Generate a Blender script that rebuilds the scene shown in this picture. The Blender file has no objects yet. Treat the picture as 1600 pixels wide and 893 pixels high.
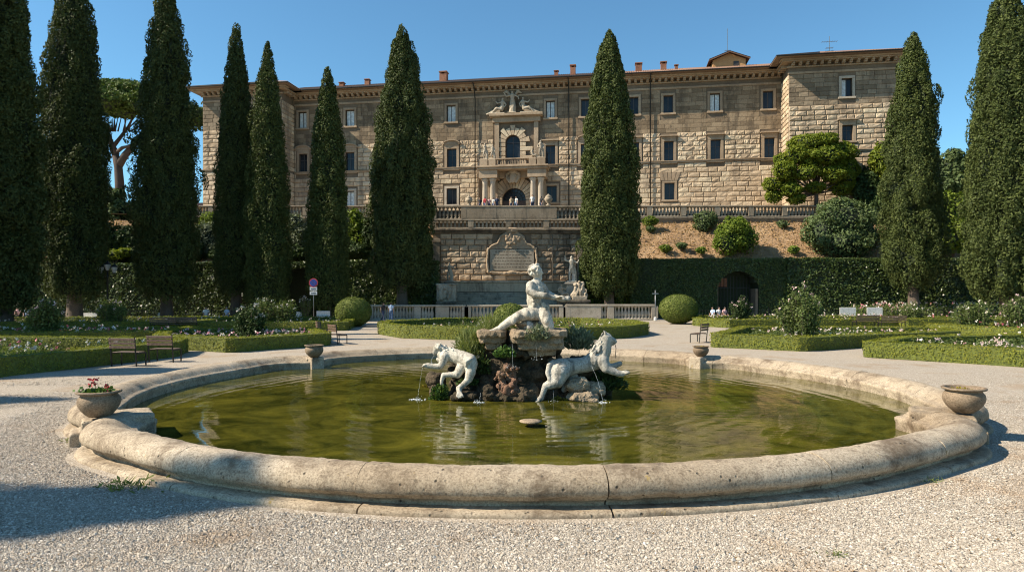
import bpy, math, random
import numpy as np
from mathutils import Vector, Matrix

rng = np.random.default_rng(7)
random.seed(7)
R = math.radians
scene = bpy.context.scene
COL = scene.collection

# ------------------------------------------------------------------ camera, sky, sun, exposure
FPX, HZ, CAMH = 1050.0, 460.0, 2.4
cam_data = bpy.data.cameras.new("camera")
cam = bpy.data.objects.new("camera", cam_data)
COL.objects.link(cam)
cam.location = (0, 0, CAMH)
cam.rotation_euler = (R(90), 0, 0)
cam_data.sensor_width = 36
cam_data.lens = FPX / 1600 * 36
cam_data.shift_y = (HZ - 446.5) / 1600
cam_data.clip_start = 0.1
cam_data.clip_end = 5000
scene.camera = cam

SUN_EL = R(40)
SUN_H = Vector((-0.98, -0.175))
world = bpy.data.worlds.new("World")
scene.world = world
world.use_nodes = True
wn = world.node_tree
bg = wn.nodes["Background"]
sky = wn.nodes.new("ShaderNodeTexSky")
sky.sky_type = 'NISHITA'
sky.sun_disc = False
sky.sun_elevation = SUN_EL
sky.sun_rotation = math.atan2(SUN_H.x, SUN_H.y) % (2 * math.pi)
sky.air_density = 1.0
sky.dust_density = 0.2
sky.ozone_density = 2.0
sky.altitude = 200
tint = wn.nodes.new("ShaderNodeMixRGB")
tint.blend_type = 'MULTIPLY'
tint.inputs[0].default_value = 1.0
tint.inputs[2].default_value = (0.62, 0.94, 1.0, 1)
wn.links.new(sky.outputs[0], tint.inputs[1])
wn.links.new(tint.outputs[0], bg.inputs[0])
bg.inputs[1].default_value = 0.094
sun_data = bpy.data.lights.new("sun", 'SUN')
sun_data.energy = 5.0
sun_data.angle = R(0.53)
sun_data.color = (1.0, 0.88, 0.71)
sun = bpy.data.objects.new("sun", sun_data)
COL.objects.link(sun)
sd = Vector((SUN_H.x, SUN_H.y, 0)).normalized() * math.cos(SUN_EL) + Vector((0, 0, math.sin(SUN_EL)))
sun.rotation_euler = sd.to_track_quat('Z', 'Y').to_euler()
sun.location = sd * 200
scene.view_settings.view_transform = 'Standard'
scene.view_settings.look = 'None'
scene.view_settings.gamma = 1
scene.view_settings.exposure = 0.88
scene.view_settings.use_curve_mapping = False
scene.render.engine = 'CYCLES'
scene.cycles.max_bounces = 6
scene.cycles.diffuse_bounces = 3
scene.cycles.glossy_bounces = 3
scene.cycles.transmission_bounces = 4
scene.cycles.use_denoising = True
scene.cycles.filter_width = 1.1

# ------------------------------------------------------------------ small helpers
def at(px, py, Y):
    return ((px - 800) / FPX * Y, Y, CAMH + (HZ - py) / FPX * Y)

def gnd(px, py, z=0.0):
    Y = FPX * (CAMH - z) / (py - HZ)
    return ((px - 800) / FPX * Y, Y)

def _hash(ix, iy, iz, seed):
    h = (ix * 374761393 + iy * 668265263 + iz * 2147483647 + seed * 1274126177) & 0xFFFFFFFF
    h = ((h ^ (h >> 13)) * 1274126177) & 0xFFFFFFFF
    h = h ^ (h >> 16)
    return (h & 0xFFFF) / 65535.0

def vnoise(p, seed=0):
    p = np.asarray(p, float)
    i = np.floor(p).astype(np.int64)
    f = p - i
    f = f * f * (3 - 2 * f)
    out = 0
    for dx in (0, 1):
        for dy in (0, 1):
            for dz in (0, 1):
                w = (f[:, 0] if dx else 1 - f[:, 0]) * (f[:, 1] if dy else 1 - f[:, 1]) * (f[:, 2] if dz else 1 - f[:, 2])
                out = out + w * _hash(i[:, 0] + dx, i[:, 1] + dy, i[:, 2] + dz, seed)
    return out * 2 - 1

def fbm(p, octv=3, seed=0):
    p = np.asarray(p, float)
    a, s, t = 1.0, 0, 0
    for k in range(octv):
        s = s + a * vnoise(p * (2 ** k), seed + k * 17)
        t += a
        a *= 0.5
    return s / t

ROOT = {}          # root object -> (loc, rotz)

def props(o, label=None, cat=None, group=None, kind=None, category=None):
    cat = cat or category
    if label: o["label"] = label
    if cat: o["category"] = cat
    if group: o["group"] = group
    if kind: o["kind"] = kind
    return o

def thing(name, label, cat, loc=(0, 0, 0), rotz=0.0, group=None):
    o = bpy.data.objects.new(name, None)
    o.empty_display_size = 0.2
    COL.objects.link(o)
    o.location = loc
    o.rotation_euler = (0, 0, rotz)
    ROOT[o.name] = (Vector(loc), rotz)
    return props(o, label, cat, group)

def mesh_from(verts, faces, name, mats, smooth=False, midx=None):
    """verts (N,3) array; faces: (M,k) int array or list of arrays/tuples"""
    me = bpy.data.meshes.new(name)
    verts = np.asarray(verts, np.float32)
    if isinstance(faces, np.ndarray):
        k = faces.shape[1]
        flat = faces.astype(np.int32).ravel()
        starts = np.arange(0, len(flat), k, dtype=np.int32)
        totals = np.full(len(faces), k, np.int32)
    else:
        totals = np.array([len(f) for f in faces], np.int32)
        flat = np.fromiter((i for f in faces for i in f), np.int32)
        starts = np.concatenate([[0], np.cumsum(totals)[:-1]]).astype(np.int32)
    me.vertices.add(len(verts))
    me.vertices.foreach_set("co", verts.ravel())
    me.loops.add(len(flat))
    me.loops.foreach_set("vertex_index", flat)
    me.polygons.add(len(totals))
    me.polygons.foreach_set("loop_start", starts)
    me.polygons.foreach_set("loop_total", totals)
    if midx is not None:
        me.polygons.foreach_set("material_index", np.asarray(midx, np.int32))
    me.polygons.foreach_set("use_smooth", np.full(len(totals), bool(smooth)))
    if not isinstance(mats, (list, tuple)):
        mats = [mats]
    for m in mats:
        me.materials.append(m)
    me.update(calc_edges=True)
    me.validate()
    return me

def link(name, me, parent=None, **kw):
    o = bpy.data.objects.new(name, me)
    COL.objects.link(o)
    if parent is not None:
        o.parent = parent
    return props(o, **kw) if kw else o

def root_of(o):
    while o.parent is not None:
        o = o.parent
    return o

def to_local(verts, parent):
    r = root_of(parent)
    if r.name not in ROOT:
        return verts
    loc, rz = ROOT[r.name]
    v = np.asarray(verts, float) - np.array(loc)
    c, s = math.cos(-rz), math.sin(-rz)
    return np.c_[v[:, 0] * c - v[:, 1] * s, v[:, 0] * s + v[:, 1] * c, v[:, 2]]

class MB:
    """collects shapes into ONE mesh"""
    def __init__(self):
        self.v, self.f, self.n = [], [], 0
    def add(self, verts, faces):
        verts = np.asarray(verts, float).reshape(-1, 3)
        self.v.append(verts)
        for f in faces:
            self.f.append(tuple(int(i) + self.n for i in f))
        self.n += len(verts)
        return self
    def box(self, x0, x1, y0, y1, z0, z1):
        x0, x1 = min(x0, x1), max(x0, x1); y0, y1 = min(y0, y1), max(y0, y1); z0, z1 = min(z0, z1), max(z0, z1)
        v = [(x0, y0, z0), (x1, y0, z0), (x1, y1, z0), (x0, y1, z0), (x0, y0, z1), (x1, y0, z1), (x1, y1, z1), (x0, y1, z1)]
        return self.add(v, [(0, 3, 2, 1), (4, 5, 6, 7), (0, 1, 5, 4), (1, 2, 6, 5), (2, 3, 7, 6), (3, 0, 4, 7)])
    def bbox(self, x0, x1, y0, y1, z0, z1, b=0.02):
        """bevelled box"""
        x0, x1 = min(x0, x1), max(x0, x1); y0, y1 = min(y0, y1), max(y0, y1); z0, z1 = min(z0, z1), max(z0, z1)
        def ring(i, z):
            return [(x0 + i, y0 + 0 * i + i, z), (x1 - i, y0 + i, z), (x1 - i, y1 - i, z), (x0 + i, y1 - i, z)]
        v = ring(b, z0) + ring(0, z0 + b) + ring(0, z1 - b) + ring(b, z1)
        f = [(3, 2, 1, 0), (12, 13, 14, 15)]
        for k in range(3):
            for j in range(4):
                a, c = k * 4 + j, k * 4 + (j + 1) % 4
                f.append((a, c, c + 4, a + 4))
        return self.add(v, f)
    def bar(self, p, q, w, h=None):
        """square bar from p to q"""
        h = h or w
        p, q = Vector(p), Vector(q)
        d = (q - p).normalized()
        up = Vector((0, 0, 1)) if abs(d.z) < 0.95 else Vector((0, 1, 0))
        s = d.cross(up).normalized(); u = s.cross(d).normalized()
        s, u = s * w / 2, u * h / 2
        v = [p - s - u, p + s - u, p + s + u, p - s + u, q - s - u, q + s - u, q + s + u, q - s + u]
        return self.add([tuple(x) for x in v], [(0, 3, 2, 1), (4, 5, 6, 7), (0, 1, 5, 4), (1, 2, 6, 5), (2, 3, 7, 6), (3, 0, 4, 7)])
    def tube(self, pts, rad, seg=8, caps=True):
        pts = [Vector(p) for p in pts]
        n = len(pts)
        if not hasattr(rad, '__len__'): rad = [rad] * n
        V = []
        ref = Vector((0.31, 0.17, 0.93))
        for i, p in enumerate(pts):
            d = (pts[min(i + 1, n - 1)] - pts[max(i - 1, 0)])
            d = d.normalized() if d.length > 1e-9 else Vector((0, 0, 1))
            if abs(d.dot(ref)) > 0.97: ref = Vector((0.9, 0.3, 0.1))
            s = d.cross(ref).normalized(); u = s.cross(d).normalized()
            for k in range(seg):
                a = 2 * math.pi * k / seg
                V.append(tuple(p + (s * math.cos(a) + u * math.sin(a)) * rad[i]))
        F = []
        for i in range(n - 1):
            for k in range(seg):
                a, b = i * seg + k, i * seg + (k + 1) % seg
                F.append((a, b, b + seg, a + seg))
        if caps:
            F.append(tuple(range(seg - 1, -1, -1))); F.append(tuple((n - 1) * seg + k for k in range(seg)))
        return self.add(V, F)
    def lathe(self, prof, c=(0, 0, 0), seg=16, sx=1, sy=1):
        V, F = [], []
        for r, z in prof:
            for k in range(seg):
                a = 2 * math.pi * k / seg
                V.append((c[0] + r * sx * math.cos(a), c[1] + r * sy * math.sin(a), c[2] + z))
        for i in range(len(prof) - 1):
            for k in range(seg):
                a, b = i * seg + k, i * seg + (k + 1) % seg
                F.append((a, b, b + seg, a + seg))
        F.append(tuple(range(seg - 1, -1, -1))); F.append(tuple((len(prof) - 1) * seg + k for k in range(seg)))
        return self.add(V, F)
    def ball(self, c, r, seg=12, rings=8, rot=None):
        """ellipsoid; r number or (rx,ry,rz); rot Euler-like Matrix 3x3"""
        if not hasattr(r, '__len__'): r = (r, r, r)
        V = [(0, 0, -r[2])]
        for i in range(1, rings):
            t = -math.pi / 2 + math.pi * i / rings
            for k in range(seg):
                a = 2 * math.pi * k / seg
                V.append((r[0] * math.cos(t) * math.cos(a), r[1] * math.cos(t) * math.sin(a), r[2] * math.sin(t)))
        V.append((0, 0, r[2]))
        if rot is not None: V = [tuple(rot @ Vector(v)) for v in V]
        V = [(v[0] + c[0], v[1] + c[1], v[2] + c[2]) for v in V]
        F = []
        for k in range(seg):
            F.append((0, 1 + (k + 1) % seg, 1 + k))
            F.append((len(V) - 1, len(V) - 1 - seg + k, len(V) - 1 - seg + (k + 1) % seg))
        for i in range(rings - 2):
            for k in range(seg):
                a, b = 1 + i * seg + k, 1 + i * seg + (k + 1) % seg
                F.append((a, b, b + seg, a + seg))
        return self.add(V, F)
    def cone(self, a, b, ra, rb, seg=12):
        """round cone (tapered capsule)"""
        a, b = Vector(a), Vector(b)
        self.ball(a, ra, seg, 8); self.ball(b, rb, seg, 8)
        return self.tube([a, b], [ra, rb], seg)
    def chain(self, pts, rad, seg=12):
        for i in range(len(pts) - 1):
            self.cone(pts[i], pts[i + 1], rad[i], rad[i + 1], seg)
        return self
    def prism(self, poly, z0, z1):
        n = len(poly)
        V = [(x, y, z0) for x, y in poly] + [(x, y, z1) for x, y in poly]
        F = [tuple(range(n - 1, -1, -1)), tuple(range(n, 2 * n))]
        for i in range(n):
            j = (i + 1) % n
            F.append((i, j, n + j, n + i))
        return self.add(V, F)
    def slab(self, poly, y0, y1):
        """polygon given in x,z, extruded along y"""
        n = len(poly)
        V = [(x, y0, z) for x, z in poly] + [(x, y1, z) for x, z in poly]
        F = [tuple(range(n)), tuple(range(2 * n - 1, n - 1, -1))]
        for i in range(n):
            j = (i + 1) % n
            F.append((j, i, n + i, n + j))
        return self.add(V, F)
    def arr(self):
        return np.concatenate(self.v) if self.v else np.zeros((0, 3))
    def mesh(self, name, mat, parent=None, smooth=False, local=True):
        v = self.arr()
        if parent is not None and not local: v = to_local(v, parent)
        return mesh_from(v, self.f, name, mat, smooth)
    def build(self, name, mat, parent=None, smooth=False, local=True, **kw):
        return link(name, self.mesh(name, mat, parent, smooth, local), parent, **kw)

def remesh(mb, name, mat, voxel=0.03, smooth_it=4, disp=0.0, dscale=3.0, seed=0, smooth=True, parent=None, local=True):
    """fuse all overlapping shapes of mb to one continuous skin"""
    v = mb.arr()
    if parent is not None and not local: v = to_local(v, parent)
    me = mesh_from(v, mb.f, name + "_tmp", mat)
    o = bpy.data.objects.new("tmp", me)
    COL.objects.link(o)
    m = o.modifiers.new("r", 'REMESH'); m.mode = 'VOXEL'; m.voxel_size = voxel; m.use_smooth_shade = smooth
    if smooth_it:
        s = o.modifiers.new("s", 'SMOOTH'); s.iterations = smooth_it; s.factor = 0.5
    dg = bpy.context.evaluated_depsgraph_get()
    out = bpy.data.meshes.new_from_object(o.evaluated_get(dg))
    bpy.data.objects.remove(o); bpy.data.meshes.remove(me)
    out.name = name
    if disp:
        n = len(out.vertices)
        co = np.empty(n * 3, np.float32); out.vertices.foreach_get("co", co); co = co.reshape(-1, 3)
        no = np.empty(n * 3, np.float32); out.vertices.foreach_get("normal", no); no = no.reshape(-1, 3)
        d = fbm(co * dscale, 4, seed)
        co = co + no * (d * disp)[:, None]
        out.vertices.foreach_set("co", co.astype(np.float32).ravel()); out.update()
    if not out.materials: out.materials.append(mat)
    out.polygons.foreach_set("use_smooth", np.full(len(out.polygons), bool(smooth)))
    return out

def copy_tree(o, parent=None):
    c = o.copy(); COL.objects.link(c)
    if parent is not None: c.parent = parent
    for ch in list(o.children):
        copy_tree(ch, c)
    return c

# ------------------------------------------------------------------ materials
def nodes_of(name):
    m = bpy.data.materials.new(name); m.use_nodes = True
    nt = m.node_tree
    b = nt.nodes["Principled BSDF"]
    return m, nt, b

def N(nt, t, **kw):
    n = nt.nodes.new(t)
    for k, v in kw.items():
        if k in n.inputs.keys() if hasattr(n.inputs, 'keys') else False: n.inputs[k].default_value = v
        else: setattr(n, k, v)
    return n

def noise(nt, vec, scale, detail=4, rough=0.55, dist=0.0):
    n = nt.nodes.new("ShaderNodeTexNoise")
    n.inputs["Scale"].default_value = scale; n.inputs["Detail"].default_value = detail
    n.inputs["Roughness"].default_value = rough; n.inputs["Distortion"].default_value = dist
    if vec is not None: nt.links.new(vec, n.inputs["Vector"])
    return n.outputs["Fac"]

def ramp(nt, fac, stops):
    r = nt.nodes.new("ShaderNodeValToRGB")
    el = r.color_ramp.elements
    while len(el) > 1: el.remove(el[-1])
    el[0].position = stops[0][0]; el[0].color = (*stops[0][1], 1)
    for p, c in stops[1:]:
        e = el.new(p); e.color = (*c, 1)
    nt.links.new(fac, r.inputs[0])
    return r.outputs[0]

def mix(nt, fac, a, b, mode='MIX'):
    m = nt.nodes.new("ShaderNodeMixRGB"); m.blend_type = mode
    for s, v in ((0, fac), (1, a), (2, b)):
        if isinstance(v, (int, float)): m.inputs[s].default_value = v
        elif isinstance(v, tuple): m.inputs[s].default_value = (*v, 1)
        else: nt.links.new(v, m.inputs[s])
    return m.outputs[0]

def maprange(nt, v, a, b, c=0.0, d=1.0):
    m = nt.nodes.new("ShaderNodeMapRange")
    nt.links.new(v, m.inputs[0])
    for i, x in zip((1, 2, 3, 4), (a, b, c, d)): m.inputs[i].default_value = x
    return m.outputs[0]

def bump(nt, h, b, strength=0.5, dist=0.02, prev=None):
    n = nt.nodes.new("ShaderNodeBump")
    n.inputs["Strength"].default_value = strength; n.inputs["Distance"].default_value = dist
    nt.links.new(h, n.inputs["Height"])
    if prev is not None: nt.links.new(prev, n.inputs["Normal"])
    if b is not None: nt.links.new(n.outputs[0], b.inputs["Normal"])
    return n.outputs[0]

def coords(nt, kind="Object"):
    return nt.nodes.new("ShaderNodeTexCoord").outputs[kind]

def wpos(nt):
    return nt.nodes.new("ShaderNodeNewGeometry").outputs["Position"]

def island(nt):
    return nt.nodes.new("ShaderNodeNewGeometry").outputs["Random Per Island"]

def plain(name, col, rough=0.6, metal=0.0, vary=0.0, scale=6.0):
    m, nt, b = nodes_of(name)
    b.inputs["Roughness"].default_value = rough; b.inputs["Metallic"].default_value = metal
    c = tuple(col)
    n = noise(nt, coords(nt), scale, 4)
    k = 0.25 + vary
    nt.links.new(ramp(nt, n, [(0.3, tuple(x * (1 - k) for x in c)), (0.7, tuple(min(1, x * (1 + k * 0.6)) for x in c))]), b.inputs["Base Color"])
    return m

def stone(name, cols, scale=1.0, stain=(0.08, 0.07, 0.055), stain_amt=0.5, rough=0.85, bump_d=0.01, isl=0.0, pits=True, lichen=None, streak=False, speck=38.0):
    """weathered stone: large tone drift, blotches, dark stains with a shape of their own, pits"""
    m, nt, b = nodes_of(name)
    p = wpos(nt)
    big = noise(nt, p, 0.35 * scale, 5, 0.6)
    c = ramp(nt, big, [(0.32, cols[0]), (0.5, cols[1]), (0.68, cols[2])])
    fine = noise(nt, p, 9 * scale, 6, 0.7)
    c = mix(nt, maprange(nt, fine, 0.35, 0.75, 0.0, 0.55), c, tuple(x * 0.55 for x in cols[1]), 'MIX')
    if isl:
        r = island(nt)
        c = mix(nt, isl, c, ramp(nt, r, [(0.0, tuple(x * 0.42 for x in cols[1])), (0.35, tuple(x * .85 for x in cols[1])), (0.7, cols[2]), (1.0, tuple(min(.85, x * 1.3) for x in cols[2]))]), 'MIX')
    sv = p
    if streak:
        mp = nt.nodes.new("ShaderNodeMapping"); mp.inputs["Scale"].default_value = (1, 1, 0.16)
        nt.links.new(p, mp.inputs[0]); sv = mp.outputs[0]
    sp = noise(nt, p, speck, 4, 0.8)
    c = mix(nt, maprange(nt, sp, 0.34, 0.55, 0.8, 0.0), c, tuple(x * 0.42 for x in cols[0]))
    c = mix(nt, maprange(nt, sp, 0.60, 0.72, 0.0, 0.45), c, tuple(min(.8, x * 1.3) for x in cols[2]))
    s = noise(nt, sv, 1.3 * scale, 7, 0.72, 0.4)
    c = mix(nt, maprange(nt, s, 0.49, 0.64, 0, stain_amt), c, stain)
    bl = noise(nt, p, 5.5 * scale, 7, 0.75)
    c = mix(nt, maprange(nt, bl, 0.54, 0.64, 0, stain_amt * .6), c, tuple(x * .8 for x in stain))
    if lichen:
        l = noise(nt, p, 4.2 * scale, 5, 0.7)
        c = mix(nt, maprange(nt, l, 0.66, 0.72, 0, 0.75), c, lichen)
    h = noise(nt, p, 22 * scale, 6, 0.75)
    if pits:
        v = nt.nodes.new("ShaderNodeTexVoronoi"); v.inputs["Scale"].default_value = 13 * scale
        nt.links.new(p, v.inputs["Vector"])
        pm = maprange(nt, v.outputs["Distance"], 0.10, 0.26, 0, 1)
        pn = maprange(nt, noise(nt, p, 5 * scale, 3), 0.5, 0.62, 0, 1)
        hole = mix(nt, pn, (1, 1, 1), pm)
        c = mix(nt, 1.0, c, mix(nt, 0.8, (1, 1, 1), hole), 'MULTIPLY')
        h = mix(nt, 0.6, h, hole)
    nt.links.new(c, b.inputs["Base Color"])
    b.inputs["Roughness"].default_value = rough
    b.inputs["Specular IOR Level"].default_value = 0.25
    bump(nt, h, b, 0.9, bump_d)
    return m

def foliage(name, cols, trans=0.25, scale=0.6, rough=0.6, spec=0.15):
    """leaf-sized faces: each leaf its own tone, clump-sized drift of hue"""
    m, nt, b = nodes_of(name)
    r = island(nt)
    n = noise(nt, wpos(nt), scale, 3)
    c = ramp(nt, r, [(0.0, cols[0]), (0.55, cols[1]), (1.0, cols[2])])
    c = mix(nt, maprange(nt, n, 0.35, 0.65, 0, 0.55), c, cols[3] if len(cols) > 3 else cols[0])
    nt.links.new(c, b.inputs["Base Color"])
    b.inputs["Roughness"].default_value = rough
    b.inputs["Specular IOR Level"].default_value = spec
    if trans:
        t = nt.nodes.new("ShaderNodeBsdfTranslucent")
        nt.links.new(mix(nt, 1.0, c, (1.15, 1.2, 0.5), 'MULTIPLY'), t.inputs[0])
        ms = nt.nodes.new("ShaderNodeMixShader"); ms.inputs[0].default_value = trans
        out = nt.nodes["Material Output"]
        nt.links.new(b.outputs[0], ms.inputs[1]); nt.links.new(t.outputs[0], ms.inputs[2])
        nt.links.new(ms.outputs[0], out.inputs[0])
    return m

M = {}
M['trav'] = stone('travertine', [(0.30, 0.225, 0.145), (0.46, 0.375, 0.27), (0.58, 0.495, 0.38)], 0.9, (0.115, 0.08, 0.05), 0.85, bump_d=0.016, lichen=(0.36, 0.24, 0.06))
M['trav2'] = stone('travertine_pale', [(0.36, 0.31, 0.24), (0.47, 0.41, 0.32), (0.56, 0.50, 0.41)], 1.2, (0.16, 0.14, 0.105), 0.5, bump_d=0.01)
M['facade'] = stone('facade_stone', [(0.45, 0.325, 0.20), (0.61, 0.46, 0.305), (0.72, 0.575, 0.41)], 0.32, (0.13, 0.10, 0.075), 0.62, isl=0.45, pits=False, bump_d=0.05, streak=True)
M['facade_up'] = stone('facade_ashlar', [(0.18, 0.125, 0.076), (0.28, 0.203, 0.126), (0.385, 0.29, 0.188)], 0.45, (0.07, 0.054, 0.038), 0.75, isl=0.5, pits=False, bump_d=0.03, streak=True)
M['facade_wing_shade'] = stone('wing_ashlar_shaded', [(0.21, 0.155, 0.10), (0.31, 0.235, 0.155), (0.41, 0.325, 0.225)], 0.45, (0.10, 0.075, 0.05), 0.6, isl=0.5, pits=False, bump_d=0.03, streak=True)  # flatter weathered ashlar; colour also darkened to deepen the cornice shadow on the wings
M['joint'] = stone('facade_joint', [(0.16, 0.115, 0.075), (0.22, 0.165, 0.11), (0.27, 0.21, 0.15)], 0.5, (0.10, 0.075, 0.055), 0.5, pits=False, bump_d=0.02)
M['trim'] = stone('facade_trim', [(0.33, 0.24, 0.155), (0.45, 0.335, 0.225), (0.55, 0.43, 0.30)], 0.5, (0.17, 0.13, 0.09), 0.5, pits=False, bump_d=0.02, streak=True)
M['trim_pale'] = stone('facade_trim_pale', [(0.45, 0.38, 0.29), (0.55, 0.47, 0.37), (0.62, 0.55, 0.45)], 0.5, (0.22, 0.18, 0.13), 0.4, pits=False, bump_d=0.01)
M['oldstone'] = stone('terrace_stone', [(0.16, 0.125, 0.088), (0.26, 0.205, 0.145), (0.38, 0.31, 0.225)], 0.5, (0.05, 0.044, 0.036), 0.88, pits=False, bump_d=0.02, streak=True)
M['balust'] = stone('balustrade_stone', [(0.27, 0.215, 0.15), (0.40, 0.33, 0.24), (0.52, 0.44, 0.335)], 0.7, (0.09, 0.078, 0.06), 0.75, pits=False, bump_d=0.015, streak=True)
M['oldblock'] = stone('terrace_block', [(0.36, 0.25, 0.155), (0.52, 0.385, 0.255), (0.64, 0.50, 0.35)], 0.4, (0.075, 0.058, 0.042), 0.75, isl=0.45, pits=False, bump_d=0.03, streak=True)
M['marble'] = stone('weathered_marble', [(0.44, 0.395, 0.315), (0.62, 0.57, 0.47), (0.72, 0.67, 0.565)], 4.2, (0.12, 0.108, 0.085), 0.75, rough=0.7, pits=False, bump_d=0.006, streak=True)
M['marble_grey'] = stone('grey_marble', [(0.32, 0.295, 0.245), (0.50, 0.47, 0.405), (0.64, 0.605, 0.53)], 4.0, (0.10, 0.098, 0.085), 0.85, rough=0.65, pits=False, bump_d=0.006, streak=True)
M['statue'] = stone('statue_stone', [(0.38, 0.31, 0.225), (0.50, 0.42, 0.315), (0.58, 0.50, 0.39)], 1.0, (0.15, 0.125, 0.09), 0.6, pits=False, bump_d=0.01, streak=True)
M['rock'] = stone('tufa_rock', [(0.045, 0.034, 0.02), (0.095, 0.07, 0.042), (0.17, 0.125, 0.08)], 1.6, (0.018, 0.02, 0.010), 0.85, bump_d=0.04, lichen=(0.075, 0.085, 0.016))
M['rock_pale'] = stone('pale_rock', [(0.26, 0.19, 0.12), (0.40, 0.31, 0.21), (0.52, 0.42, 0.30)], 1.4, (0.10, 0.08, 0.05), 0.7, bump_d=0.03)  # paler stone for the ledges, some boulders and the nozzle cap
M['rock_red'] = stone('red_tufa', [(0.15, 0.075, 0.045), (0.23, 0.125, 0.08), (0.32, 0.20, 0.13)], 2.0, (0.05, 0.035, 0.025), 0.7, bump_d=0.04)
M['pot'] = stone('pot_stone', [(0.20, 0.145, 0.095), (0.29, 0.22, 0.15), (0.38, 0.305, 0.22)], 1.6, (0.10, 0.07, 0.042), 0.7, bump_d=0.006)
M['soil'] = stone('bed_soil', [(0.05, 0.035, 0.022), (0.08, 0.058, 0.036), (0.11, 0.082, 0.05)], 1.5, (0.03, 0.025, 0.015), 0.5, pits=False, bump_d=0.05)
M['tile'] = stone('roof_tile', [(0.16, 0.085, 0.058), (0.23, 0.135, 0.092), (0.31, 0.205, 0.145)], 0.8, (0.12, 0.085, 0.06), 0.6, isl=0.0, pits=False, bump_d=0.02)
M['brick'] = stone('chimney_brick', [(0.24, 0.10, 0.06), (0.32, 0.15, 0.09), (0.38, 0.2, 0.13)], 2.0, (0.1, 0.06, 0.045), 0.5, pits=False)
M['plaster'] = stone('ochre_plaster', [(0.50, 0.27, 0.11), (0.58, 0.33, 0.15), (0.62, 0.38, 0.19)], 0.6, (0.3, 0.17, 0.09), 0.4, pits=False)
M['metal'] = plain('dark_iron', (0.025, 0.027, 0.026), 0.5, 0.6)
M['steel'] = plain('grey_steel', (0.22, 0.23, 0.23), 0.45, 0.7)
M['wood'] = plain('dark_wood', (0.13, 0.08, 0.055), 0.55, vary=0.3, scale=14)
M['wood_pale'] = plain('sunbleached_wood', (0.23, 0.16, 0.11), 0.6, vary=0.3, scale=14)
M['white'] = plain('white_paint', (0.62, 0.60, 0.56), 0.5)
M['sign_white'] = plain('sign_white', (0.74, 0.74, 0.72), 0.4)
M['sign_red'] = plain('sign_red', (0.50, 0.06, 0.07), 0.4)
M['sign_blue'] = plain('sign_blue', (0.035, 0.07, 0.32), 0.4)
M['ink'] = plain('sign_ink', (0.04, 0.04, 0.045), 0.5)
M['frame'] = plain('window_wood', (0.045, 0.035, 0.03), 0.45)
M['curtain'] = plain('window_curtain', (0.62, 0.66, 0.65), 0.6, vary=0.1, scale=3)
M['door'] = plain('door_wood', (0.07, 0.04, 0.025), 0.5, vary=0.3)
M['dark'] = plain('dark_interior', (0.012, 0.011, 0.010), 0.9)
M['bark'] = stone('cypress_bark', [(0.10, 0.075, 0.055), (0.17, 0.13, 0.10), (0.23, 0.185, 0.145)], 1.4, (0.05, 0.04, 0.03), 0.6, pits=False, bump_d=0.05, streak=True)
M['pinebark'] = stone('pine_bark', [(0.055, 0.038, 0.03), (0.09, 0.063, 0.05), (0.13, 0.095, 0.075)], 0.8, (0.07, 0.05, 0.04), 0.6, pits=False, bump_d=0.06)
M['cypress'] = foliage('cypress_leaves', [(0.036, 0.050, 0.016), (0.067, 0.088, 0.027), (0.118, 0.140, 0.044), (0.046, 0.063, 0.020)], 0.12, 0.5)
M['cypress_lt'] = foliage('cypress_leaves_bright', [(0.038, 0.054, 0.016), (0.072, 0.094, 0.026), (0.130, 0.152, 0.043), (0.050, 0.068, 0.019)], 0.12, 0.5)
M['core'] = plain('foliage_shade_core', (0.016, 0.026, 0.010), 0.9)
M['tallhedge'] = foliage('laurel_leaves', [(0.04, 0.062, 0.016), (0.072, 0.105, 0.026), (0.125, 0.165, 0.046), (0.046, 0.07, 0.018)], 0.2, 0.4, 0.35, 0.4)
M['box'] = foliage('box_leaves', [(0.105, 0.128, 0.016), (0.175, 0.20, 0.026), (0.27, 0.285, 0.042), (0.22, 0.20, 0.024)], 0.28, 0.9)
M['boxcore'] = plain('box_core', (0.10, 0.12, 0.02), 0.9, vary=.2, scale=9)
M['topiary'] = foliage('topiary_leaves', [(0.06, 0.085, 0.014), (0.105, 0.135, 0.022), (0.17, 0.195, 0.036), (0.075, 0.105, 0.018)], 0.15, 0.8)
M['rose'] = foliage('rose_leaves', [(0.055, 0.088, 0.026), (0.10, 0.145, 0.042), (0.17, 0.215, 0.075), (0.115, 0.13, 0.045)], 0.3, 1.5)
M['pine'] = foliage('pine_needles', [(0.045, 0.07, 0.014), (0.08, 0.115, 0.024), (0.14, 0.18, 0.038), (0.055, 0.088, 0.016)], 0.15, 0.4)
M['lime'] = foliage('autumn_lime_leaves', [(0.10, 0.135, 0.016), (0.165, 0.20, 0.024), (0.25, 0.265, 0.032), (0.11, 0.16, 0.02)], 0.35, 0.5)
M['bushgreen'] = foliage('bright_bush_leaves', [(0.085, 0.13, 0.018), (0.15, 0.205, 0.028), (0.23, 0.28, 0.045), (0.10, 0.15, 0.02)], 0.3, 0.8)
M['bushgrey'] = foliage('grey_green_leaves', [(0.06, 0.09, 0.034), (0.105, 0.145, 0.056), (0.165, 0.205, 0.085), (0.07, 0.105, 0.036)], 0.2, 0.6)
M['olive'] = foliage('olive_leaves', [(0.12, 0.145, 0.09), (0.17, 0.20, 0.125), (0.24, 0.265, 0.17), (0.13, 0.15, 0.09)], 0.2, 0.6)
M['darkleaf'] = foliage('dark_broad_leaves', [(0.025, 0.045, 0.014), (0.042, 0.07, 0.02), (0.07, 0.105, 0.03), (0.03, 0.05, 0.016)], 0.15, 0.5)
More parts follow.
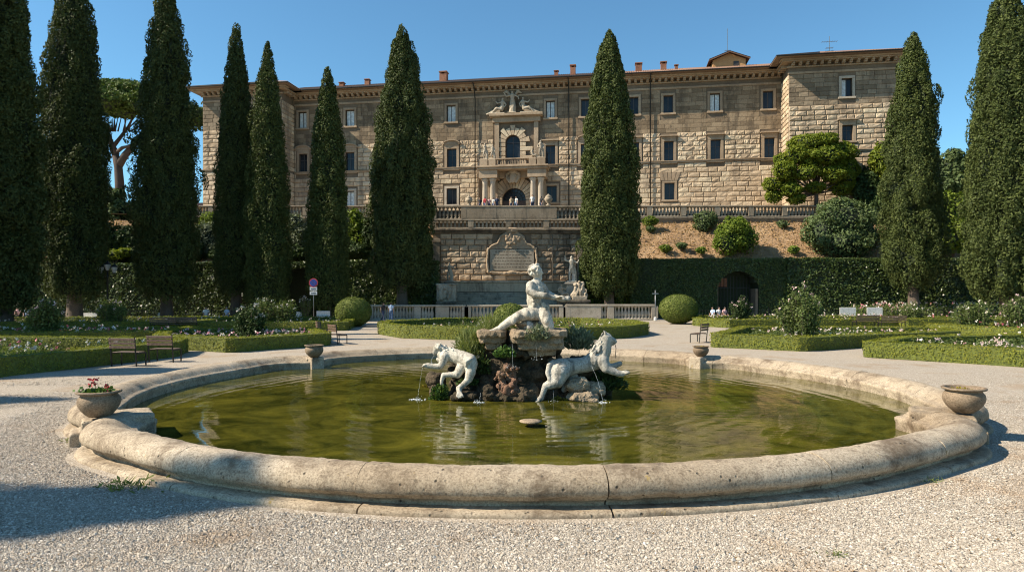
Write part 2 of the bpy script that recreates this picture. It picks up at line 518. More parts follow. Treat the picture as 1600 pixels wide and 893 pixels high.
M['grasstuft'] = foliage('tuft_blades', [(0.12, 0.15, 0.05), (0.19, 0.22, 0.075), (0.30, 0.31, 0.13), (0.13, 0.17, 0.055)], 0.3, 2.0)
M['ivy'] = foliage('ivy_leaves', [(0.04, 0.085, 0.02), (0.075, 0.14, 0.035), (0.14, 0.21, 0.06), (0.05, 0.09, 0.02)], 0.2, 3.0)
M['moss'] = foliage('ochre_moss', [(0.16, 0.115, 0.015), (0.24, 0.18, 0.02), (0.30, 0.235, 0.04), (0.12, 0.12, 0.02)], 0.1, 3.0)
M['drygrass'] = foliage('dry_grass_blades', [(0.30, 0.19, 0.09), (0.40, 0.26, 0.13), (0.48, 0.33, 0.18), (0.26, 0.18, 0.08)], 0.2, 0.8)
M['litter'] = foliage('leaf_litter', [(0.10, 0.06, 0.03), (0.17, 0.10, 0.05), (0.26, 0.17, 0.09), (0.13, 0.10, 0.04)], 0.0, 1.0)
def petals(name, cols):
    m, nt, b = nodes_of(name)
    k = len(cols)
    nt.links.new(ramp(nt, island(nt), [(i / max(1, k - 1), c) for i, c in enumerate(cols)]), b.inputs["Base Color"])
    b.inputs["Roughness"].default_value = 0.6
    return m
M['petal_pink'] = petals('pink_petals', [(0.55, 0.16, 0.22), (0.68, 0.38, 0.42), (0.72, 0.55, 0.52), (0.7, 0.62, 0.52)])
M['petal_mix'] = petals('mixed_petals', [(0.42, 0.05, 0.07), (0.6, 0.22, 0.27), (0.7, 0.6, 0.5), (0.74, 0.72, 0.64), (0.62, 0.45, 0.38)])
M['petal_pale'] = petals('pale_petals', [(0.66, 0.6, 0.5), (0.6, 0.42, 0.38), (0.70, 0.66, 0.58), (0.55, 0.28, 0.28)])
M['petal_red'] = petals('geranium_petals', [(0.42, 0.02, 0.03), (0.55, 0.04, 0.05), (0.5, 0.1, 0.09)])

def glass_mat():
    m, nt, b = nodes_of('window_glass')
    n = noise(nt, wpos(nt), 0.25, 2)
    nt.links.new(ramp(nt, n, [(0.4, (0.012, 0.014, 0.017)), (0.6, (0.04, 0.047, 0.055))]), b.inputs["Base Color"])
    b.inputs["Roughness"].default_value = 0.06
    b.inputs["Specular IOR Level"].default_value = 0.28
    return m
M['glass'] = glass_mat()
def lamp_glass():
    m, nt, b = nodes_of('lantern_glass')
    b.inputs["Base Color"].default_value = (0.55, 0.55, 0.52, 1)
    b.inputs["Roughness"].default_value = 0.15
    b.inputs["Transmission Weight"].default_value = 0.35
    return m
M['lamp_glass'] = lamp_glass()
def jet_mat():
    m, nt, b = nodes_of('falling_water')
    b.inputs["Base Color"].default_value = (0.85, 0.9, 0.92, 1)
    b.inputs["Roughness"].default_value = 0.12
    b.inputs["Transmission Weight"].default_value = 0.55
    b.inputs["IOR"].default_value = 1.33
    return m
M['jet'] = jet_mat()

def gravel_mat():
    m, nt, b = nodes_of('gravel_ground')
    p = wpos(nt)
    v = nt.nodes.new("ShaderNodeTexVoronoi"); v.inputs["Scale"].default_value = 46
    nt.links.new(p, v.inputs["Vector"])
    sep = nt.nodes.new("ShaderNodeSeparateColor"); nt.links.new(v.outputs["Color"], sep.inputs[0])
    c = ramp(nt, sep.outputs[0], [(0.0, (0.28, 0.24, 0.19)), (0.4, (0.40, 0.35, 0.285)), (0.75, (0.49, 0.435, 0.36)), (1.0, (0.58, 0.525, 0.445))])
    c = mix(nt, maprange(nt, v.outputs["Distance"], 0.35, 0.62, 0, 0.6), c, (0.20, 0.165, 0.125))
    d = noise(nt, p, 0.55, 6, 0.65)
    c = mix(nt, maprange(nt, d, 0.54, 0.66, 0, 0.65), c, (0.27, 0.19, 0.115))
    d2 = noise(nt, p, 0.12, 4, 0.6)
    c = mix(nt, maprange(nt, d2, 0.35, 0.65, 0.0, 0.25), c, (0.44, 0.365, 0.28))
    nt.links.new(c, b.inputs["Base Color"])
    b.inputs["Roughness"].default_value = 0.95
    b.inputs["Specular IOR Level"].default_value = 0.15
    inv = nt.nodes.new("ShaderNodeMath"); inv.operation = 'SUBTRACT'; inv.inputs[0].default_value = 1.0
    nt.links.new(v.outputs["Distance"], inv.inputs[1])
    bump(nt, inv.outputs[0], b, 0.8, 0.012)
    return m
M['gravel'] = gravel_mat()
def pebble_mat():
    m, nt, b = nodes_of('pebbles')
    c = ramp(nt, island(nt), [(0.0, (0.22, 0.187, 0.145)), (0.2, (0.32, 0.275, 0.22)), (0.6, (0.405, 0.355, 0.29)), (0.85, (0.475, 0.425, 0.355)), (1.0, (0.58, 0.53, 0.46))])
    d = noise(nt, wpos(nt), 0.55, 6, 0.65)
    c = mix(nt, maprange(nt, d, 0.54, 0.66, 0, 0.55), c, (0.31, 0.22, 0.14))
    nt.links.new(c, b.inputs["Base Color"])
    b.inputs["Roughness"].default_value = 0.9
    b.inputs["Specular IOR Level"].default_value = 0.2
    return m
M['pebble'] = pebble_mat()
def bank_mat():
    m, nt, b = nodes_of('dry_bank')
    p = wpos(nt)
    c = ramp(nt, noise(nt, p, 0.5, 6, 0.7), [(0.3, (0.20, 0.125, 0.065)), (0.5, (0.34, 0.215, 0.115)), (0.7, (0.44, 0.30, 0.17))])
    c = mix(nt, maprange(nt, noise(nt, p, 0.28, 5, 0.7), 0.55, 0.7, 0, 0.6), c, (0.11, 0.11, 0.04))
    nt.links.new(c, b.inputs["Base Color"])
    b.inputs["Roughness"].default_value = 0.95
    bump(nt, noise(nt, p, 3.5, 7, 0.75), b, 1.0, 0.25)
    return m
M['bank'] = bank_mat()

POOL_C = (0.05, 15.3)
def water_mat():
    m, nt, b = nodes_of('pool_water')
    p = wpos(nt)
    c = ramp(nt, noise(nt, p, 0.9, 8, 0.72, 0.8), [(0.36, (0.018, 0.021, 0.003)), (0.5, (0.062, 0.059, 0.008)), (0.70, (0.13, 0.114, 0.014))])
    c = mix(nt, maprange(nt, noise(nt, p, 3.0, 5, 0.7), 0.58, 0.72, 0, 0.5), c, (0.03, 0.032, 0.006))
    nt.links.new(c, b.inputs["Base Color"])
    b.inputs["Roughness"].default_value = 0.018
    b.inputs["IOR"].default_value = 1.333
    # ripples that spread from the island plus small wind chop
    mp = nt.nodes.new("ShaderNodeMapping"); mp.inputs["Location"].default_value = (-POOL_C[0], -POOL_C[1], 0)
    nt.links.new(p, mp.inputs[0])
    nz = nt.nodes.new("ShaderNodeTexNoise"); nz.inputs["Scale"].default_value = 0.7; nz.inputs["Detail"].default_value = 2
    nt.links.new(mp.outputs[0], nz.inputs["Vector"])
    add = nt.nodes.new("ShaderNodeVectorMath"); add.operation = 'MULTIPLY_ADD'
    nt.links.new(nz.outputs["Color"], add.inputs[0]); add.inputs[1].default_value = (0.5, 0.5, 0); nt.links.new(mp.outputs[0], add.inputs[2])
    w = nt.nodes.new("ShaderNodeTexWave"); w.wave_type = 'RINGS'; w.rings_direction = 'Z'
    w.inputs["Scale"].default_value = 0.85; w.inputs["Distortion"].default_value = 1.2; w.inputs["Detail"].default_value = 2; w.inputs["Detail Scale"].default_value = 1.2
    nt.links.new(add.outputs[0], w.inputs["Vector"])
    n1 = bump(nt, w.outputs["Fac"], None, 0.28, 0.008)
    mp2 = nt.nodes.new("ShaderNodeMapping"); mp2.inputs["Scale"].default_value = (0.55, 1.5, 1)
    nt.links.new(p, mp2.inputs[0])
    n2 = bump(nt, noise(nt, mp2.outputs[0], 5.0, 3, 0.5), b, 0.2, 0.012, n1)
    return m
M['water'] = water_mat()

# ------------------------------------------------------------------ foliage builders
def unit(a):
    return a / np.maximum(np.linalg.norm(a, axis=1, keepdims=True), 1e-9)

def leaf_arrays(P, D, length, width, g, spread=0.7, face=False):
    """leaf-shaped faces at P: blades whose long axis follows D, or (face) leaves that turn their flat side towards D, loosened by spread"""
    n = len(P)
    a = unit(unit(D) + g.normal(size=(n, 3)) * spread)
    b = unit(np.cross(a, g.normal(size=(n, 3))))
    if face: a = np.cross(a, b)
    L = length * g.uniform(0.65, 1.35, (n, 1)); W = width * g.uniform(0.65, 1.35, (n, 1))
    v = np.empty((n, 4, 3))
    v[:, 0] = P - a * L * 0.5
    v[:, 1] = P + b * W * 0.5 + a * L * 0.05
    v[:, 2] = P + a * L * 0.5
    v[:, 3] = P - b * W * 0.5 + a * L * 0.05
    f = np.arange(n * 4, dtype=np.int32).reshape(n, 4)
    return v.reshape(-1, 3), f

def cat_meshes(parts):
    V, F, o = [], [], 0
    for v, f in parts:
        V.append(v); F.append(f + o); o += len(v)
    return np.concatenate(V), np.concatenate(F)

def core_grid(P2, nx, ny, wrap=True):
    """quad faces of an nx (around) by ny (up) vertex grid"""
    f = []
    for j in range(ny - 1):
        for i in range(nx if wrap else nx - 1):
            a, b = j * nx + i, j * nx + (i + 1) % nx
            f.append((a, b, b + nx, a + nx))
    return f

def cyp_profile(kind):
    if kind == 'slim':   t, r = [0, .03, .10, .25, .45, .65, .82, .93, .98, 1], [.62, .84, .97, 1, .94, .76, .52, .28, .12, .02]
    elif kind == 'full': t, r = [0, .03, .10, .28, .45, .6, .75, .88, .96, 1], [.5, .78, .95, 1, .92, .81, .67, .46, .25, .04]
    else:                t, r = [0, .05, .2, .4, .6, .8, .92, 1], [.6, .85, 1, .96, .84, .6, .34, .05]
    return np.array(t), np.array(r)

def cypress(label, base, crown_z0, top, radius, kind='slim', n=26000, leaf=0.30, mat='cypress', seed=0, trunk_r=0.35, lump=0.20, name='cypress_tree', group='cypresses around the parterre', lean=0.0, loose=0.0):
    g = np.random.default_rng(seed + 100)
    t_, r_ = cyp_profile(kind)
    root = thing(name, label, 'tree', (base[0], base[1], base[2]), 0, group)
    H = top - crown_z0
    z0 = crown_z0 - base[2]
    prof = lambda t: np.interp(t, t_, r_) * radius
    def rad(th, t, s=0):
        z = t * H
        q = np.c_[np.cos(th) * 1.6, np.sin(th) * 1.6, z * 0.16]
        big = fbm(q + s, 2, seed)
        q2 = np.c_[np.cos(th) * radius * 1.5, np.sin(th) * radius * 1.5, z * 0.75]
        small = fbm(q2 * .6 + 9, 2, seed + 5) * .8 + 1.5 * (np.abs(vnoise(q2 * .9 + 4, seed + 8)) - .33) + .8 * (np.abs(vnoise(q2 * 1.9 + 2, seed + 9)) - .33)
        return prof(t) * (1 + 0.10 * big + lump * small) + 0.10 * np.minimum(1, radius) * vnoise(q2 * 3.5 + 1, seed + 3)
    # flame-shaped clumps of sprays sit all over the outer shell, shadowy gaps stay between them
    tl = np.linspace(0, 1, 400)
    w = prof(tl) + 0.05
    cdf = np.cumsum(w) / w.sum()
    cr0 = 0.44 + 0.06 * radius
    area = 2 * math.pi * H * w.mean()
    nc = int(area / (cr0 ** 2) * 0.9)
    tc = np.interp((np.arange(nc) + g.random(nc)) / nc, cdf, tl)
    thc = (np.arange(nc) * 2.399963 + g.normal(0, .25, nc)) % (2 * np.pi)
    cr = cr0 * g.uniform(.6, 1.35, nc) * np.clip(.45 + prof(tc) / radius * .6, .5, 1)
    rc = np.maximum(rad(thc, tc) * (1 + (.045 + loose * .08) * g.normal(0, 1, nc)) - cr * .7, 0.02)
    Cc = np.c_[np.cos(thc) * rc + lean * tc ** 2, np.sin(thc) * rc, z0 + tc * H]
    m = max(12, int(n * 2.2 / nc))
    idx = np.repeat(np.arange(nc), m)
    d = unit(g.normal(size=(nc * m, 3)))
    outw = np.c_[np.cos(thc), np.sin(thc), np.full(nc, .35)][idx]
    flip = (d * outw).sum(1) < -.25
    d[flip] *= -1
    q = 1 - np.abs(g.normal(0, .10, nc * m))
    P = Cc[idx] + d * np.c_[cr, cr, cr * 1.75][idx] * q[:, None]
    P = P + .12 * cr[idx][:, None] * vnoise(P * 6, seed)[:, None] * d
    leaf = leaf * .62
    v1, f1 = leaf_arrays(P, d + np.array([0, 0, .25]), leaf * 1.25, leaf * 0.62, g, 0.55, True)
    v3, f3 = leaf_arrays(P[::3], np.c_[d[::3, :2] * .5, np.full(len(P[::3]), 1.0)], leaf * 1.6, leaf * 0.45, g, 0.4)
    v1, f1 = cat_meshes([(v1, f1), (v3, f3)])
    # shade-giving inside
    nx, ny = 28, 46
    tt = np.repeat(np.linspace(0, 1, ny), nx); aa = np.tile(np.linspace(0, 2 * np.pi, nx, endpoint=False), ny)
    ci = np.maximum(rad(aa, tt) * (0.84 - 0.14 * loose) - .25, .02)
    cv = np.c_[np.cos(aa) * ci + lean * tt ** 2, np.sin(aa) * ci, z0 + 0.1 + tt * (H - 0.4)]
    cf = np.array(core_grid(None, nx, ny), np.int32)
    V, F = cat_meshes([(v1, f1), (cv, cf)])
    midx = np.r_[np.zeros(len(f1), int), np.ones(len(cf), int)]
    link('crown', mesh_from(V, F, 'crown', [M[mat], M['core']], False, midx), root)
    mb = MB()
    pts = [(0, 0, -0.3), (0.03, 0, 0.4), (0.0, 0.04, z0 * 0.6 + 0.5), (0, 0, z0 + H * 0.35)]
    mb.tube(pts, [trunk_r * 1.5, trunk_r * 1.12, trunk_r * 0.95, trunk_r * 0.5], 12)
    mb.build('trunk', M['bark'], root, True)
    return root

def blob_leaves(g, blobs, n, leaf, seed, lump=0.18, flat=None):
    """leaves through the shells of several ellipsoid clumps; returns arrays + core arrays"""
    vol = np.array([b[3] * b[4] + b[4] * b[5] + b[3] * b[5] for b in blobs]); vol /= vol.sum()
    parts, cores = [], []
    for b, k in zip(blobs, vol):
        m = max(20, int(n * k))
        d = unit(g.normal(size=(m, 3)))
        s = 1 + lump * fbm(d * 2.4 + np.array(b[:3]) * 3.1, 3, seed)
        depth = 1 - np.abs(g.normal(0, 0.13, m)) + (g.random(m) < 0.08) * g.uniform(0, 0.16, m)
        P = np.array(b[:3]) + d * np.array(b[3:6]) * (s * depth)[:, None]
        parts.append(leaf_arrays(P, d + np.array([0, 0, 0.3]), leaf * 1.2, leaf * 0.75, g, 0.6, True))
        mb = MB(); mb.ball((0, 0, 0), 1, 14, 10)
        cv = mb.arr(); cs = 1 + lump * fbm(unit(cv) * 2.4 + np.array(b[:3]) * 3.1, 3, seed)
        cores.append((np.array(b[:3]) + cv * np.array(b[3:6]) * (cs * 0.70)[:, None], mb.f))
    return parts, cores

def crown_mesh(g, blobs, n, leaf, mat, seed, core='core', lump=0.18, with_core=True):
    sat = []
    for b in blobs:
        for _ in range(10):
            d = g.normal(size=3); d /= np.linalg.norm(d); d[2] = abs(d[2]) * .9 - .15
            k = g.uniform(.2, .44)
            sat.append((b[0] + d[0] * b[3] * .95, b[1] + d[1] * b[4] * .95, b[2] + d[2] * b[5] * .95, b[3] * k, b[4] * k, b[5] * k))
    parts, cores = blob_leaves(g, list(blobs) + sat, n, leaf, seed, lump)
    cores = cores[:len(blobs)]
    V, F = cat_meshes(parts)
    F = [tuple(x) for x in F.tolist()]
    midx = [0] * len(F)
    if with_core:
        for cv, cf in cores:
            o = len(V); V = np.concatenate([V, cv])
            F += [tuple(i + o for i in f) for f in cf]; midx += [1] * len(cf)
    return mesh_from(V, F, 'crown', [M[mat], M[core]], False, midx)

def bush(name, label, base, blobs, n, leaf, mat, seed, cat='bush', group=None, lump=0.22, part='foliage', stems=4, with_core=True):
    """blobs relative to base"""
    g = np.random.default_rng(seed)
    root = thing(name, label, cat, base, 0, group)
    me = crown_mesh(g, blobs, n, leaf, mat, seed, 'core', lump, with_core)
    me.name = part
    link(part, me, root)
    mb = MB()
    for k in range(stems):
        a = 2 * math.pi * k / stems + g.uniform(0, 1)
        b = blobs[k % len(blobs)]
        mb.tube([(0.05 * math.cos(a), 0.05 * math.sin(a), -0.1), (b[0] * 0.4 + .1 * math.cos(a), b[1] * 0.4 + .1 * math.sin(a), b[2] * 0.5), (b[0], b[1], b[2])], [0.07, 0.05, 0.03], 6)
    mb.build('stems', M['bark'], root, True)
    return root

# ------------------------------------------------------------------ the setting: ground, terrace, bank, pool plan
def box_sheet(name, x0, x1, y0, y1, z, mat, **kw):
    return link(name, mesh_from([(x0, y0, z), (x1, y0, z), (x1, y1, z), (x0, y1, z)], [(0, 1, 2, 3)], name, mat), **kw)

POT_ANG = [212.5, 331.0, 137.1, 45.3]
_ang = np.array([0, 25, 65, 90, 110, 125, 150, 165, 180, 195, 212, 240, 270, 300, 316, 332, 345, 360])
_rad = np.array([8.55, 8.35, 9.0, 9.25, 9.7, 9.3, 8.6, 8.3, 8.2, 7.95, 7.55, 7.45, 7.25, 7.55, 7.8, 8.15, 8.35, 8.55])
_fine = np.linspace(0, 360, 1441)[:-1]
_b = np.interp(_fine, _ang, _rad)
for _k in range(3):
    _b = np.convolve(np.r_[_b[-40:], _b, _b[:40]], np.ones(81) / 81, 'valid')
LIP = _b.copy()
for a in POT_ANG:
    d = (_fine - a + 180) % 360 - 180
    LIP = LIP - (0.38 if 180 < a < 250 else 0.55) * np.exp(-(d / 3.6) ** 2) + 0.12 * np.exp(-((np.abs(d) - 9) / 5) ** 2)
def lip_r(deg):
    return np.interp(np.asarray(deg) % 360, np.r_[_fine, 360], np.r_[LIP, LIP[0]])
def lip_pt(deg):
    r = lip_r(deg); a = np.radians(deg)
    return POOL_C[0] + r * np.cos(a), POOL_C[1] + r * np.sin(a)

# ground: one sheet to the horizon with the pool cut out, finer near the basin
def make_ground():
    a = np.radians(_fine[::4])
    rl = LIP[::4] + 0.35
    ring0 = np.c_[POOL_C[0] + rl * np.cos(a), POOL_C[1] + rl * np.sin(a), np.zeros(len(a))]
    V = [ring0]; F = []; n = len(a)
    g = np.random.default_rng(3)
    for k, rr in enumerate([9.9, 10.6, 11.6, 13, 16, 24, 45, 120, 400, 1500]):
        z = np.zeros(n)
        if k < 6: z = 0.02 * vnoise(np.c_[np.cos(a) * rr * .6, np.sin(a) * rr * .6, np.full(n, 1.0)], 4) * (k > 0)
        rad = np.maximum(rl + 0.3 * (k + 1), rr)
        V.append(np.c_[POOL_C[0] + rad * np.cos(a), POOL_C[1] + rad * np.sin(a), z])
    for k in range(len(V) - 1):
        for i in range(n):
            j = (i + 1) % n
            F.append((k * n + i, (k + 1) * n + i, (k + 1) * n + j, k * n + j))
    link('ground', mesh_from(np.concatenate(V), F, 'ground', M['gravel'], True), kind='structure')
make_ground()

# pebbles that lie on the ground in front of and beside the basin
def make_pebbles():
    g = np.random.default_rng(11)
    ico = np.array([(1, 0, 0), (0, 1, 0), (-1, 0, 0), (0, -1, 0), (.1, .05, 1), (-.08, .06, -1), (.62, .6, .45), (-.6, -.62, .45)], float)
    tri = np.array([(0, 6, 4), (6, 1, 4), (1, 2, 4), (2, 7, 4), (7, 3, 4), (3, 0, 4), (0, 1, 6), (2, 3, 7), (1, 0, 5), (2, 1, 5), (3, 2, 5), (0, 3, 5)])
    n = 780000
    Y = 5.2 + (21 - 5.2) * g.random(n) ** 2.0
    X = g.uniform(-1, 1, n) * (Y * 0.80 + 0.4)
    dx, dy = X - POOL_C[0], Y - POOL_C[1]
    keep = np.hypot(dx, dy) > lip_r(np.degrees(np.arctan2(dy, dx))) + 0.92
    keep &= g.random(n) < np.clip(1.25 - (Y - 7) * 0.085, 0.05, 1)
    # worn, thinner patches
    keep &= (fbm(np.c_[X * .5, Y * .5, np.zeros(n)], 3, 31) < 0.28) | (g.random(n) < 0.5)
    X, Y = X[keep], Y[keep]; n = len(X)
    s = g.lognormal(math.log(0.0074), 0.33, n)
    sc = s[:, None] * np.c_[g.uniform(.8, 1.35, n), g.uniform(.8, 1.35, n), g.uniform(.55, .9, n)]
    th = g.uniform(0, 6.283, n)
    v = ico[None] * sc[:, None, :] * g.uniform(0.75, 1.25, (n, 8, 1))
    c, q = np.cos(th)[:, None], np.sin(th)[:, None]
    vx = v[:, :, 0] * c - v[:, :, 1] * q; vy = v[:, :, 0] * q + v[:, :, 1] * c
    v = np.stack([vx + X[:, None], vy + Y[:, None], v[:, :, 2] + (s * 0.35)[:, None]], 2)
    f = (tri[None] + (np.arange(n) * 8)[:, None, None]).reshape(-1, 3)
    link('gravel', mesh_from(v.reshape(-1, 3), f, 'gravel', M['pebble'], False), kind='stuff', label='loose pale gravel pebbles spread over the open ground', category='gravel')
make_pebbles()

# dry leaf litter blown over the gravel
def litter():
    g = np.random.default_rng(77); n = 5200
    Y = 5.4 + 9 * g.random(n) ** 1.3; X = g.uniform(-1, 1, n) * (Y * .8)
    k = (np.hypot(X - POOL_C[0], Y - POOL_C[1]) > lip_r(np.degrees(np.arctan2(Y - POOL_C[1], X - POOL_C[0]))) + .95)
    pn = fbm(np.c_[X * .7, Y * .7, np.zeros(n)], 3, 61)
    near = np.hypot(X - POOL_C[0], Y - POOL_C[1]) - lip_r(np.degrees(np.arctan2(Y - POOL_C[1], X - POOL_C[0]))) < 1.5
    k &= (pn > .16) | (near & (g.random(n) < .5)) | (g.random(n) < .05)
    P = np.c_[X, Y, np.full(n, .018)][k]
    v, f = leaf_arrays(P, np.tile([0, 0, 1.0], (len(P), 1)), .034, .014, g, .25, True)
    link('leaf_litter', mesh_from(v, f, 'leaf_litter', M['litter']), kind='stuff', label='thin brown leaf litter scattered over the pale gravel', category='leaves')
litter()

# little weeds in the gravel
def weed(px, py, label, n=60, size=0.16, mat='grasstuft'):
    x, y = gnd(px, py)
    g = np.random.default_rng(int(px))
    root = thing('weed', label, 'weed', (x, y, 0), 0, 'weeds in the gravel')
    P = np.c_[g.normal(0, size, n), g.normal(0, size * .6, n), g.uniform(0.01, size * .6, n)]
    D = np.c_[P[:, 0] * 2, P[:, 1] * 2, np.full(n, size)]
    v, f = leaf_arrays(P, D, size * .7, size * .16, g, .5)
    link('leaves', mesh_from(v, f, 'leaves', M[mat]), root)
weed(200, 762, 'low green weed in the gravel by the basin step', 90, 0.17)
weed(116, 690, 'small weed beside the two rough stones', 40, 0.10)
weed(1305, 868, 'tiny weed tuft in the gravel near the picture edge', 40, 0.07)
weed(1455, 752, 'small dry weed outside the shaded side of the basin', 40, 0.08)

# terrace platform behind and the bank of dry grass that climbs to it
TZ = 11.9
box_sheet('terrace', -160, 160, 79.0, 260, TZ, M['gravel'], kind='structure')
def make_bank():
    for nm, x0, x1 in (('bank', 8.6, 130), ('bank', -130, -8.6)):
        nx, ny = 90, 22
        xs = np.linspace(x0, x1, nx); ys = np.linspace(70.2, 79.2, ny)
        X, Yy = np.meshgrid(xs, ys)
        t = (Yy - 70.2) / 9.0
        Z = 4.4 + (11.15 - 4.4) * np.clip(t, 0, 1) ** 0.9
        Z = Z + (0.28 * fbm(np.c_[X.ravel() * .35, Yy.ravel() * .5, np.zeros(X.size)], 4, 8)).reshape(X.shape)
        V = np.c_[X.ravel(), Yy.ravel(), Z.ravel()]
        low = np.c_[xs, np.full(nx, 70.15), np.zeros(nx)]
        F = core_grid(None, nx, ny, False)
        V2 = np.concatenate([V, low]); o = len(V)
        for i in range(nx - 1): F.append((o + i, o + i + 1, i + 1, i))
        link(nm, mesh_from(V2, F, nm, M['bank'], True), kind='structure')
        # dry blades
        g = np.random.default_rng(21)
        m = 42000
        k = g.integers(0, len(V), m)
        P = V[k] + np.c_[g.uniform(-.8, .8, m), g.uniform(-.3, .3, m), np.full(m, .06)]
        vis = np.abs(P[:, 0]) < 62
        P = P[vis]
        v, f = leaf_arrays(P, np.tile([0, -.4, 1.0], (len(P), 1)), 0.30, 0.10, g, .8)
        link('dry_grass', mesh_from(v, f, 'dry_grass', M['drygrass']), kind='stuff', label='dry straw coloured grass on the bank ' + ('right' if x0 > 0 else 'left') + ' of the retaining wall', category='grass')
make_bank()

# ------------------------------------------------------------------ the basin
PROF = [(-.02, -.12), (-.02, .20), (-.035, .235), (-.035, .285), (-.01, .305), (.05, .312), (.09, .335), (.15, .385), (.22, .425), (.30, .455), (.38, .472), (.46, .475), (.54, .462), (.61, .435), (.67, .395), (.71, .345), (.73, .28), (.725, .225), (.70, .195), (.67, .182), (.665, .16), (.61, .145), (.575, .115), (.565, .085), (.58, .055)]
STEP = [(.50, .075), (.60, .072), (.72, .066), (.775, .052), (.79, .025), (.795, -.10), (.5, -.10)]
basin = thing('fountain_basin', 'wide lobed travertine basin of the garden fountain with rounded weathered rim', 'fountain basin', (POOL_C[0], POOL_C[1], 0))
def sweep(prof, a0, a1, name, seed, disp=0.011, step=0.32, gap=0.0):
    nA = max(4, int(abs(a1 - a0) / step))
    degs = np.linspace(a0, a1, nA)
    x, y = lip_pt(degs)
    e = 0.15
    xa, ya = lip_pt(degs - e); xb, yb = lip_pt(degs + e)
    tx, ty = xb - xa, yb - ya
    l = np.hypot(tx, ty); nx_, ny_ = ty / l, -tx / l
    # outward offsets soften at the notches so that the sweep never folds
    rad = np.array([math.radians(d) for d in degs])
    ux, uy = np.cos(rad), np.sin(rad)
    nx_, ny_ = 0.45 * nx_ + 0.55 * ux, 0.45 * ny_ + 0.55 * uy
    l = np.hypot(nx_, ny_); nx_, ny_ = nx_ / l, ny_ / l
    V = []
    k = len(prof)
    for i in range(nA):
        for u, z in prof:
            V.append((x[i] + nx_[i] * u, y[i] + ny_[i] * u, z))
    V = np.array(V)
    V = V + (fbm(V * 3.1, 4, seed)[:, None] * np.array([1, 1, 0.8])) * disp * 1.6 + (fbm(V * 11, 3, seed + 3)[:, None]) * disp * .7
    F = []
    for i in range(nA - 1):
        for j in range(k - 1):
            a = i * k + j
            F.append((a, a + 1, a + 1 + k, a + k))
    nv = len(V); V = np.concatenate([V, V[:k], V[-k:]])
    F.append(tuple(nv + j for j in range(k - 1, -1, -1))); F.append(tuple(nv + k + j for j in range(k)))
    V = V - np.array([POOL_C[0], POOL_C[1], 0])
    return mesh_from(V, F, name, M['trav'], True)
# joints of the coping, in degrees around the basin
joints = [216, 238.5, 257.2, 277.2, 297, 313.5, 328]
joints += [334, 352, 10, 27, 42.3, 48.3, 60, 75, 90, 105, 120, 134.2, 140.2, 156, 175, 194, 209, 216]
for i in range(len(joints) - 1):
    a0, a1 = joints[i], joints[i + 1]
    if a1 < a0: a1 += 360
    gp = 0.035
    link('coping_stone', sweep(PROF, a0 + gp, a1 - gp, 'coping_stone', 40 + i), basin)
    link('base_step', sweep(STEP, a0 + gp * 1.3 + .3, a1 - gp + .25, 'base_step', 80 + i), basin)
# the inner wall reaches under the water: one closed drum below the coping
def inner_wall():
    degs = _fine[::3]; x, y = lip_pt(degs)
    rad = np.radians(degs); V = []; F = []; n = len(degs)
    for u, z in ((0.03, .16), (0.03, -.6), (.45, -.6), (.45, .16)):
        V.append(np.c_[x + np.cos(rad) * u - POOL_C[0], y + np.sin(rad) * u - POOL_C[1], np.full(n, z)])
    for k in range(4):
        for i in range(n):
            j = (i + 1) % n; kk = (k + 1) % 4
            F.append((k * n + i, k * n + j, kk * n + j, kk * n + i))
    link('inner_wall', mesh_from(np.concatenate(V), F, 'inner_wall', M['trav'], False), basin)
inner_wall()
# plinths that carry the four pots, two rough foot stones outside each of the near ones
def plinth(deg, r0, r1, w, z1, extra):
    a = math.radians(deg)
    mb = MB()
    mb.bbox(r0, r1 - .25, -w / 2, w / 2, -.5, z1, .03)
    mb.bbox(r0 + .25, r1, -w / 2 - .04, w / 2 + .04, -.2, z1 - .03, .03)
    if extra:
        mb.bbox(r1 - .15, r1 + .16, -w * .42, w * .34, -.05, .22, .03)
    v = mb.arr(); c, s = math.cos(a), math.sin(a)
    v = np.c_[v[:, 0] * c - v[:, 1] * s, v[:, 0] * s + v[:, 1] * c, v[:, 2]]
    mb2 = MB(); mb2.add(v, mb.f)
    link('plinth', remesh(mb2, 'plinth', M['trav'], .022, 3, .016, 5.0, int(deg)), basin)
for deg, ext in zip(POT_ANG, (1, 1, 0, 0)):
    rl = float(lip_r(deg))
    plinth(deg, (7.28 if deg < 250 else 7.74) if ext else rl - .1, (8.3 if deg < 250 else 8.68) if ext else rl + 1.05, 0.78 if ext else 0.42, .45, ext)

# water
def water():
    degs = _fine[::3]; x, y = lip_pt(degs)
    V = [(POOL_C[0], POOL_C[1], .09)] + [(a, b, .09) for a, b in zip(x, y)]
    n = len(degs)
    F = [(0, 1 + i, 1 + (i + 1) % n) for i in range(n)]
    link('water', mesh_from(V, F, 'water', M['water']), kind='structure')
water()

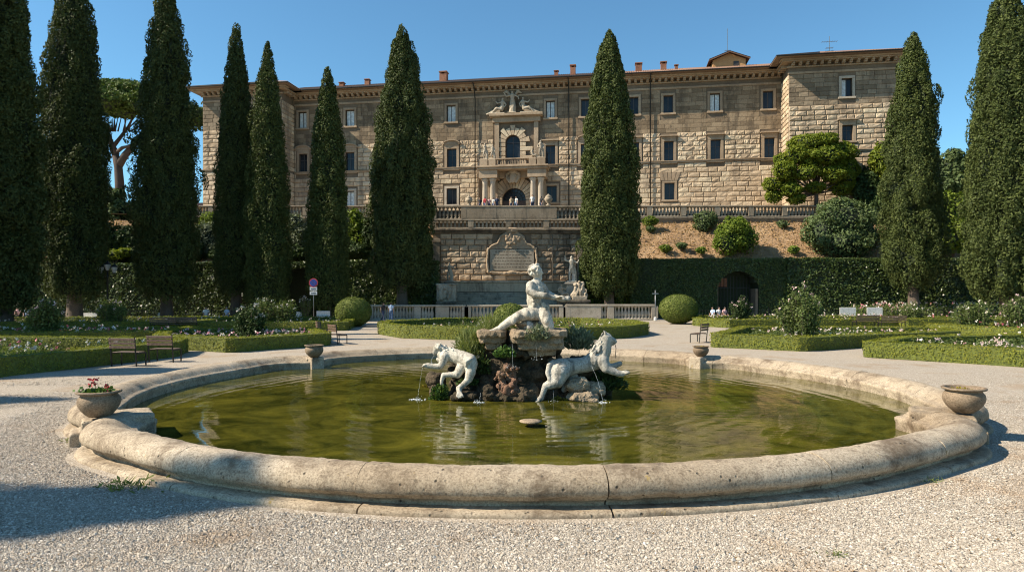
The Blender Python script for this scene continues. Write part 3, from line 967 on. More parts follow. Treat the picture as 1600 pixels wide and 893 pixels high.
# pots
def pot(px, py, Y, s, label, flowers=False, seed=0, tilt=0.0, deg=0):
    X = (px - 800) / FPX * Y
    root = thing('flower_pot', label, 'flower pot', (X, Y, .452), seed, 'stone pots on the basin plinths')
    prof = [(.14, 0), (.16, .015), (.20, .05), (.255, .11), (.295, .18), (.31, .245), (.30, .30), (.275, .335), (.262, .352), (.268, .366), (.30, .374), (.325, .386), (.33, .402), (.315, .414), (.285, .416), (.268, .40), (.255, .33)]
    prof = [(r * s, z * s) for r, z in prof]
    mb = MB(); mb.lathe(prof, seg=36)
    v = mb.arr(); v = v + fbm(v * 7, 3, seed + 2)[:, None] * .008
    link('bowl', mesh_from(v, mb.f, 'bowl', M['pot'], True), root)
    MB().lathe([(.262 * s, .28 * s), (.262 * s, .35 * s), (.0 * s + .01, .365 * s)], seg=24).build('soil', M['soil'], root)
    g = np.random.default_rng(seed)
    if flowers:
        P = np.c_[g.normal(0, .11, 150), g.normal(0, .10, 150), .37 + np.abs(g.normal(0, .04, 150))] * s
        P[:, 0] += 0.02
        v, f = leaf_arrays(P, np.c_[P[:, :2] * 2, np.full(150, .3)], .085, .07, g, .8)
        link('leaves', mesh_from(v, f, 'leaves', M['ivy']), root)
        for hx, hy, hz, k in ((.13, -.05, .56, 22), (.10, .04, .51, 9), (-.13, -.03, .48, 9), (-.16, .02, .46, 5)):
            P = np.array([hx, hy, hz]) * s + g.normal(0, .026, (k, 3))
            v, f = leaf_arrays(P, P - np.array([hx, hy, hz]) * s + .001, .045, .04, g, .6)
            link('blossom', mesh_from(v, f, 'blossom', M['petal_red']), root)
            MB().tube([(hx * .6, hy, .36 * s), (hx * s, hy * s, hz * s)], .005, 5).build('stem', M['ivy'], root)
    else:
        P = np.c_[g.normal(0, .09, 40), g.normal(0, .09, 40), .36 + np.abs(g.normal(0, .02, 40))] * s
        v, f = leaf_arrays(P, np.tile([0, 0, 1.0], (40, 1)), .05, .03, g, 1)
        link('dry_leaves', mesh_from(v, f, 'dry_leaves', M['moss']), root)
    return root
pot(155, 645, 10.75, 1.0, 'round stone pot with red geraniums on the basin rim', True, 3)
pot(1506, 640, 11.15, 1.0, 'round empty stone pot casting a dark shadow beside the near rim', False, 4)
pot(491, 556, 21.0, .92, 'small stone bowl on a plinth before the clipped hedge with two chairs', False, 5)
pot(1095, 553, 21.2, .80, 'small stone bowl on a plinth below a slatted chair', False, 6)

# nozzle in the water
root = thing('water_nozzle', 'small mushroom shaped nozzle standing in the pool water', 'nozzle', (0.33, 11.8, 0.05))
MB().lathe([(.03, -.3), (.035, .06), (.06, .085)], seg=12).build('stem', M['rock'], root, True)
MB().lathe([(.05, .075), (.14, .10), (.20, .125), (.20, .14), (.12, .155), (.02, .16)], seg=20).build('cap', M['rock_pale'], root, True)

# ------------------------------------------------------------------ rock island in the middle of the basin
IY = 15.3
def ip(px, py, dy=0.0, Y=IY):
    x, y, z = at(px, py, Y)
    return (x, y + dy, z)
SC = IY / FPX
island_mb = MB()
g0 = np.random.default_rng(5)
for px, py, rx, rz, dy, ry in [(800, 590, 48, 46, .35, 1.0), (775, 575, 30, 46, .3, .8), (835, 585, 34, 44, .35, .8), (800, 612, 62, 22, .1, 1.2), (770, 545, 26, 28, .3, .6), (830, 545, 40, 26, .35, .7), (870, 600, 38, 30, .4, .8), (905, 585, 44, 26, .55, .6), (735, 600, 36, 26, .4, .7), (930, 610, 34, 16, .35, .7), (745, 618, 50, 10, .0, .8), (890, 618, 50, 9, .0, .8), (800, 540, 55, 22, .5, .7)]:
    c = ip(px, py, dy)
    island_mb.ball(c, (rx * SC, ry * .8, rz * SC), 14, 10)
for k in range(60):
    px = g0.uniform(715, 930); py = g0.uniform(545, 620)
    if py < 575 and px > 880: continue
    c = ip(px, py, g0.uniform(-.35, .3))
    r = g0.uniform(.07, .2)
    island_mb.ball(c, (r * g0.uniform(.8, 1.4), r, r * g0.uniform(.7, 1.2)), 8, 6)
rock = thing('rock_island', 'dark mossy tufa rock island carrying the marble figures in the pool', 'rock', (0, IY, .09))
link('tufa_mass', remesh(island_mb, 'tufa_mass', M['rock'], .035, 1, .2, 4.2, 3, False, rock, False), rock)
def slab(name, pts, y0, y1, mat, seed, vox=.028, disp=.11, parent=None):
    mb = MB(); mb.slab([(ip(px, py)[0], ip(px, py)[2]) for px, py in pts], IY + y0, IY + y1)
    return link(name, remesh(mb, name, M[mat], vox, 1, disp, 4.5, seed, False, parent or rock, False), parent or rock)
# the big flat ledges on top: layered beds of stone, each layer with its own broken outline
def ledge(layers, seed):
    mb = MB(); g = np.random.default_rng(seed)
    for x0, x1, y0, y1, d0, d1 in layers:
        a, b = ip(x0, y1), ip(x1, y0)
        n = 16; P = []
        for k in range(n):
            t = 2 * math.pi * k / n
            c, q = math.cos(t), math.sin(t)
            sx = abs(c) ** .45 * (1 if c > 0 else -1); sy = abs(q) ** .45 * (1 if q > 0 else -1)
            w = g.uniform(.86, 1.05)
            P.append(((a[0] + b[0]) / 2 + (b[0] - a[0]) / 2 * sx * w, IY + (d0 + d1) / 2 + (d1 - d0) / 2 * sy * w))
        mb.prism(P, a[2], b[2])
    return link('ledge', remesh(mb, 'ledge', M['rock_pale'], .026, 1, .06, 6.0, seed, False, rock, False), rock)
ledge([(794, 887, 514, 524, -.8, .75), (797, 884, 522, 534, -.72, .7), (808, 880, 532, 543, -.66, .6), (822, 868, 541, 553, -.5, .5)], 1)
ledge([(746, 793, 515, 524, -.62, .6), (750, 790, 522, 533, -.55, .6), (758, 786, 531, 543, -.42, .5)], 2)
for k, (cx_, cy_, rx, rz, dy, nm, mt) in enumerate([(681, 592, 15, 13, -.1, 'boulder', 'rock'), (684, 610, 10, 15, -.3, 'boulder', 'rock'), (765, 607, 11, 13, -.55, 'boulder', 'rock'), (900, 597, 20, 12, -.5, 'boulder', 'rock_pale'), (905, 614, 24, 10, -.6, 'boulder', 'rock_pale'), (925, 604, 18, 12, -.35, 'boulder', 'rock_pale'), (783, 592, 8, 17, -.62, 'tufa_drip', 'rock_red'), (803, 588, 11, 22, -.66, 'tufa_drip', 'rock_red'), (795, 612, 14, 12, -.6, 'tufa_drip', 'rock_red'), (733, 613, 22, 9, -.5, 'boulder', 'rock'), (830, 508, 26, 8, .0, 'seat_rock', 'rock_pale')]):
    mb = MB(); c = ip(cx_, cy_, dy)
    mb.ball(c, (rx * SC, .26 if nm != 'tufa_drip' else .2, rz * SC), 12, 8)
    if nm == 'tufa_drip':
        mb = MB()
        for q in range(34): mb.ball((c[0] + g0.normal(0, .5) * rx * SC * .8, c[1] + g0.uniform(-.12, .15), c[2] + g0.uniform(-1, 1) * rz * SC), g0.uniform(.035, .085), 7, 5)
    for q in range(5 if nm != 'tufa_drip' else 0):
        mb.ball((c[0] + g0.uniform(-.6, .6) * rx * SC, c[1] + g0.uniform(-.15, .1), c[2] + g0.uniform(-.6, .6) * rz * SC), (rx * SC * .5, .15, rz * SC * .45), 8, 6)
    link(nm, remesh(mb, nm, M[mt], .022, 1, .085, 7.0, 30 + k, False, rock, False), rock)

# plants rooted on the rock: each clump is a plant of its own
def rock_plant(label, c, rx, ry, rz, n, ln, wd, mat, seed, up=1.0, name='rock_plant', cat='plant', group='plants on the rock island', part='leaves'):
    g = np.random.default_rng(seed)
    root = thing(name, label, cat, c, 0, group)
    d = unit(g.normal(size=(n, 3))); d[:, 2] = np.abs(d[:, 2]) if up > 0 else d[:, 2]
    q = g.random((n, 1)) ** .45
    P = d * q * np.array([rx, ry, rz]) * (1 + .25 * fbm(d * 3, 2, seed))[:, None]
    D = np.c_[P[:, 0] / max(rx, .01), P[:, 1] / max(ry, .01), P[:, 2] / max(rz, .01) * .5 + up]
    v, f = leaf_arrays(P, D, ln, wd, g, .35)
    link(part, mesh_from(v, f, part, M[mat]), root)
    return root
rock_plant('feathery yellow green tuft behind the left marble beast', ip(737, 553, .0), .42, .35, .62, 1500, .22, .018, 'grasstuft', 1, 1.2)
rock_plant('grey green shrub with fine leaves behind the back of the right marble beast', ip(905, 545, .25), .42, .35, .52, 1500, .11, .035, 'olive', 2, .8)
rock_plant('pale feathery plant hanging over the flat ledge', ip(838, 526, -.72), .30, .22, .30, 700, .12, .022, 'olive', 3, .8)
rock_plant('thin grassy plant by the outstretched marble foot', ip(764, 516, .2), .36, .3, .36, 500, .24, .012, 'grasstuft', 4, 1.4)
rock_plant('grassy clump between the ledge and the kneeling figure', ip(795, 512, .35), .36, .3, .30, 450, .22, .012, 'grasstuft', 5, 1.4)
rock_plant('small leafy plant growing on the face of the dark rock', ip(790, 553, -.62), .26, .16, .22, 500, .065, .05, 'ivy', 6, .4)
rock_plant('dense round leaved green plant at the waterline below the left beast', ip(690, 618, -.45), .22, .22, .36, 800, .06, .052, 'ivy', 7, .4)
rock_plant('dark leafy ferns below the forelegs of the right beast', ip(945, 605, -.05), .45, .35, .36, 900, .16, .05, 'darkleaf', 8, .5)
rock_plant('ochre moss cushion beside the clawed foot of the left beast', ip(717, 622, -.52), .24, .18, .15, 700, .05, .035, 'moss', 9, .5, 'moss_cushion', 'moss')
rock_plant('ochre moss cushion at the hind foot of the right beast', ip(869, 624, -.55), .26, .16, .14, 700, .05, .035, 'moss', 10, .5, 'moss_cushion', 'moss')
rock_plant('orange moss at the waterline below the far boulder', ip(669, 604, .0), .16, .14, .05, 260, .05, .035, 'moss', 11, .5, 'moss_cushion', 'moss')
rock_plant('mossy growth between the hind legs of the left beast', ip(735, 598, -.25), .3, .2, .16, 420, .07, .04, 'ivy', 12, .5, 'moss_cushion', 'moss')
rock_plant('dark creeping plant in the hollow under the flat ledge', ip(755, 580, -.3), .2, .2, .4, 420, .08, .05, 'darkleaf', 13, .2)

# ------------------------------------------------------------------ marble figures
def L3(px, py, dy): return ip(px, py, dy)
# kneeling man
mb = MB(); S = SC
def ch(pts, rad): mb.chain([L3(*p) for p in pts], [r * S for r in rad])
# torso, from pelvis to neck
ch([(839, 489, 0), (837, 480, 0), (833.5, 469, -.02), (836, 456, -.02), (837, 447, 0)], [12.2, 11.8, 11, 13.4, 12])
mb.ball(L3(840, 455, -.10), (10 * S, .13, 8.5 * S)); mb.ball(L3(833, 456, .0), (9 * S, .2, 11 * S))
mb.ball(L3(843, 488, .02), (12 * S, .2, 10 * S))
ch([(837, 449, 0), (839, 437, 0)], [6.5, 5.2])
# head turned towards the picture's right, with face features
mb.ball(L3(838, 424.5, 0), (9.2 * S, .135, 10.2 * S), 16, 12)
ch([(842, 430, 0), (842.5, 433, 0)], [5, 4.2])
ch([(845.5, 423, -.01), (848.2, 427, -.01)], [1.2, 1.5])
mb.ball(L3(845.5, 431.5, -.01), (2.2 * S, .035, 1.3 * S)); mb.ball(L3(845.2, 421, -.01), (2.2 * S, .07, 1.2 * S))
mb.ball(L3(844.5, 435.5, -.01), (3 * S, .045, 2.6 * S))
# muscles under the skin
for x, y, d, r in [(832, 452, -.20, 4.6), (841, 453, -.18, 4.8), (833, 463, -.17, 3.0), (838, 463, -.17, 3.0), (833.5, 469, -.18, 3.0), (838.5, 469, -.17, 3.0), (834, 476, -.18, 3.4), (828, 447, -.2, 5.2), (826.5, 452, -.27, 4.2), (852, 460.5, -.36, 3.4), (822, 490, -.28, 5.6), (830, 491, -.24, 6.4), (802, 501, -.28, 4.6), (806, 497, -.27, 4.0), (853, 500, -.33, 5.6), (829, 460, -.12, 4.2), (828, 466, -.08, 4.0)]:
    mb.ball(L3(x, y, d), (r * S, r * S * .8, r * S * 1.15))
# arms: near arm folded across to the right, far arm meets it; hands hold a shell
ch([(829, 446, -.16), (827.5, 455, -.25), (835, 459.5, -.30)], [7.6, 6.4, 5.6])
ch([(835, 459.5, -.30), (848, 461.5, -.34), (862, 464.5, -.30), (868, 465, -.28)], [5.6, 5.2, 3.9, 3.2])
ch([(848, 447, .16), (855, 457, .16), (866, 463, .0), (874, 465, -.14)], [6, 5, 4, 3])
for k in range(5):
    a = (k - 2) * .05
    ch([(868, 464.5 + k * .5, -.28 + a * .3), (873, 463 + k * 1.4, -.30 + a), (877, 465 + k * 1.2, -.26 + a)], [1.5, 1.3, 1.0])
    ch([(873, 463 + k * .8, -.12 + a * .3), (877, 462 + k * 1.2, -.16 + a), (881, 464 + k, -.18 + a)], [1.4, 1.2, 1.0])
# left leg stretched far out, toes on the edge of the ledge
ch([(836, 489, -.1), (822, 490, -.16), (809, 494.5, -.2), (796, 502, -.2), (784, 510, -.2), (779, 513, -.2)], [11.4, 10.4, 8.4, 7.4, 5.4, 4.2])
mb.ball(L3(810, 492.5, -.26), (5.5 * S, .08, 5 * S))
ch([(779, 512, -.2), (773, 514.5, -.22), (766, 516.5, -.22)], [3.8, 3.2, 2.6])
for k in range(5): ch([(767, 516 , -.29 + .035 * k), (762.5 + abs(k - 1) * .7, 518, -.30 + .035 * k)], [1.5, 1.15])
# other leg folded under: thigh down to the knee, shin back along the rock
ch([(846, 488, -.08), (852, 496, -.2), (857, 509, -.24)], [11.4, 10.2, 8.2])
ch([(857, 509, -.24), (852, 512, .1), (846, 513, .4)], [8, 6.5, 4.2])
kneel = thing('marble_statue', 'nude kneeling marble man with outstretched leg holding a shell atop the rock', 'statue', (.55, IY, 1.55))
body = link('body', remesh(mb, 'body', M['marble'], .014, 3, .007, 16, 2, True, kneel, False), kneel)
mb = MB(); gh = np.random.default_rng(8)
for k in range(70):
    d = gh.normal(size=3); d /= np.linalg.norm(d)
    if d[0] > .45 and d[2] < .75: continue
    if d[2] < -.55: continue
    c = np.array(L3(836.5, 423, 0)) + d * np.array([9.8 * S, .145, 10.4 * S])
    mb.ball(c, gh.uniform(.028, .046), 6, 5)
mb.ball(L3(836, 422.5, 0), (8.6 * S, .125, 9 * S))
link('hair', remesh(mb, 'hair', M['marble'], .013, 1, .008, 20, 3, True, kneel, False), kneel)
mb = MB()
mb.chain([L3(848, 474, -.16), L3(853, 482, -.2), L3(856, 490, -.2)], [.035, .06, .045])
mb.chain([L3(850, 478, -.1), L3(855, 478, -.1), L3(856, 483, -.12)], [.04, .05, .045])
link('drapery', remesh(mb, 'drapery', M['marble'], .018, 2, .03, 12, 5, True, kneel, False), kneel)
mb = MB(); mb.ball(L3(880, 467, -.2), (9 * S, .10, 4.6 * S)); mb.ball(L3(886, 466, -.2), (5 * S, .09, 4 * S)); mb.ball(L3(874, 468, -.2), (5 * S, .07, 3 * S))
link('shell', remesh(mb, 'shell', M['marble_grey'], .014, 1, .02, 14, 6, True, kneel, False), kneel)
mb = MB(); mb.ball(L3(833, 510, .05), (24 * S, .32, 7 * S))
for k in range(14): mb.ball(L3(gh.uniform(812, 852), gh.uniform(500, 512), gh.uniform(-.25, .2)), gh.uniform(.06, .11), 8, 6)
link('seat_rock', remesh(mb, 'seat_rock', M['marble_grey'], .025, 1, .05, 7, 9, True, kneel, False), kneel)

# right beast: maned, head turned up and to the right, forelegs reaching over the rock
mb = MB()
D0 = -.45
def cb(pts, rad): mb.chain([L3(x, y, D0 + d) for x, y, d in pts], [r * S for r in rad])
cb([(874, 572, 0), (884, 570, 0), (897, 568, 0), (912, 566, 0), (926, 561, 0), (936, 556, 0)], [16, 14.5, 12, 12, 13.2, 12])
mb.ball(L3(873, 575, D0 - .03), (15 * S, .25, 16 * S)); mb.ball(L3(925, 559, D0), (13 * S, .23, 13.5 * S))
cb([(934, 556, 0), (940, 545, -.02), (942, 534, -.03), (943, 527, -.04)], [13, 10.5, 9, 8])
mb.ball(L3(943.5, 525, D0 - .04), (8.2 * S, .115, 7.6 * S))
cb([(947, 526.5, -.05), (953, 529.5, -.05), (955.5, 531, -.05)], [5.6, 4.4, 3.6])
cb([(948, 533, -.05), (953, 534.5, -.05)], [3.4, 2.6])
mb.ball(L3(949, 522.5, D0 - .11), 1.6 * S); cb([(941, 518, -.12), (939.5, 514.5, -.13)], [1.9, 1.0]); cb([(941, 518, .04), (939.5, 514.5, .05)], [1.9, 1.0])
# hind leg near: heavy thigh, hock, shank, paw at the water
cb([(872, 577, -.14), (868, 589, -.2), (857, 594, -.2), (850.5, 596, -.2)], [15, 11, 7.5, 5.4])
cb([(850.5, 596, -.2), (846.5, 606, -.22), (843.5, 615, -.22)], [5.2, 4.1, 3.8])
cb([(843.5, 615, -.22), (838, 617.5, -.25)], [4.4, 3.2])
for k in range(4): cb([(840, 617.5, -.33 + k * .055), (835 + (k % 3), 619, -.34 + k * .055)], [1.9, 1.3])
# far hind leg, folded under the belly
cb([(884, 577, .16), (894, 588, .2), (885, 598, .2), (880, 606, .2)], [13, 9, 6, 4.5])
# forelegs
cb([(936, 560, -.14), (941, 570, -.2), (949, 573.5, -.22), (958, 577, -.24), (965, 578.5, -.24)], [10, 7.8, 6, 5, 4.4])
cb([(963, 578, -.24), (970, 576, -.25), (973, 575.5, -.25)], [4.6, 4, 2.8])
for k in range(4): cb([(970, 576.5, -.32 + k * .05), (975.5, 575 + (k % 2), -.33 + k * .05)], [1.7, 1.1])
cb([(934, 562, .16), (944, 572, .2), (956, 570, .2), (966, 566, .2)], [9, 7, 5, 4])
# tail
cb([(862, 562, -.05), (856, 566, -.14), (853.5, 576, -.2), (856, 586, -.25), (859, 591, -.26)], [4, 4.2, 4, 3.6, 2.8])
beast = thing('marble_beast', 'grey marble lion like beast with raised maned head reaching out of the rock', 'statue', (1.5, IY + D0, 1.0), group='marble beasts on the rock')
link('body', remesh(mb, 'body', M['marble_grey'], .017, 4, .008, 12, 12, True, beast, False), beast)
mb = MB()
for k in range(150):
    t = gh.random(); px = 944 + (918 - 944) * t ** 1.4 + gh.normal(0, 2.2); py = 519 + (556 - 519) * t + gh.normal(0, 2.0)
    off = gh.uniform(-1, 1)
    rr = (8.5 + 5 * t)
    rr *= .9
    c = np.array(L3(px + rr * .35 * (1 - abs(off)) * -1, py - rr * .25 * (1 - abs(off)), D0 + off * rr * S * 1.02))
    e = c + np.array([-.05, gh.normal(0, .02), -.07])
    mb.chain([c, e], [gh.uniform(.016, .026), .009], 6)
link('mane', remesh(mb, 'mane', M['marble_grey'], .014, 0, .008, 20, 13, True, beast, False), beast)

# left beast: seen from behind, head low to the left, one forepaw stretched out, clawed hind foot on the rock
mb = MB(); D0 = -.35
cb([(735, 561, -.12), (722, 556, -.04), (710, 553, .02), (700, 552, .06), (694, 551, .06)], [12.5, 11.5, 11, 11, 9.5])
mb.ball(L3(737, 563, D0 - .14), (11 * S, .2, 12 * S)); mb.ball(L3(699, 553, D0 + .05), (11 * S, .2, 11 * S))
cb([(696, 548, .06), (690, 543, .06), (687, 541, .05)], [8, 7, 6.8])
mb.ball(L3(686.5, 540.5, D0 + .05), (7.2 * S, .105, 6.8 * S))
cb([(683.5, 544, .04), (681.5, 549, .03)], [4.6, 3.4]); cb([(685, 549, .05), (684, 551.5, .05)], [2.6, 2.0])
cb([(690, 536.5, -.03), (691.5, 533.5, -.03)], [1.8, 1.0]); cb([(684, 536, .13), (684, 533, .14)], [1.8, 1.0])
# forelegs
cb([(697, 555, -.08), (695.5, 563, -.12), (692, 568.5, -.14), (682, 568.8, -.14), (674, 567.5, -.14)], [7.2, 5.8, 4.9, 4.3, 4.0])
cb([(674, 567.5, -.14), (668, 567.5, -.14)], [4.4, 3.6])
for k in range(4): cb([(669, 566 + k, -.2 + k * .04), (664.5, 568 + k * .8, -.21 + k * .04)], [1.6, 1.1])
cb([(695, 557, .2), (690, 563, .24), (685, 560, .25)], [6, 4.5, 3.2])
# hind legs
cb([(728, 563, -.05), (722, 573, -.16), (718, 580, -.2)], [9.5, 8, 6.2])
cb([(718, 580, -.2), (707, 580.5, -.2), (697, 581, -.2)], [5.6, 4.4, 3.8])
cb([(697, 581, -.2), (694.5, 588, -.22), (694, 594, -.23)], [4.0, 3.2, 2.6])
cb([(739, 564, -.2), (738, 576, -.26), (735, 587, -.28)], [9.5, 8, 6.0])
cb([(735, 587, -.28), (727, 595, -.32), (720.5, 600, -.35)], [5.6, 4.6, 4.4])
cb([(720.5, 600, -.35), (722, 606, -.42)], [4.4, 3.6])
for k in range(4): cb([(719 + k * 1.8, 605, -.46), (718.5 + k * 2.9, 610.5 - abs(k - 1), -.50), (719 + k * 3.1, 613 - abs(k - 1), -.52)], [1.5, 1.3, .8])
# short tail pressed between the haunches
cb([(738, 557, -.3), (732.5, 560, -.36), (731, 567, -.34)], [3.2, 2.8, 1.8])
beast2 = thing('marble_beast', 'pale marble beast with lowered head and clawed hind foot, its rump towards the rock', 'statue', (-1.3, IY + D0, .9), group='marble beasts on the rock')
link('body', remesh(mb, 'body', M['marble'], .016, 4, .008, 12, 15, True, beast2, False), beast2)
mb = MB()
for k in range(120):
    t = gh.random(); px = 686 + (716 - 686) * t ** 1.3 + gh.normal(0, 1.8); py = 537 + (546 - 537) * t + gh.normal(0, 1.6)
    off = gh.uniform(-1, 1); rr = 7 + 4.5 * t
    c = np.array(L3(px, py + rr * .35 * abs(off), D0 + .05 + off * rr * S))
    e = c + np.array([.05, gh.normal(0, .02), -.035])
    mb.chain([c, e], [gh.uniform(.02, .034), .011], 6)
link('mane', remesh(mb, 'mane', M['marble'], .014, 0, .008, 20, 16, True, beast2, False), beast2)

# water that spouts and drips
def jet(label, pts, r, name='water_jet'):
    n = 9; P = []
    a, b = Vector(pts[0]), Vector(pts[-1])
    g = np.random.default_rng(len(label))
    mb = MB()
    pp = [Vector(p) for p in pts]
    for i in range(len(pp) - 1):
        for k in range(6):
            t = k / 6
            P.append(pp[i].lerp(pp[i + 1], t) + Vector(g.normal(0, r * .35, 3).tolist()))
    P.append(pp[-1])
    r *= .2
    mb.tube(P, [r * g.uniform(.5, 1.4) for _ in P], 6)
    for k in range(10):
        q = P[-1] + Vector((g.normal(0, .06), g.normal(0, .06), abs(g.normal(0, .03))))
        mb.ball(q, g.uniform(.004, .009), 6, 4)
    o = mb.build(name, M['jet'], None, True)
    return props(o, label, 'water jet', 'water jets of the fountain')
def arc(p0, p1, sag):
    p0, p1 = Vector(p0), Vector(p1); out = []
    for k in range(6):
        t = k / 5; q = p0.lerp(p1, t); q.z += sag * 4 * t * (1 - t); out.append(q)
    return out
W = .10
def wp(px, py, dy=0):
    p = ip(px, py, dy); return (p[0], p[1], W)
jet('thin water jet falling from the muzzle of the left beast', arc(ip(681.5, 551, -.3), ip(675, 566, -.32), .02), .010)
jet('thin water jet from the outstretched paw of the left beast', arc(ip(665, 569, -.5), wp(657, 597, -.5), .02), .011)
jet('thin trickle below the belly of the right beast', [ip(919, 566, -.72), ip(926, 585, -.85), ip(931, 603, -.9), wp(933, 620, -.95)], .012)
jet('short trickle beside the hind leg of the right beast', [ip(862, 603, -.7), wp(861, 622, -.75)], .009)
jet('trickle from the small spout stone into the pool', [ip(753, 606, -.75), ip(752.5, 615, -.88), wp(752, 626, -.9)], .012)
jet('trickle running off the small ledge above the dark rock', [ip(800, 534, -.55), ip(801, 552, -.8), ip(801, 568, -.82)], .009)
jet('drip from the plant on the flat ledge', [ip(836, 538, -.82), ip(836, 556, -.85)], .008)
o = MB().tube([ip(955.5, 534, -.5), ip(957, 541, -.52), ip(956, 556, -.5)], .008, 6).build('iron_pipe', M['rock_red'])
props(o, 'thin rusty pipe hanging from the muzzle of the right beast', 'pipe')
# froth where the jets land
def froth(label, px, py, dy, rx, n):
    c = wp(px, py, dy); g = np.random.default_rng(int(px)); mb = MB()
    for k in range(n):
        d = g.normal(0, 1, 2)
        mb.ball((c[0] + d[0] * rx, c[1] + d[1] * rx * .6, W - .006), (g.uniform(.008, .03), g.uniform(.008, .02), g.uniform(.006, .014)), 6, 4)
    props(mb.build('foam', M['jet'], None, True), label, 'foam', kind='stuff')
froth('white foam where the paw jet meets the pool', 655, 598, -.5, .09, 36)
froth('white foam below the trickle of the right beast', 933, 620, -.95, .06, 26)
froth('white foam below the small spout stone', 752, 626, -.9, .045, 18)

# ------------------------------------------------------------------ the palace
KF = 1.504e-4
FR = math.atan(KF * FPX)                    # the facade recedes to the left
PAL = (0.0, 92.0, TZ)
pal = thing('palazzo', 'long rusticated stone palace with balcony portal, tiled roof and two projecting wings', 'palace', PAL, -FR)
_c, _s = math.cos(-FR), math.sin(-FR)
def fl(px, py, w=0.0):
    """facade coordinates (u along, z above the terrace) of a pixel on the plane w metres in front of the main wall"""
    d = np.array([(px - 800) / FPX, 1.0, (HZ - py) / FPX])
    o = np.array([0 - PAL[0], 0 - PAL[1], CAMH - PAL[2]])
    inv = lambda v: np.array([v[0] * _c + v[1] * _s, -v[0] * _s + v[1] * _c, v[2]])
    o, d = inv(o), inv(d)
    t = (-w - o[1]) / d[1]
    p = o + d * t
    return float(p[0]), float(p[2])

EAVE = 19.25
STR = 8.85 - 2.0 + .0                        # set below from the photo
STR = fl(1117, 251)[1]
RTOP = fl(1117, 205)[1]                      # top of the rusticated zone
UL, UR = fl(460, 300)[0], fl(1221, 300)[0]
WW = 3.75                                    # projection of the wings
ULW0, ULW1 = fl(317, 300, WW)[0], UL
URW0, URW1 = UR, fl(1402, 200, WW)[0]
gw = np.random.default_rng(77)

def wall_plate(name, x0, x1, z0, z1, holes, y, mat, parent, reveal=.45):
    """flat wall with real openings and their reveals"""
    xs = sorted({x0, x1} | {min(max(h[i], x0), x1) for h in holes for i in (0, 1)})
    zs = sorted({z0, z1} | {min(max(h[i], z0), z1) for h in holes for i in (2, 3)})
    mb = MB()
    for i in range(len(xs) - 1):
        for j in range(len(zs) - 1):
            cx, cz = (xs[i] + xs[i + 1]) / 2, (zs[j] + zs[j + 1]) / 2
            if any(h[0] < cx < h[1] and h[2] < cz < h[3] for h in holes): continue
            mb.add([(xs[i], y, zs[j]), (xs[i + 1], y, zs[j]), (xs[i + 1], y, zs[j + 1]), (xs[i], y, zs[j + 1])], [(0, 1, 2, 3)])
    for a, b, c, d in holes:
        e = y + reveal
        mb.add([(a, y, c), (a, y, d), (a, e, d), (a, e, c)], [(0, 1, 2, 3)])
        mb.add([(b, y, c), (b, e, c), (b, e, d), (b, y, d)], [(0, 1, 2, 3)])
        mb.add([(a, y, d), (b, y, d), (b, e, d), (a, e, d)], [(0, 1, 2, 3)])
        mb.add([(a, y, c), (a, e, c), (b, e, c), (b, y, c)], [(0, 1, 2, 3)])
    return mb

def blocks(mb, x0, x1, z0, z1, avoid, y, pitch=.62, wl=(.85, 1.5), depth=.10, inset=.07, gap=.035, rough=.025, axis='x', keep=1.0):
    """courses of pillowed blocks standing proud of the wall; avoid = rectangles kept free"""
    nz = max(1, round((z1 - z0) / pitch)); p = (z1 - z0) / nz
    for k in range(nz):
        a, b = z0 + k * p, z0 + (k + 1) * p
        spans = [(x0, x1)]
        for h in avoid:
            if h[2] < b - .2 * p and h[3] > a + .2 * p:
                ns = []
                for s, e in spans:
                    if h[1] <= s or h[0] >= e: ns.append((s, e)); continue
                    if h[0] > s: ns.append((s, h[0]))
                    if h[1] < e: ns.append((h[1], e))
                spans = ns
        for s, e in spans:
            x = s; first = True
            while x < e - .12:
                w = gw.uniform(*wl)
                if first and k % 2: w *= .55
                first = False
                if e - (x + w) < wl[0] * .5: w = e - x
                if gw.random() > keep: x += w; continue
                i0, i1, j0, j1 = x + gap / 2, x + w - gap / 2, a + gap / 2, b - gap / 2
                dd = depth * gw.uniform(.7, 1.2)
                NX, NZ = 4, 3
                V = [(i0, y, j0), (i1, y, j0), (i1, y, j1), (i0, y, j1)]
                F = []
                for jj in range(NZ):
                    for ii in range(NX):
                        tx, tz = ii / (NX - 1), jj / (NZ - 1)
                        px = i0 + inset + (i1 - i0 - 2 * inset) * tx; pz = j0 + inset + (j1 - j0 - 2 * inset) * tz
                        edge = (ii in (0, NX - 1)) or (jj in (0, NZ - 1))
                        V.append((px, y - dd * (.82 if edge else 1.0) - gw.uniform(-rough, rough), pz))
                o = 4
                for jj in range(NZ - 1):
                    for ii in range(NX - 1):
                        q = o + jj * NX + ii
                        F.append((q, q + 1, q + 1 + NX, q + NX))
                bot = [o + i for i in range(NX)]; top = [o + (NZ - 1) * NX + i for i in range(NX)]
                F.append(tuple([0, 1] + bot[::-1])); F.append(tuple([2, 3] + top))
                lf = [o + j * NX for j in range(NZ)]; rt = [o + j * NX + NX - 1 for j in range(NZ)]
                F.append(tuple([3, 0] + lf)); F.append(tuple([1, 2] + rt[::-1]))
                if axis == 'y':
                    V = [(YFIX[0] + sgn_y[0] * (vy - y), vx, vz) for vx, vy, vz in V]
                    if sgn_y[0] > 0: pass
                mb.add(V, F)
                x += w
YFIX = [0.0]; sgn_y = [1.0]

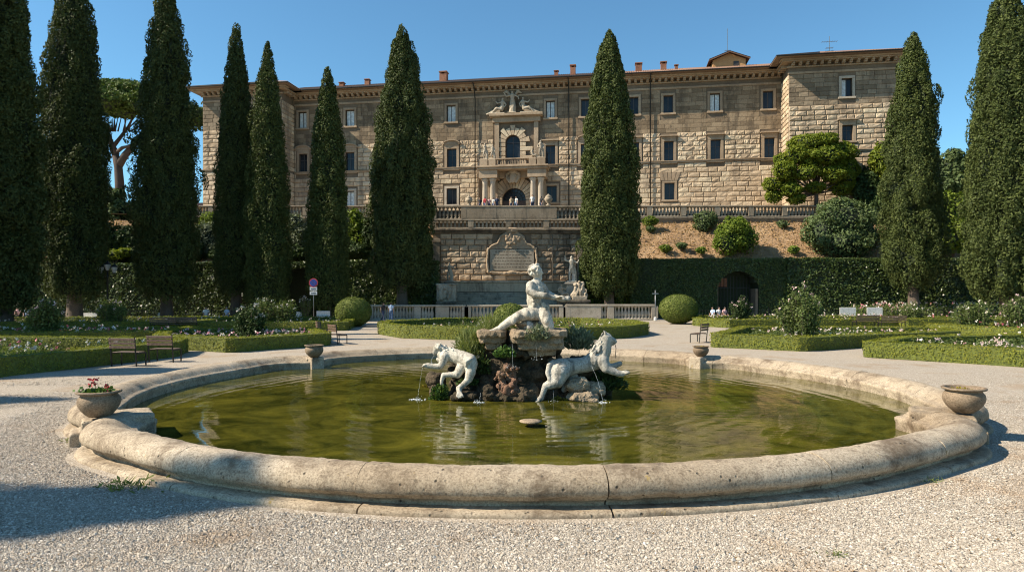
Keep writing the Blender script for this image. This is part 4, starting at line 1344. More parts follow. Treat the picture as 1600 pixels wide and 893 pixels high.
# windows: (centre px, centre py, width px, height px, storey, kind)
WIN = [(473, 188, 13, 25, 'up', 'flat'), (547, 185, 14, 25, 'up', 'flat'), (627, 182, 14, 26, 'up', 'flat'), (705, 178.5, 14, 27, 'up', 'flat'), (860, 171, 14, 26, 'up', 'flat'),
       (915, 168, 14, 26, 'up', 'flat'), (990, 165, 15, 26, 'up', 'flat'), (1044, 162, 15, 27, 'up', 'flat'), (1117, 160, 16, 27, 'up', 'flat'), (1200, 155.5, 16, 27, 'up', 'flat'),
       (474, 257, 13, 29, 'mid', 'seg'), (547, 254, 14, 29, 'mid', 'seg'), (627, 251, 14, 29, 'mid', 'flatp'), (706, 249, 15, 30, 'mid', 'seg'), (860, 243, 15, 31, 'mid', 'flatp'),
       (915, 241, 15, 31, 'mid', 'seg'), (991, 238, 15, 31, 'mid', 'flatp'), (1045, 236.5, 15, 31, 'mid', 'flatp'), (1118, 234, 16, 31, 'mid', 'flatp'), (1202, 231, 16, 31, 'mid', 'flatp'),
       (547, 312, 14, 25, 'low', 'pale'), (706, 308, 16, 26, 'low', 'pale'), (862, 302, 16, 24, 'low', 'plain'), (1046, 294.5, 16, 25, 'low', 'key')]
WINR = [(1323, 137, 17, 28, 'up', 'pale'), (1324, 208, 17, 24, 'mid', 'flatp')]
def rect(wd, w=0.0):
    px, py, ww, hh = wd[:4]
    u0, zt = fl(px - ww / 2, py - hh / 2, w); u1, zb = fl(px + ww / 2, py + hh / 2, w)
    uc, zc = fl(px, py, w)
    hw = (u1 - u0) / 2; hz = (zt - zb) / 2
    return [uc - hw, uc + hw, zc - hz, zc + hz]
rects = [rect(w) for w in WIN]
# storeys line up
for st in ('up', 'mid', 'low'):
    k = [i for i, w in enumerate(WIN) if w[4] == st]
    zb = np.median([rects[i][2] for i in k]); zt = np.median([rects[i][3] for i in k])
    for i in k: rects[i][2], rects[i][3] = float(zb), float(zt)
pw = fl(801, 230)[0]
PW = [fl(790, 230)[0], fl(813, 230)[0], fl(800, 250)[1], fl(800, 211)[1]]     # arched balcony window
PD = [fl(785, 310)[0], fl(822, 310)[0], 0.0, fl(800, 294)[1]]                 # arched door
holes = [tuple(r) for r in rects] + [tuple(PW[:3]) + (PW[3],), tuple(PD)]
wall = wall_plate('wall', UL, UR, -1.0, EAVE, holes, 0.0, M['joint'], pal)
wall.build('wall', M['joint'], pal)
PORT = [fl(749, 250)[0], fl(855, 250)[0]]       # portal zone
PUP = [fl(774, 220)[0], fl(840, 220)[0]]
av = []
for r, w in zip(rects, WIN):
    m = {'up': .42, 'mid': .5, 'low': .45}[w[4]]
    av.append((r[0] - m, r[1] + m, r[2] - (.45 if w[4] != 'mid' else .6), r[3] + (.45 if w[4] != 'mid' else .95)))
av += [(PORT[0], PORT[1], -1, fl(800, 259)[1]), (PUP[0] - .3, PUP[1] + .3, STR - .5, fl(800, 170)[1]), (UL - 1, UR + 1, STR - .16, STR + .16)]
lowb = MB(); blocks(lowb, UL, UR, .0, STR - .15, av, -.005, .66, (1.0, 1.7), .11)
blocks(lowb, UL, UR, STR + .15, RTOP, av, -.005, .58, (.75, 1.35), .11, .08, .03, .04)
lowb.build('rusticated_stonework', M['facade'], pal)
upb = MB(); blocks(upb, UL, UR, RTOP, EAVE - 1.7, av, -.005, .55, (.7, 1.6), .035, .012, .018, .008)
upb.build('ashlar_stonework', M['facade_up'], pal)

# wings
def wing(x0, x1, nm, wins, ret):
    rs = [rect(w, WW) for w in wins]
    mb = wall_plate('w', x0, x1, -1.0, EAVE, [tuple(r) for r in rs], -WW, None, None)
    for xs in (x0, x1):
        mb.add([(xs, -WW, -1), (xs, 16, -1), (xs, 16, EAVE), (xs, -WW, EAVE)], [(0, 1, 2, 3)])
    mb.build('wing_wall', M['joint'], pal)
    a2 = [(r[0] - .4, r[1] + .4, r[2] - .5, r[3] + .6) for r in rs] + [(x0 - 1, x1 + 1, STR - .16, STR + .16)]
    b = MB(); blocks(b, x0 + .02, x1 - .02, 0, STR - .15, a2, -WW - .005, .66, (1.0, 1.8), .13, .08)
    blocks(b, x0 + .02, x1 - .02, STR + .15, EAVE - 5.6, a2, -WW - .005, .62, (.9, 1.7), .14, .09)
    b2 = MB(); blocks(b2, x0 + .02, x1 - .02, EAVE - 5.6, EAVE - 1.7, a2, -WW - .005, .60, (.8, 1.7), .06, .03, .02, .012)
    b2.build('ashlar_stonework', M['facade_wing_shade'], pal)  # upper band: part of the cornice shade is in this stone's colour
    YFIX[0] = ret; sgn_y[0] = 1.0 if ret == x0 else -1.0
    sg = 1.0 if ret == x0 else -1.0
    sgn_y[0] = sg
    blocks(b, -WW + .03, -.1, 0, STR - .15, [], -.005, .66, (.8, 1.3), .11, .07, axis='y')
    blocks(b, -WW + .03, -.1, STR + .15, EAVE - 1.7, [], -.005, .6, (.8, 1.3), .10, .07, axis='y')
    b.build('rusticated_stonework', M['facade'], pal)
    return rs
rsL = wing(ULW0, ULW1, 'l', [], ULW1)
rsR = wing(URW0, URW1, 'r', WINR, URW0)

def glaze(o, r, y, mull=True, curtain=0.0, bars=False):
    """wooden frame and panes inside an opening r on plane y"""
    a, b, c, d = r; yy = y + .30
    mb = MB(); t = .09
    mb.box(a, a + t, yy, yy + .08, c, d); mb.box(b - t, b, yy, yy + .08, c, d)
    mb.box(a + t, b - t, yy, yy + .08, c, c + t); mb.box(a + t, b - t, yy, yy + .08, d - t, d)
    if mull:
        m = (a + b) / 2; mb.box(m - .05, m + .05, yy - .01, yy + .07, c + t, d - t)
    if bars:
        z = c + (d - c) * .68; mb.box(a + t, b - t, yy - .005, yy + .075, z - .04, z + .04)
    mb.build('frame', M['frame'], o)
    mb = MB(); mb.box(a + .02, b - .02, yy + .03, yy + .05, c + .02, d - .02); mb.build('pane', M['glass'], o)
    if curtain:
        mb = MB()
        if curtain > .75: mb.box(a + .1, b - .1, yy + .010, yy + .018, c + .1, d - .1)
        else: mb.box(a + .1, (a + b) / 2, yy + .010, yy + .018, c + .1, d - .1)
        mb.build('curtain', M['curtain'], o)

def window(r, st, kind, y, curtain):
    a, b, c, d = r
    f = {'up': .30, 'mid': .34, 'low': .30}[st]
    mat = M['trim_pale'] if kind == 'pale' else M['trim']
    mb = MB(); p = .12
    mb.bbox(a - f, a, y - p, y + .02, c, d, .02); mb.bbox(b, b + f, y - p, y + .02, c, d, .02)
    mb.bbox(a - f, b + f, y - p - .01, y + .02, d, d + f, .02)
    mb.bbox(a - f - .08, b + f + .08, y - p - .08, y + .02, c - .24, c, .02)
    if st == 'low' and kind == 'key':
        for k in range(-2, 3):
            x = (a + b) / 2 + k * .42
            mb.slab([(x - .19, d + f + .02), (x + .19, d + f + .02), (x + .24 + k * .16, d + f + 1.05), (x - .24 + k * .16, d + f + 1.05)], y - .16, y + .02)
    w = mb.build('window', mat, pal)
    if kind in ('flatp', 'seg'):
        mb = MB()
        mb.bbox(a - f - .02, b + f + .02, y - .16, y + .02, d + f + .005, d + f + .25, .02)
        if kind == 'flatp':
            mb.bbox(a - f - .18, b + f + .18, y - .42, y + .02, d + f + .25, d + f + .42, .03)
        else:
            n = 12; hw = (b - a) / 2 + f + .16; cx = (a + b) / 2
            out = [(cx + hw * math.cos(math.pi * (1 - i / n)), d + f + .25 + .52 * math.sin(math.pi * i / n)) for i in range(n + 1)]
            mb.slab(out, y - .22, y + .02)
            for i in range(n):
                (x0, z0), (x1, z1) = out[i], out[i + 1]
                mb.bar((x0, y - .26, z0 + .05), (x1, y - .26, z1 + .05), .34, .13)
        mb.build('pediment', M['trim'], w)
    glaze(w, r, y, True, curtain, st == 'mid')
cur = {473: .9, 547: .9, 705: .9, 860: .9, 627: .9, 1117: .9, 1323: .5, 1044: 0, 474: .4}
for r, w in zip(rects, WIN): window(r, w[4], w[5], 0.0, cur.get(w[0], 0) if w[4] != 'mid' else 0)
for r, w in zip(rsR, WINR): window(r, w[4], w[5], -WW, .4 if w[4] == 'up' else 0)

# string course and cornice with brackets
mb = MB()
def string(x0, x1, y, skip=None):
    segs = [(x0, x1)] if skip is None else [(x0, skip[0]), (skip[1], x1)]
    for a, b in segs:
        mb.bbox(a, b, y - .22, y + .02, STR - .14, STR + .04, .03); mb.bbox(a, b, y - .30, y + .02, STR + .045, STR + .14, .02)
string(UL + .01, UR - .01, 0, (PORT[0] - .1, PORT[1] + .1)); string(ULW0 - .25, ULW1 + .25, -WW); string(URW0 - .25, URW1 + .25, -WW)
mb.build('string_course', M['trim'], pal)
mb = MB()
def corn(x0, x1, y, ends=(0, 0)):
    mb.bbox(x0 - .10 * ends[0], x1 + .1 * ends[1], y - .12, y + .02, EAVE - 1.68, EAVE - 1.4, .02)
    mb.bbox(x0 - .2 * ends[0], x1 + .2 * ends[1], y - .2, y + .02, EAVE - .9, EAVE - .72, .02)
    mb.bbox(x0 - .95 * ends[0], x1 + .95 * ends[1], y - .95, y + .02, EAVE - .34, EAVE - .2, .02)
    mb.bbox(x0 - 1.15 * ends[0], x1 + 1.15 * ends[1], y - 1.15, y + .02, EAVE - .195, EAVE, .03)
    n = int((x1 - x0) / .78)
    for i in range(n):
        x = x0 + (i + .5) * (x1 - x0) / n
        mb.slab([(0, 0)] * 0 or [(x - .17, EAVE - .72), (x + .17, EAVE - .72), (x + .17, EAVE - .345), (x - .17, EAVE - .345)], y - .62, y)
        mb.bbox(x - .14, x + .14, y - .82, y - .6, EAVE - .58, EAVE - .345, .03)
corn(UL + .02, UR - .02, 0); corn(ULW0, ULW1, -WW, (1, 1)); corn(URW0, URW1, -WW, (1, 1))
for x, s in ((URW0, -1), (ULW1, 1)):
    mb.bbox(x + s * .005, x + s * .95, -WW, -1.2, EAVE - .345, EAVE - .205, .02)
    for i in range(3): mb.bbox(x + s * .006, x + s * .75, -WW + .5 + i * .8, -WW + .8 + i * .8, EAVE - .72, EAVE - .35, .03)
mb.build('cornice', M['trim'], pal)

# tiled roof: rows of round tiles as one corrugated skin
def tiles(mb, p0, p1, q1, q0, pitch=.30, amp=.055):
    """quad p0-p1 eave, q0-q1 ridge"""
    p0, p1, q0, q1 = map(Vector, (p0, p1, q0, q1))
    n = max(3, int((p1 - p0).length / pitch)) * 4
    nr = 3
    nrm = (p1 - p0).cross(q0 - p0).normalized()
    if nrm.z < 0: nrm = -nrm
    V = []
    for j in range(nr):
        t = j / (nr - 1)
        a, b = p0.lerp(q0, t), p1.lerp(q1, t)
        for i in range(n + 1):
            ph = (i % 4) / 4 * 2 * math.pi
            V.append(tuple(a.lerp(b, i / n) + nrm * (amp * math.cos(ph) + .02)))
    mb.add(V, core_grid(None, n + 1, nr, False))
OV = 1.85; RS = math.tan(R(19.4)); DEP = 15.0
roof = MB(); soff = MB()
def hip(x0, x1, y0, y1, l, r):
    ox0, ox1 = (x0 - OV if l else x0), (x1 + OV if r else x1)
    oy0, oy1 = y0 - OV, y1 + OV
    hd = (oy1 - oy0) / 2; zt = EAVE + .14 + hd * RS; ym = (oy0 + oy1) / 2
    xa, xb = (ox0 + hd if l else ox0), (ox1 - hd if r else ox1)
    if xa > xb: xa = xb = (ox0 + ox1) / 2
    z = EAVE + .14
    tiles(roof, (ox0, oy0, z), (ox1, oy0, z), (xb, ym, zt), (xa, ym, zt))
    tiles(roof, (ox1, oy1, z), (ox0, oy1, z), (xa, ym, zt), (xb, ym, zt))
    if l: tiles(roof, (ox0, oy1, z), (ox0, oy0, z), (xa, ym, zt), (xa, ym, zt))
    if r: tiles(roof, (ox1, oy0, z), (ox1, oy1, z), (xb, ym, zt), (xb, ym, zt))
    soff.box(ox0 + .02, ox1 - .02, oy0 + .03, oy1 - .03, EAVE + .005, EAVE + .07)
hip(UL - 2, UR + 2, 0, DEP, False, False)
hip(ULW0, ULW1, -WW, DEP, True, True)
hip(URW0, URW1, -WW, DEP, True, True)
rf = roof.build('roof', M['tile'], pal)
soff.build('eave_board', M['wood_pale'], rf)
mb = MB()
for a, b, y in ((UL + OV, UR - OV, -OV), (ULW0 - OV, ULW1 + OV, -WW - OV), (URW0 - OV, URW1 + OV, -WW - OV)):
    mb.tube([(a, y - .06, EAVE + .08), (b, y - .06, EAVE + .08)], .085, 8)
mb.build('gutter', M['metal'], rf)
mb_ = []
for px, w in ((459.5, .35), (743, .12), (889, .12), (1016, .12), (1221, .35)):
    u = fl(px, 200)[0]; y = -.16
    MB().tube([(u, -OV + .1, EAVE - .05), (u, -.9, EAVE - .5), (u, y - .12, EAVE - 1.9), (u, y - .12, 0)], .075, 8).build('downpipe', M['metal'], pal, True)
# chimneys, on the front slope or behind it
for px, py0, py1, wpx, yb in ((692, 116, 131, 11, 3.0), (573, 128, 137, 7, 3.5), (533, 133, 140, 7, 3.5), (895, 106, 121, 8, 2.5), (869, 115, 121, 6, 2.5), (998, 103, 114, 10, 3.2), (1037, 101, 113, 9, 3.2), (1057, 106, 113, 5, 3.0)):
    u0, zt = fl(px - wpx / 2, py0, -yb); u1, zb = fl(px + wpx / 2, py1, -yb)
    zt += .45; mb = MB(); h = zt - zb; w = u1 - u0
    mb.bbox(u0, u1, yb, yb + w, zb - 1.2, zt - .22 * h, .02)
    for k in (0, 1): mb.box(u0 + k * w * .72, u0 + w * .28 + k * w * .72, yb + .05, yb + w - .05, zt - .22 * h, zt - .1 * h)
    mb.bbox(u0 - .08, u1 + .08, yb - .08, yb + w + .08, zt - .1 * h, zt, .02)
    mb.build('chimney', M['brick'], rf)
# ochre roof turret
yb = 4.5
tu0, tz0 = fl(1114, 110, -yb); tu1, _ = fl(1165, 110, -yb); _, tz1 = fl(1140, 93, -yb)
tur = MB(); tur.box(tu0, tu1, yb, yb + 5, tz0 - 3, tz1)
tur.slab([(tu0, tz1), (tu1, tz1), ((tu0 + tu1) / 2, tz1 + .85)], yb, yb + 5)
turret = tur.build('roof_turret', M['plaster'], pal)
mb = MB(); cx = (tu0 + tu1) / 2
for s in (-1, 1):
    e = cx + s * ((tu1 - tu0) / 2 + .55)
    tiles(mb, (e, yb - .5, tz1 - .02), (e, yb + 5.5, tz1 - .02), (cx, yb + 5.5, tz1 + 1.0), (cx, yb - .5, tz1 + 1.0))
    mb.bar((e, yb - .48, tz1 - .12), (cx, yb - .48, tz1 + .90), .12, .14)
mb.build('turret_roof', M['tile'], turret)
r = [fl(1146, 104, -yb)[0], fl(1154.5, 104, -yb)[0], fl(1150, 107, -yb)[1], fl(1150, 95.5, -yb)[1]]
mb = MB(); mb.bbox(r[0], r[1], yb - .05, yb + .02, r[2], r[3], .02); mb.build('turret_window', M['frame'], turret)
def antenna(px, py0, py1, yb, arms):
    u, z1 = fl(px, py0, -yb); _, z0 = fl(px, py1, -yb)
    mb = MB(); mb.tube([(u, yb, z0 - 1.5), (u, yb, z1)], .035, 6)
    for z, l in arms:
        zz = z0 + (z1 - z0) * z
        mb.bar((u - l, yb, zz), (u + l, yb, zz), .04)
        for k in range(-3, 4): mb.bar((u + l * k / 3, yb - .3, zz), (u + l * k / 3, yb + .3, zz), .025)
    mb.build('antenna', M['steel'], pal)
antenna(1136.5, 45, 84, 6, [(.12, .35)])
antenna(1296, 57, 90, 1.0, [(.75, .9), (.45, .4), (.3, .5)])

# ---------------- portal with columns, balcony, upper window and its crowning
po = MB()
ent0, ent1 = fl(800, 278, 2.2)[1], fl(800, 259, 2.2)[1]
cols = [fl(x, 300, 1.9)[0] for x in (758, 770, 833, 845)]
CP = 1.9
portal = MB()
portal.bbox(cols[0] - .75, cols[1] + .7, -CP - .62, .02, ent0 + .02, ent1 - .5, .04)
portal.bbox(cols[2] - .7, cols[3] + .75, -CP - .62, .02, ent0 + .02, ent1 - .5, .04)
portal.bbox(cols[1] + .71, cols[2] - .71, -.9, .02, ent0 + .25, ent1 - .5, .03)
portal.bbox(cols[0] - .95, cols[3] + .95, -CP - .85, .02, ent1 - .495, ent1 - .22, .05)
portal.bbox(cols[0] - 1.1, cols[3] + 1.1, -CP - 1.0, .02, ent1 - .215, ent1, .04)
for a, b in ((cols[0] - .7, cols[1] + .65), (cols[2] - .65, cols[3] + .7)):
    portal.bbox(a, b, -CP - .6, .0, -.6, .55, .04)
    portal.bbox(a + .25, b - .25, -.42, .02, .55, ent0, .03)
pt = portal.build('portal', M['trim'], pal)
for x in cols:
    mb = MB(); h = ent0 - .6
    mb.lathe([(.52, 0), (.52, .1), (.44, .16), (.47, .24), (.40, .30), (.40, h * .35), (.335, h - .62), (.37, h - .56), (.35, h - .5), (.42, h - .2), (.52, h - .12), (.52, h)], (x, -CP, .57), 20)
    mb.build('column', M['trim_pale'], pt, True)
# voussoirs round the door and the upper window
def arch_ring(mb, cx, zs, r0, r1, y0, y1, n, gap=.03, jag=0.0):
    for k in range(n):
        a0 = math.pi * k / n; a1 = math.pi * (k + 1) / n
        e = gap / r1
        rr = r1 + (jag if k % 2 == 0 else 0)
        mb.slab([(cx + r * math.cos(a), zs + r * math.sin(a)) for r, a in ((r0, a0 + e), (rr, a0 + e), (rr, a1 - e), (r0, a1 - e))], y0, y1)
dc = (PD[0] + PD[1]) / 2; dr = (PD[1] - PD[0]) / 2; dz = PD[3] - dr
mb = MB(); arch_ring(mb, dc, dz, dr, dr * 1.95, -.30, .0, 15, .05)
for s in (-1, 1):
    for k in range(max(1, int((dz + .5) / .62))):
        x0, x1 = sorted((dc + s * dr, dc + s * dr * (1.95 if k % 2 else 1.7)))
        mb.bbox(x0, x1, -.3, 0, dz - (k + 1) * .62, dz - k * .62 - .03, .04)
mb.build('door_voussoirs', M['facade'], pt)
def arch_fill(mb, cx, zs, r0, hx, ztop, y):
    """wall between an arch and its square opening"""
    n = 16
    for k in range(n):
        a0, a1 = math.pi * k / n, math.pi * (k + 1) / n
        p = [(cx + r0 * math.cos(a0), zs + r0 * math.sin(a0)), (cx + r0 * math.cos(a1), zs + r0 * math.sin(a1))]
        q = [(p[1][0], ztop), (p[0][0], ztop)]
        mb.slab(p + q, y, y + .2)
mb = MB(); arch_fill(mb, dc, dz, dr, dr, PD[3], .02)
wc = (PW[0] + PW[1]) / 2; wr = (PW[1] - PW[0]) / 2; wz = PW[3] - wr
arch_fill(mb, wc, wz, wr, wr, PW[3], .02)
mb.build('arch_spandrels', M['trim'], pt)
# door with fan light
door = MB().box(PD[0], dc - .02, .36, .44, -.5, dz - .05).box(dc + .02, PD[1], .36, .44, -.5, dz - .05).build('door', M['door'], pt)
mb = MB()
for k in range(11):
    a = math.pi * k / 10; mb.bar((dc, .38, dz), (dc + dr * math.cos(a), .38, dz + dr * math.sin(a)), .07)
for rr in (.35, .68, .96):
    P = [(dc + dr * rr * math.cos(math.pi * k / 16), .38, dz + dr * rr * math.sin(math.pi * k / 16)) for k in range(17)]
    mb.tube(P, .04, 6)
mb.build('fanlight_grille', M['metal'], pt)
MB().box(PD[0], PD[1], .46, .48, dz - .05, PD[3]).build('fanlight', M['glass'], pt)
# coat of arms between door and balcony
mb = MB(); cz = (ent0 + ent1) / 2 - .55
mb.ball((dc, -1.15, cz), (.55, .3, .75)); mb.ball((dc, -1.15, cz + .8), (.5, .25, .28))
for s in (-1, 1):
    mb.chain([(dc + s * .45, -1.1, cz + .7), (dc + s * .85, -1.1, cz + .45), (dc + s * .8, -1.1, cz - .1), (dc + s * .45, -1.1, cz - .65)], [.2, .22, .2, .16])
link('coat_of_arms', remesh(mb, 'coat_of_arms', M['statue'], .06, 1, .08, 4, 3), pt)
# balcony with balusters
bz = ent1 + .02; bt = fl(800, 246.5, 2.6)[1]
bal = MB(); bal.bbox(cols[1] + .5, cols[2] - .5, -CP - .62, -CP - .30, bz, bz + .16, .02)
bal.bbox(cols[1] + .5, cols[2] - .5, -CP - .66, -CP - .26, bt - .16, bt, .03)
balcony = bal.build('balcony', M['trim'], pal)
def baluster_mesh(h, r=.11):
    prof = [(r * .95, 0), (r * .95, h * .07), (r * .6, h * .1), (r * .95, h * .26), (r, h * .36), (r * .8, h * .5), (r * .45, h * .68), (r * .42, h * .8), (r * .62, h * .86), (r * .5, h * .9), (r * .9, h * .93), (r * .9, h)]
    mb = MB(); mb.lathe(prof, seg=8)
    return mb.mesh('baluster', M['oldstone'], None, True)
bm = baluster_mesh(bt - bz - .33, .10)
nb = 12
for k in range(nb):
    o = link('baluster', bm, balcony); o.location = (cols[1] + .7 + (cols[2] - cols[1] - 1.4) * (k + .5) / nb, -CP - .46, bz + .165)
for x0, x1 in ((cols[0] - .62, cols[0] + .45), (cols[1] - .45, cols[1] + .49), (cols[2] - .49, cols[2] + .45), (cols[3] - .45, cols[3] + .62)):
    MB().bbox(x0, x1, -CP - .72, -CP + .4, bz, bt - .05, .04).build('pedestal', M['trim'], balcony)
# upper window in its rusticated frame
up = MB()
fu0, fu1 = fl(777, 220)[0], fl(838, 220)[0]; fz0 = bz; fz1 = fl(800, 192)[1]
for s, x in ((-1, fu0), (1, fu1)):
    up.bbox(x - .3, x + .3, -.35, .0, fz0, fz1, .04)
up.bbox(fu0 - .6, fu1 + .6, -.5, .0, fz1 + .005, fz1 + .75, .04)
cz0 = fl(800, 183, .8)[1]
up.bbox(fu0 - .95, fu1 + .95, -1.0, .0, max(fz1 + .76, cz0 - .25), max(fz1 + .76, cz0 - .25) + .35, .05)
for s in (-1, 1):
    up.slab([(fu0 - .95 if s < 0 else fu1 + .95, cz0 + .1), (wc + s * 1.6, cz0 + .1), (wc + s * 1.7, cz0 + 1.15), (wc + s * 2.0, cz0 + 1.05)], -.75, .0)
upf = up.build('window_tabernacle', M['trim'], pal)
mb = MB(); arch_ring(mb, wc, wz, wr, wr * 1.95, -.26, .0, 9, .05, .35)
for s in (-1, 1):
    k = 0; z = wz
    while z > bz + .2:
        x0, x1 = sorted((wc + s * wr, wc + s * (fu1 - wc - .5 if k % 2 else wr * 1.75)))
        mb.bbox(x0, x1, -.24, .0, z - .6, z - .03, .05); z -= .62; k += 1
mb.build('window_voussoirs', M['facade'], upf)
w_ = MB(); ft = .1
P = [(wc + (wr - .05) * math.cos(math.pi * k / 14), .3, wz + (wr - .05) * math.sin(math.pi * k / 14)) for k in range(15)]
w_.tube([(PW[0] + .05, .3, PW[2])] + P[::-1] + [(PW[1] - .05, .3, PW[2])], .07, 6)
w_.box(wc - .06, wc + .06, .26, .34, PW[2], PW[3] - .05).box(PW[0], PW[1], .255, .335, wz - .08, wz + .06)
fw = w_.build('arched_window', M['frame'], upf)
MB().box(PW[0] + .02, PW[1] - .02, .34, .36, PW[2], PW[3]).build('pane', M['glass'], upf)

# carved figures (each stands free)
def fw_(u, y, z):
    return (PAL[0] + u * _c - y * _s, PAL[1] + u * _s + y * _c, PAL[2] + z)
def stone_figure(label, u, y, z, h, pose, seed, name='stone_statue', group='carved figures of the palace portal', cat='statue', mat='statue', world=None, rz=0.0):
    g = np.random.default_rng(seed); k = h / 1.8
    mb = MB()
    c = lambda pts, rad: mb.chain([(x * k, yy * k, zz * k) for x, yy, zz in pts], [r * k for r in rad])
    if pose in ('stand', 'raise', 'wings'):
        c([(0, 0, .95), (.02, 0, 1.2), (0, 0, 1.42)], [.17, .16, .19])
        c([(0, 0, 1.5), (0, -.02, 1.58)], [.07, .06]); mb.ball((0, -.03 * k, 1.68 * k), (.1 * k, .11 * k, .125 * k), 10, 8)
        c([(-.09, 0, .9), (-.13, -.05, .5), (-.12, 0, .06), (-.14, -.14, .03)], [.12, .09, .06, .05])
        c([(.09, 0, .9), (.12, .02, .5), (.14, .05, .06), (.17, -.08, .03)], [.12, .09, .06, .05])
        if pose == 'stand':
            c([(-.2, 0, 1.42), (-.3, -.04, 1.15), (-.16, -.2, 1.0)], [.075, .06, .045]); c([(.2, 0, 1.42), (.32, 0, 1.18), (.30, -.1, .92)], [.075, .06, .045])
            c([(.2, .05, 1.3), (.18, .08, .9), (.25, .1, .2)], [.1, .14, .16])
        elif pose == 'raise':
            c([(-.2, 0, 1.42), (-.42, -.03, 1.5), (-.46, -.05, 1.78)], [.075, .06, .045]); c([(.2, 0, 1.42), (.4, -.05, 1.3), (.5, -.1, 1.5)], [.075, .06, .045])
            c([(.1, .08, 1.2), (.22, .1, .7), (.2, .1, .1)], [.12, .17, .2])
        else:
            c([(-.2, 0, 1.42), (-.5, -.05, 1.35), (-.62, -.1, 1.6)], [.08, .06, .05]); c([(.2, 0, 1.42), (.48, -.05, 1.3), (.55, -.1, 1.1)], [.08, .06, .05])
            c([(-.12, .12, 1.4), (-.45, .15, 1.8), (-.75, .15, 1.75)], [.09, .14, .05]); c([(.12, .12, 1.4), (.45, .15, 1.8), (.72, .15, 1.65)], [.09, .14, .05])
            c([(0, .1, 1.0), (.05, .1, .5), (0, .1, .1)], [.22, .27, .3])
        mb.bbox(-.34 * k, .34 * k, -.26 * k, .26 * k, -.05 * k, .05 * k, .02)
    elif pose in ('recline_l', 'recline_r'):
        s = -1 if pose == 'recline_l' else 1
        c([(0, 0, .45), (s * -.1, 0, .8), (s * -.12, 0, 1.1)], [.2, .19, .2]); c([(s * -.12, 0, 1.2), (s * -.1, 0, 1.3)], [.07, .06])
        mb.ball((s * -.1 * k, -.02 * k, 1.4 * k), (.11 * k, .11 * k, .13 * k), 10, 8)
        c([(0, -.05, .4), (s * .5, -.1, .5), (s * .9, -.08, .15)], [.16, .13, .08]); c([(0, .05, .35), (s * .6, .05, .28), (s * 1.15, .02, .05)], [.16, .12, .07])
        c([(s * -.3, 0, 1.1), (s * -.45, -.05, .85), (s * -.3, -.1, .6)], [.08, .06, .05]); c([(s * .05, 0, 1.1), (s * .4, -.05, 1.0), (s * .55, -.08, 1.2)], [.08, .06, .05])
        c([(s * -.1, .1, .7), (s * .5, .15, .35), (s * 1.2, .12, .08), (s * 1.5, .1, .02)], [.2, .24, .16, .08])
        mb.bbox(min(-.3, s * 1.3, -.3) * k if s < 0 else -.35 * k, .35 * k if s < 0 else 1.3 * k, -.25 * k, .3 * k, -.05 * k, .06 * k, .02)
    elif pose == 'putti':
        for q in range(3):
            x = (q - 1) * .34; zz = .55 + .25 * (q == 1); 
            c([(x, -.1, zz), (x * .9, -.12, zz + .35)], [.15, .16]); mb.ball((x * .9 * k, -.15 * k, (zz + .62) * k), .13 * k, 10, 8)
            c([(x, -.15, zz), (x + .1, -.35, zz - .15), (x + .06, -.3, zz - .5)], [.1, .09, .06]); c([(x, -.1, zz + .35), (x + .24, -.25, zz + .2), (x + .2, -.3, zz - .05)], [.07, .06, .05])
        c([(-.5, 0, .3), (0, .05, .7), (.5, 0, .3)], [.25, .38, .25]); c([(-.35, .1, 1.2), (.3, .1, 1.3)], [.16, .18])
        mb.bbox(-.6 * k, .6 * k, -.45 * k, .35 * k, -.05 * k, .25 * k, .03)
    loc = world if world is not None else fw_(u, y, z)
    root = thing(name, label, cat, (loc[0], loc[1], loc[2] + .05 * k), -FR + rz if world is None else rz, group)
    link('figure', remesh(mb, 'figure', M[mat], .035 * max(1, k * .8), 1, .035, 5, seed), root)
    return root
bt2 = bt - .05
stone_figure('carved figure with raised arm on the outer left balcony pedestal', cols[0], -CP - .2, bt2, 2.15, 'raise', 1)
stone_figure('carved standing figure on the inner left balcony pedestal beside the arched window', cols[1], -CP - .2, bt2, 1.9, 'stand', 2)
stone_figure('small seated carved figure on the inner right balcony pedestal', cols[2], -CP - .2, bt2, 1.5, 'recline_r', 3)
stone_figure('carved draped figure on the outer right balcony pedestal', cols[3], -CP - .2, bt2, 2.3, 'stand', 4)
ct = max(fz1 + .76, cz0 - .25) + .355
stone_figure('tall winged figure crowning the middle of the window pediment', wc, -.55, ct, 3.0, 'wings', 5)
stone_figure('reclining figure sloping down the left half of the window pediment', wc - 1.5, -.5, ct, 2.5, 'recline_l', 6)
stone_figure('reclining figure sloping down the right half of the window pediment', wc + 1.6, -.5, ct, 2.5, 'recline_r', 7)

# ------------------------------------------------------------------ retaining wall below the terrace
def blk(root, name, mat, fn, **kw):
    mb = MB(); fn(mb); return mb.build(name, M[mat], root, **kw)
RWY = 72.0; X0, X1 = -8.45, 7.7
def zpx(py, Y): return CAMH + (HZ - py) / FPX * Y
rw = thing('retaining_wall', 'tall blackened stone retaining wall with carved plaque and steps below the palace terrace', 'retaining wall', (0, RWY, 0))
zc0 = zpx(364, RWY)
mb = MB(); mb.box(X0, X1, 0, 7.2, 0, zc0)
mb.build('wall', M['joint'], rw)
mb = MB()
PQ = (at(766, 0, RWY)[0], at(834, 0, RWY)[0], zpx(423, RWY), zpx(389, RWY))
blocks(mb, X0 + .75, X1 - .75, zpx(447, RWY), zc0 - .05, [(PQ[0] - .4, PQ[1] + .4, PQ[2] - .5, PQ[3] + .3), (PQ[0] + .3, PQ[1] - .3, PQ[3], PQ[3] + 1.9)], -.005, .66, (.9, 1.55), .14, .08, .045, .04)
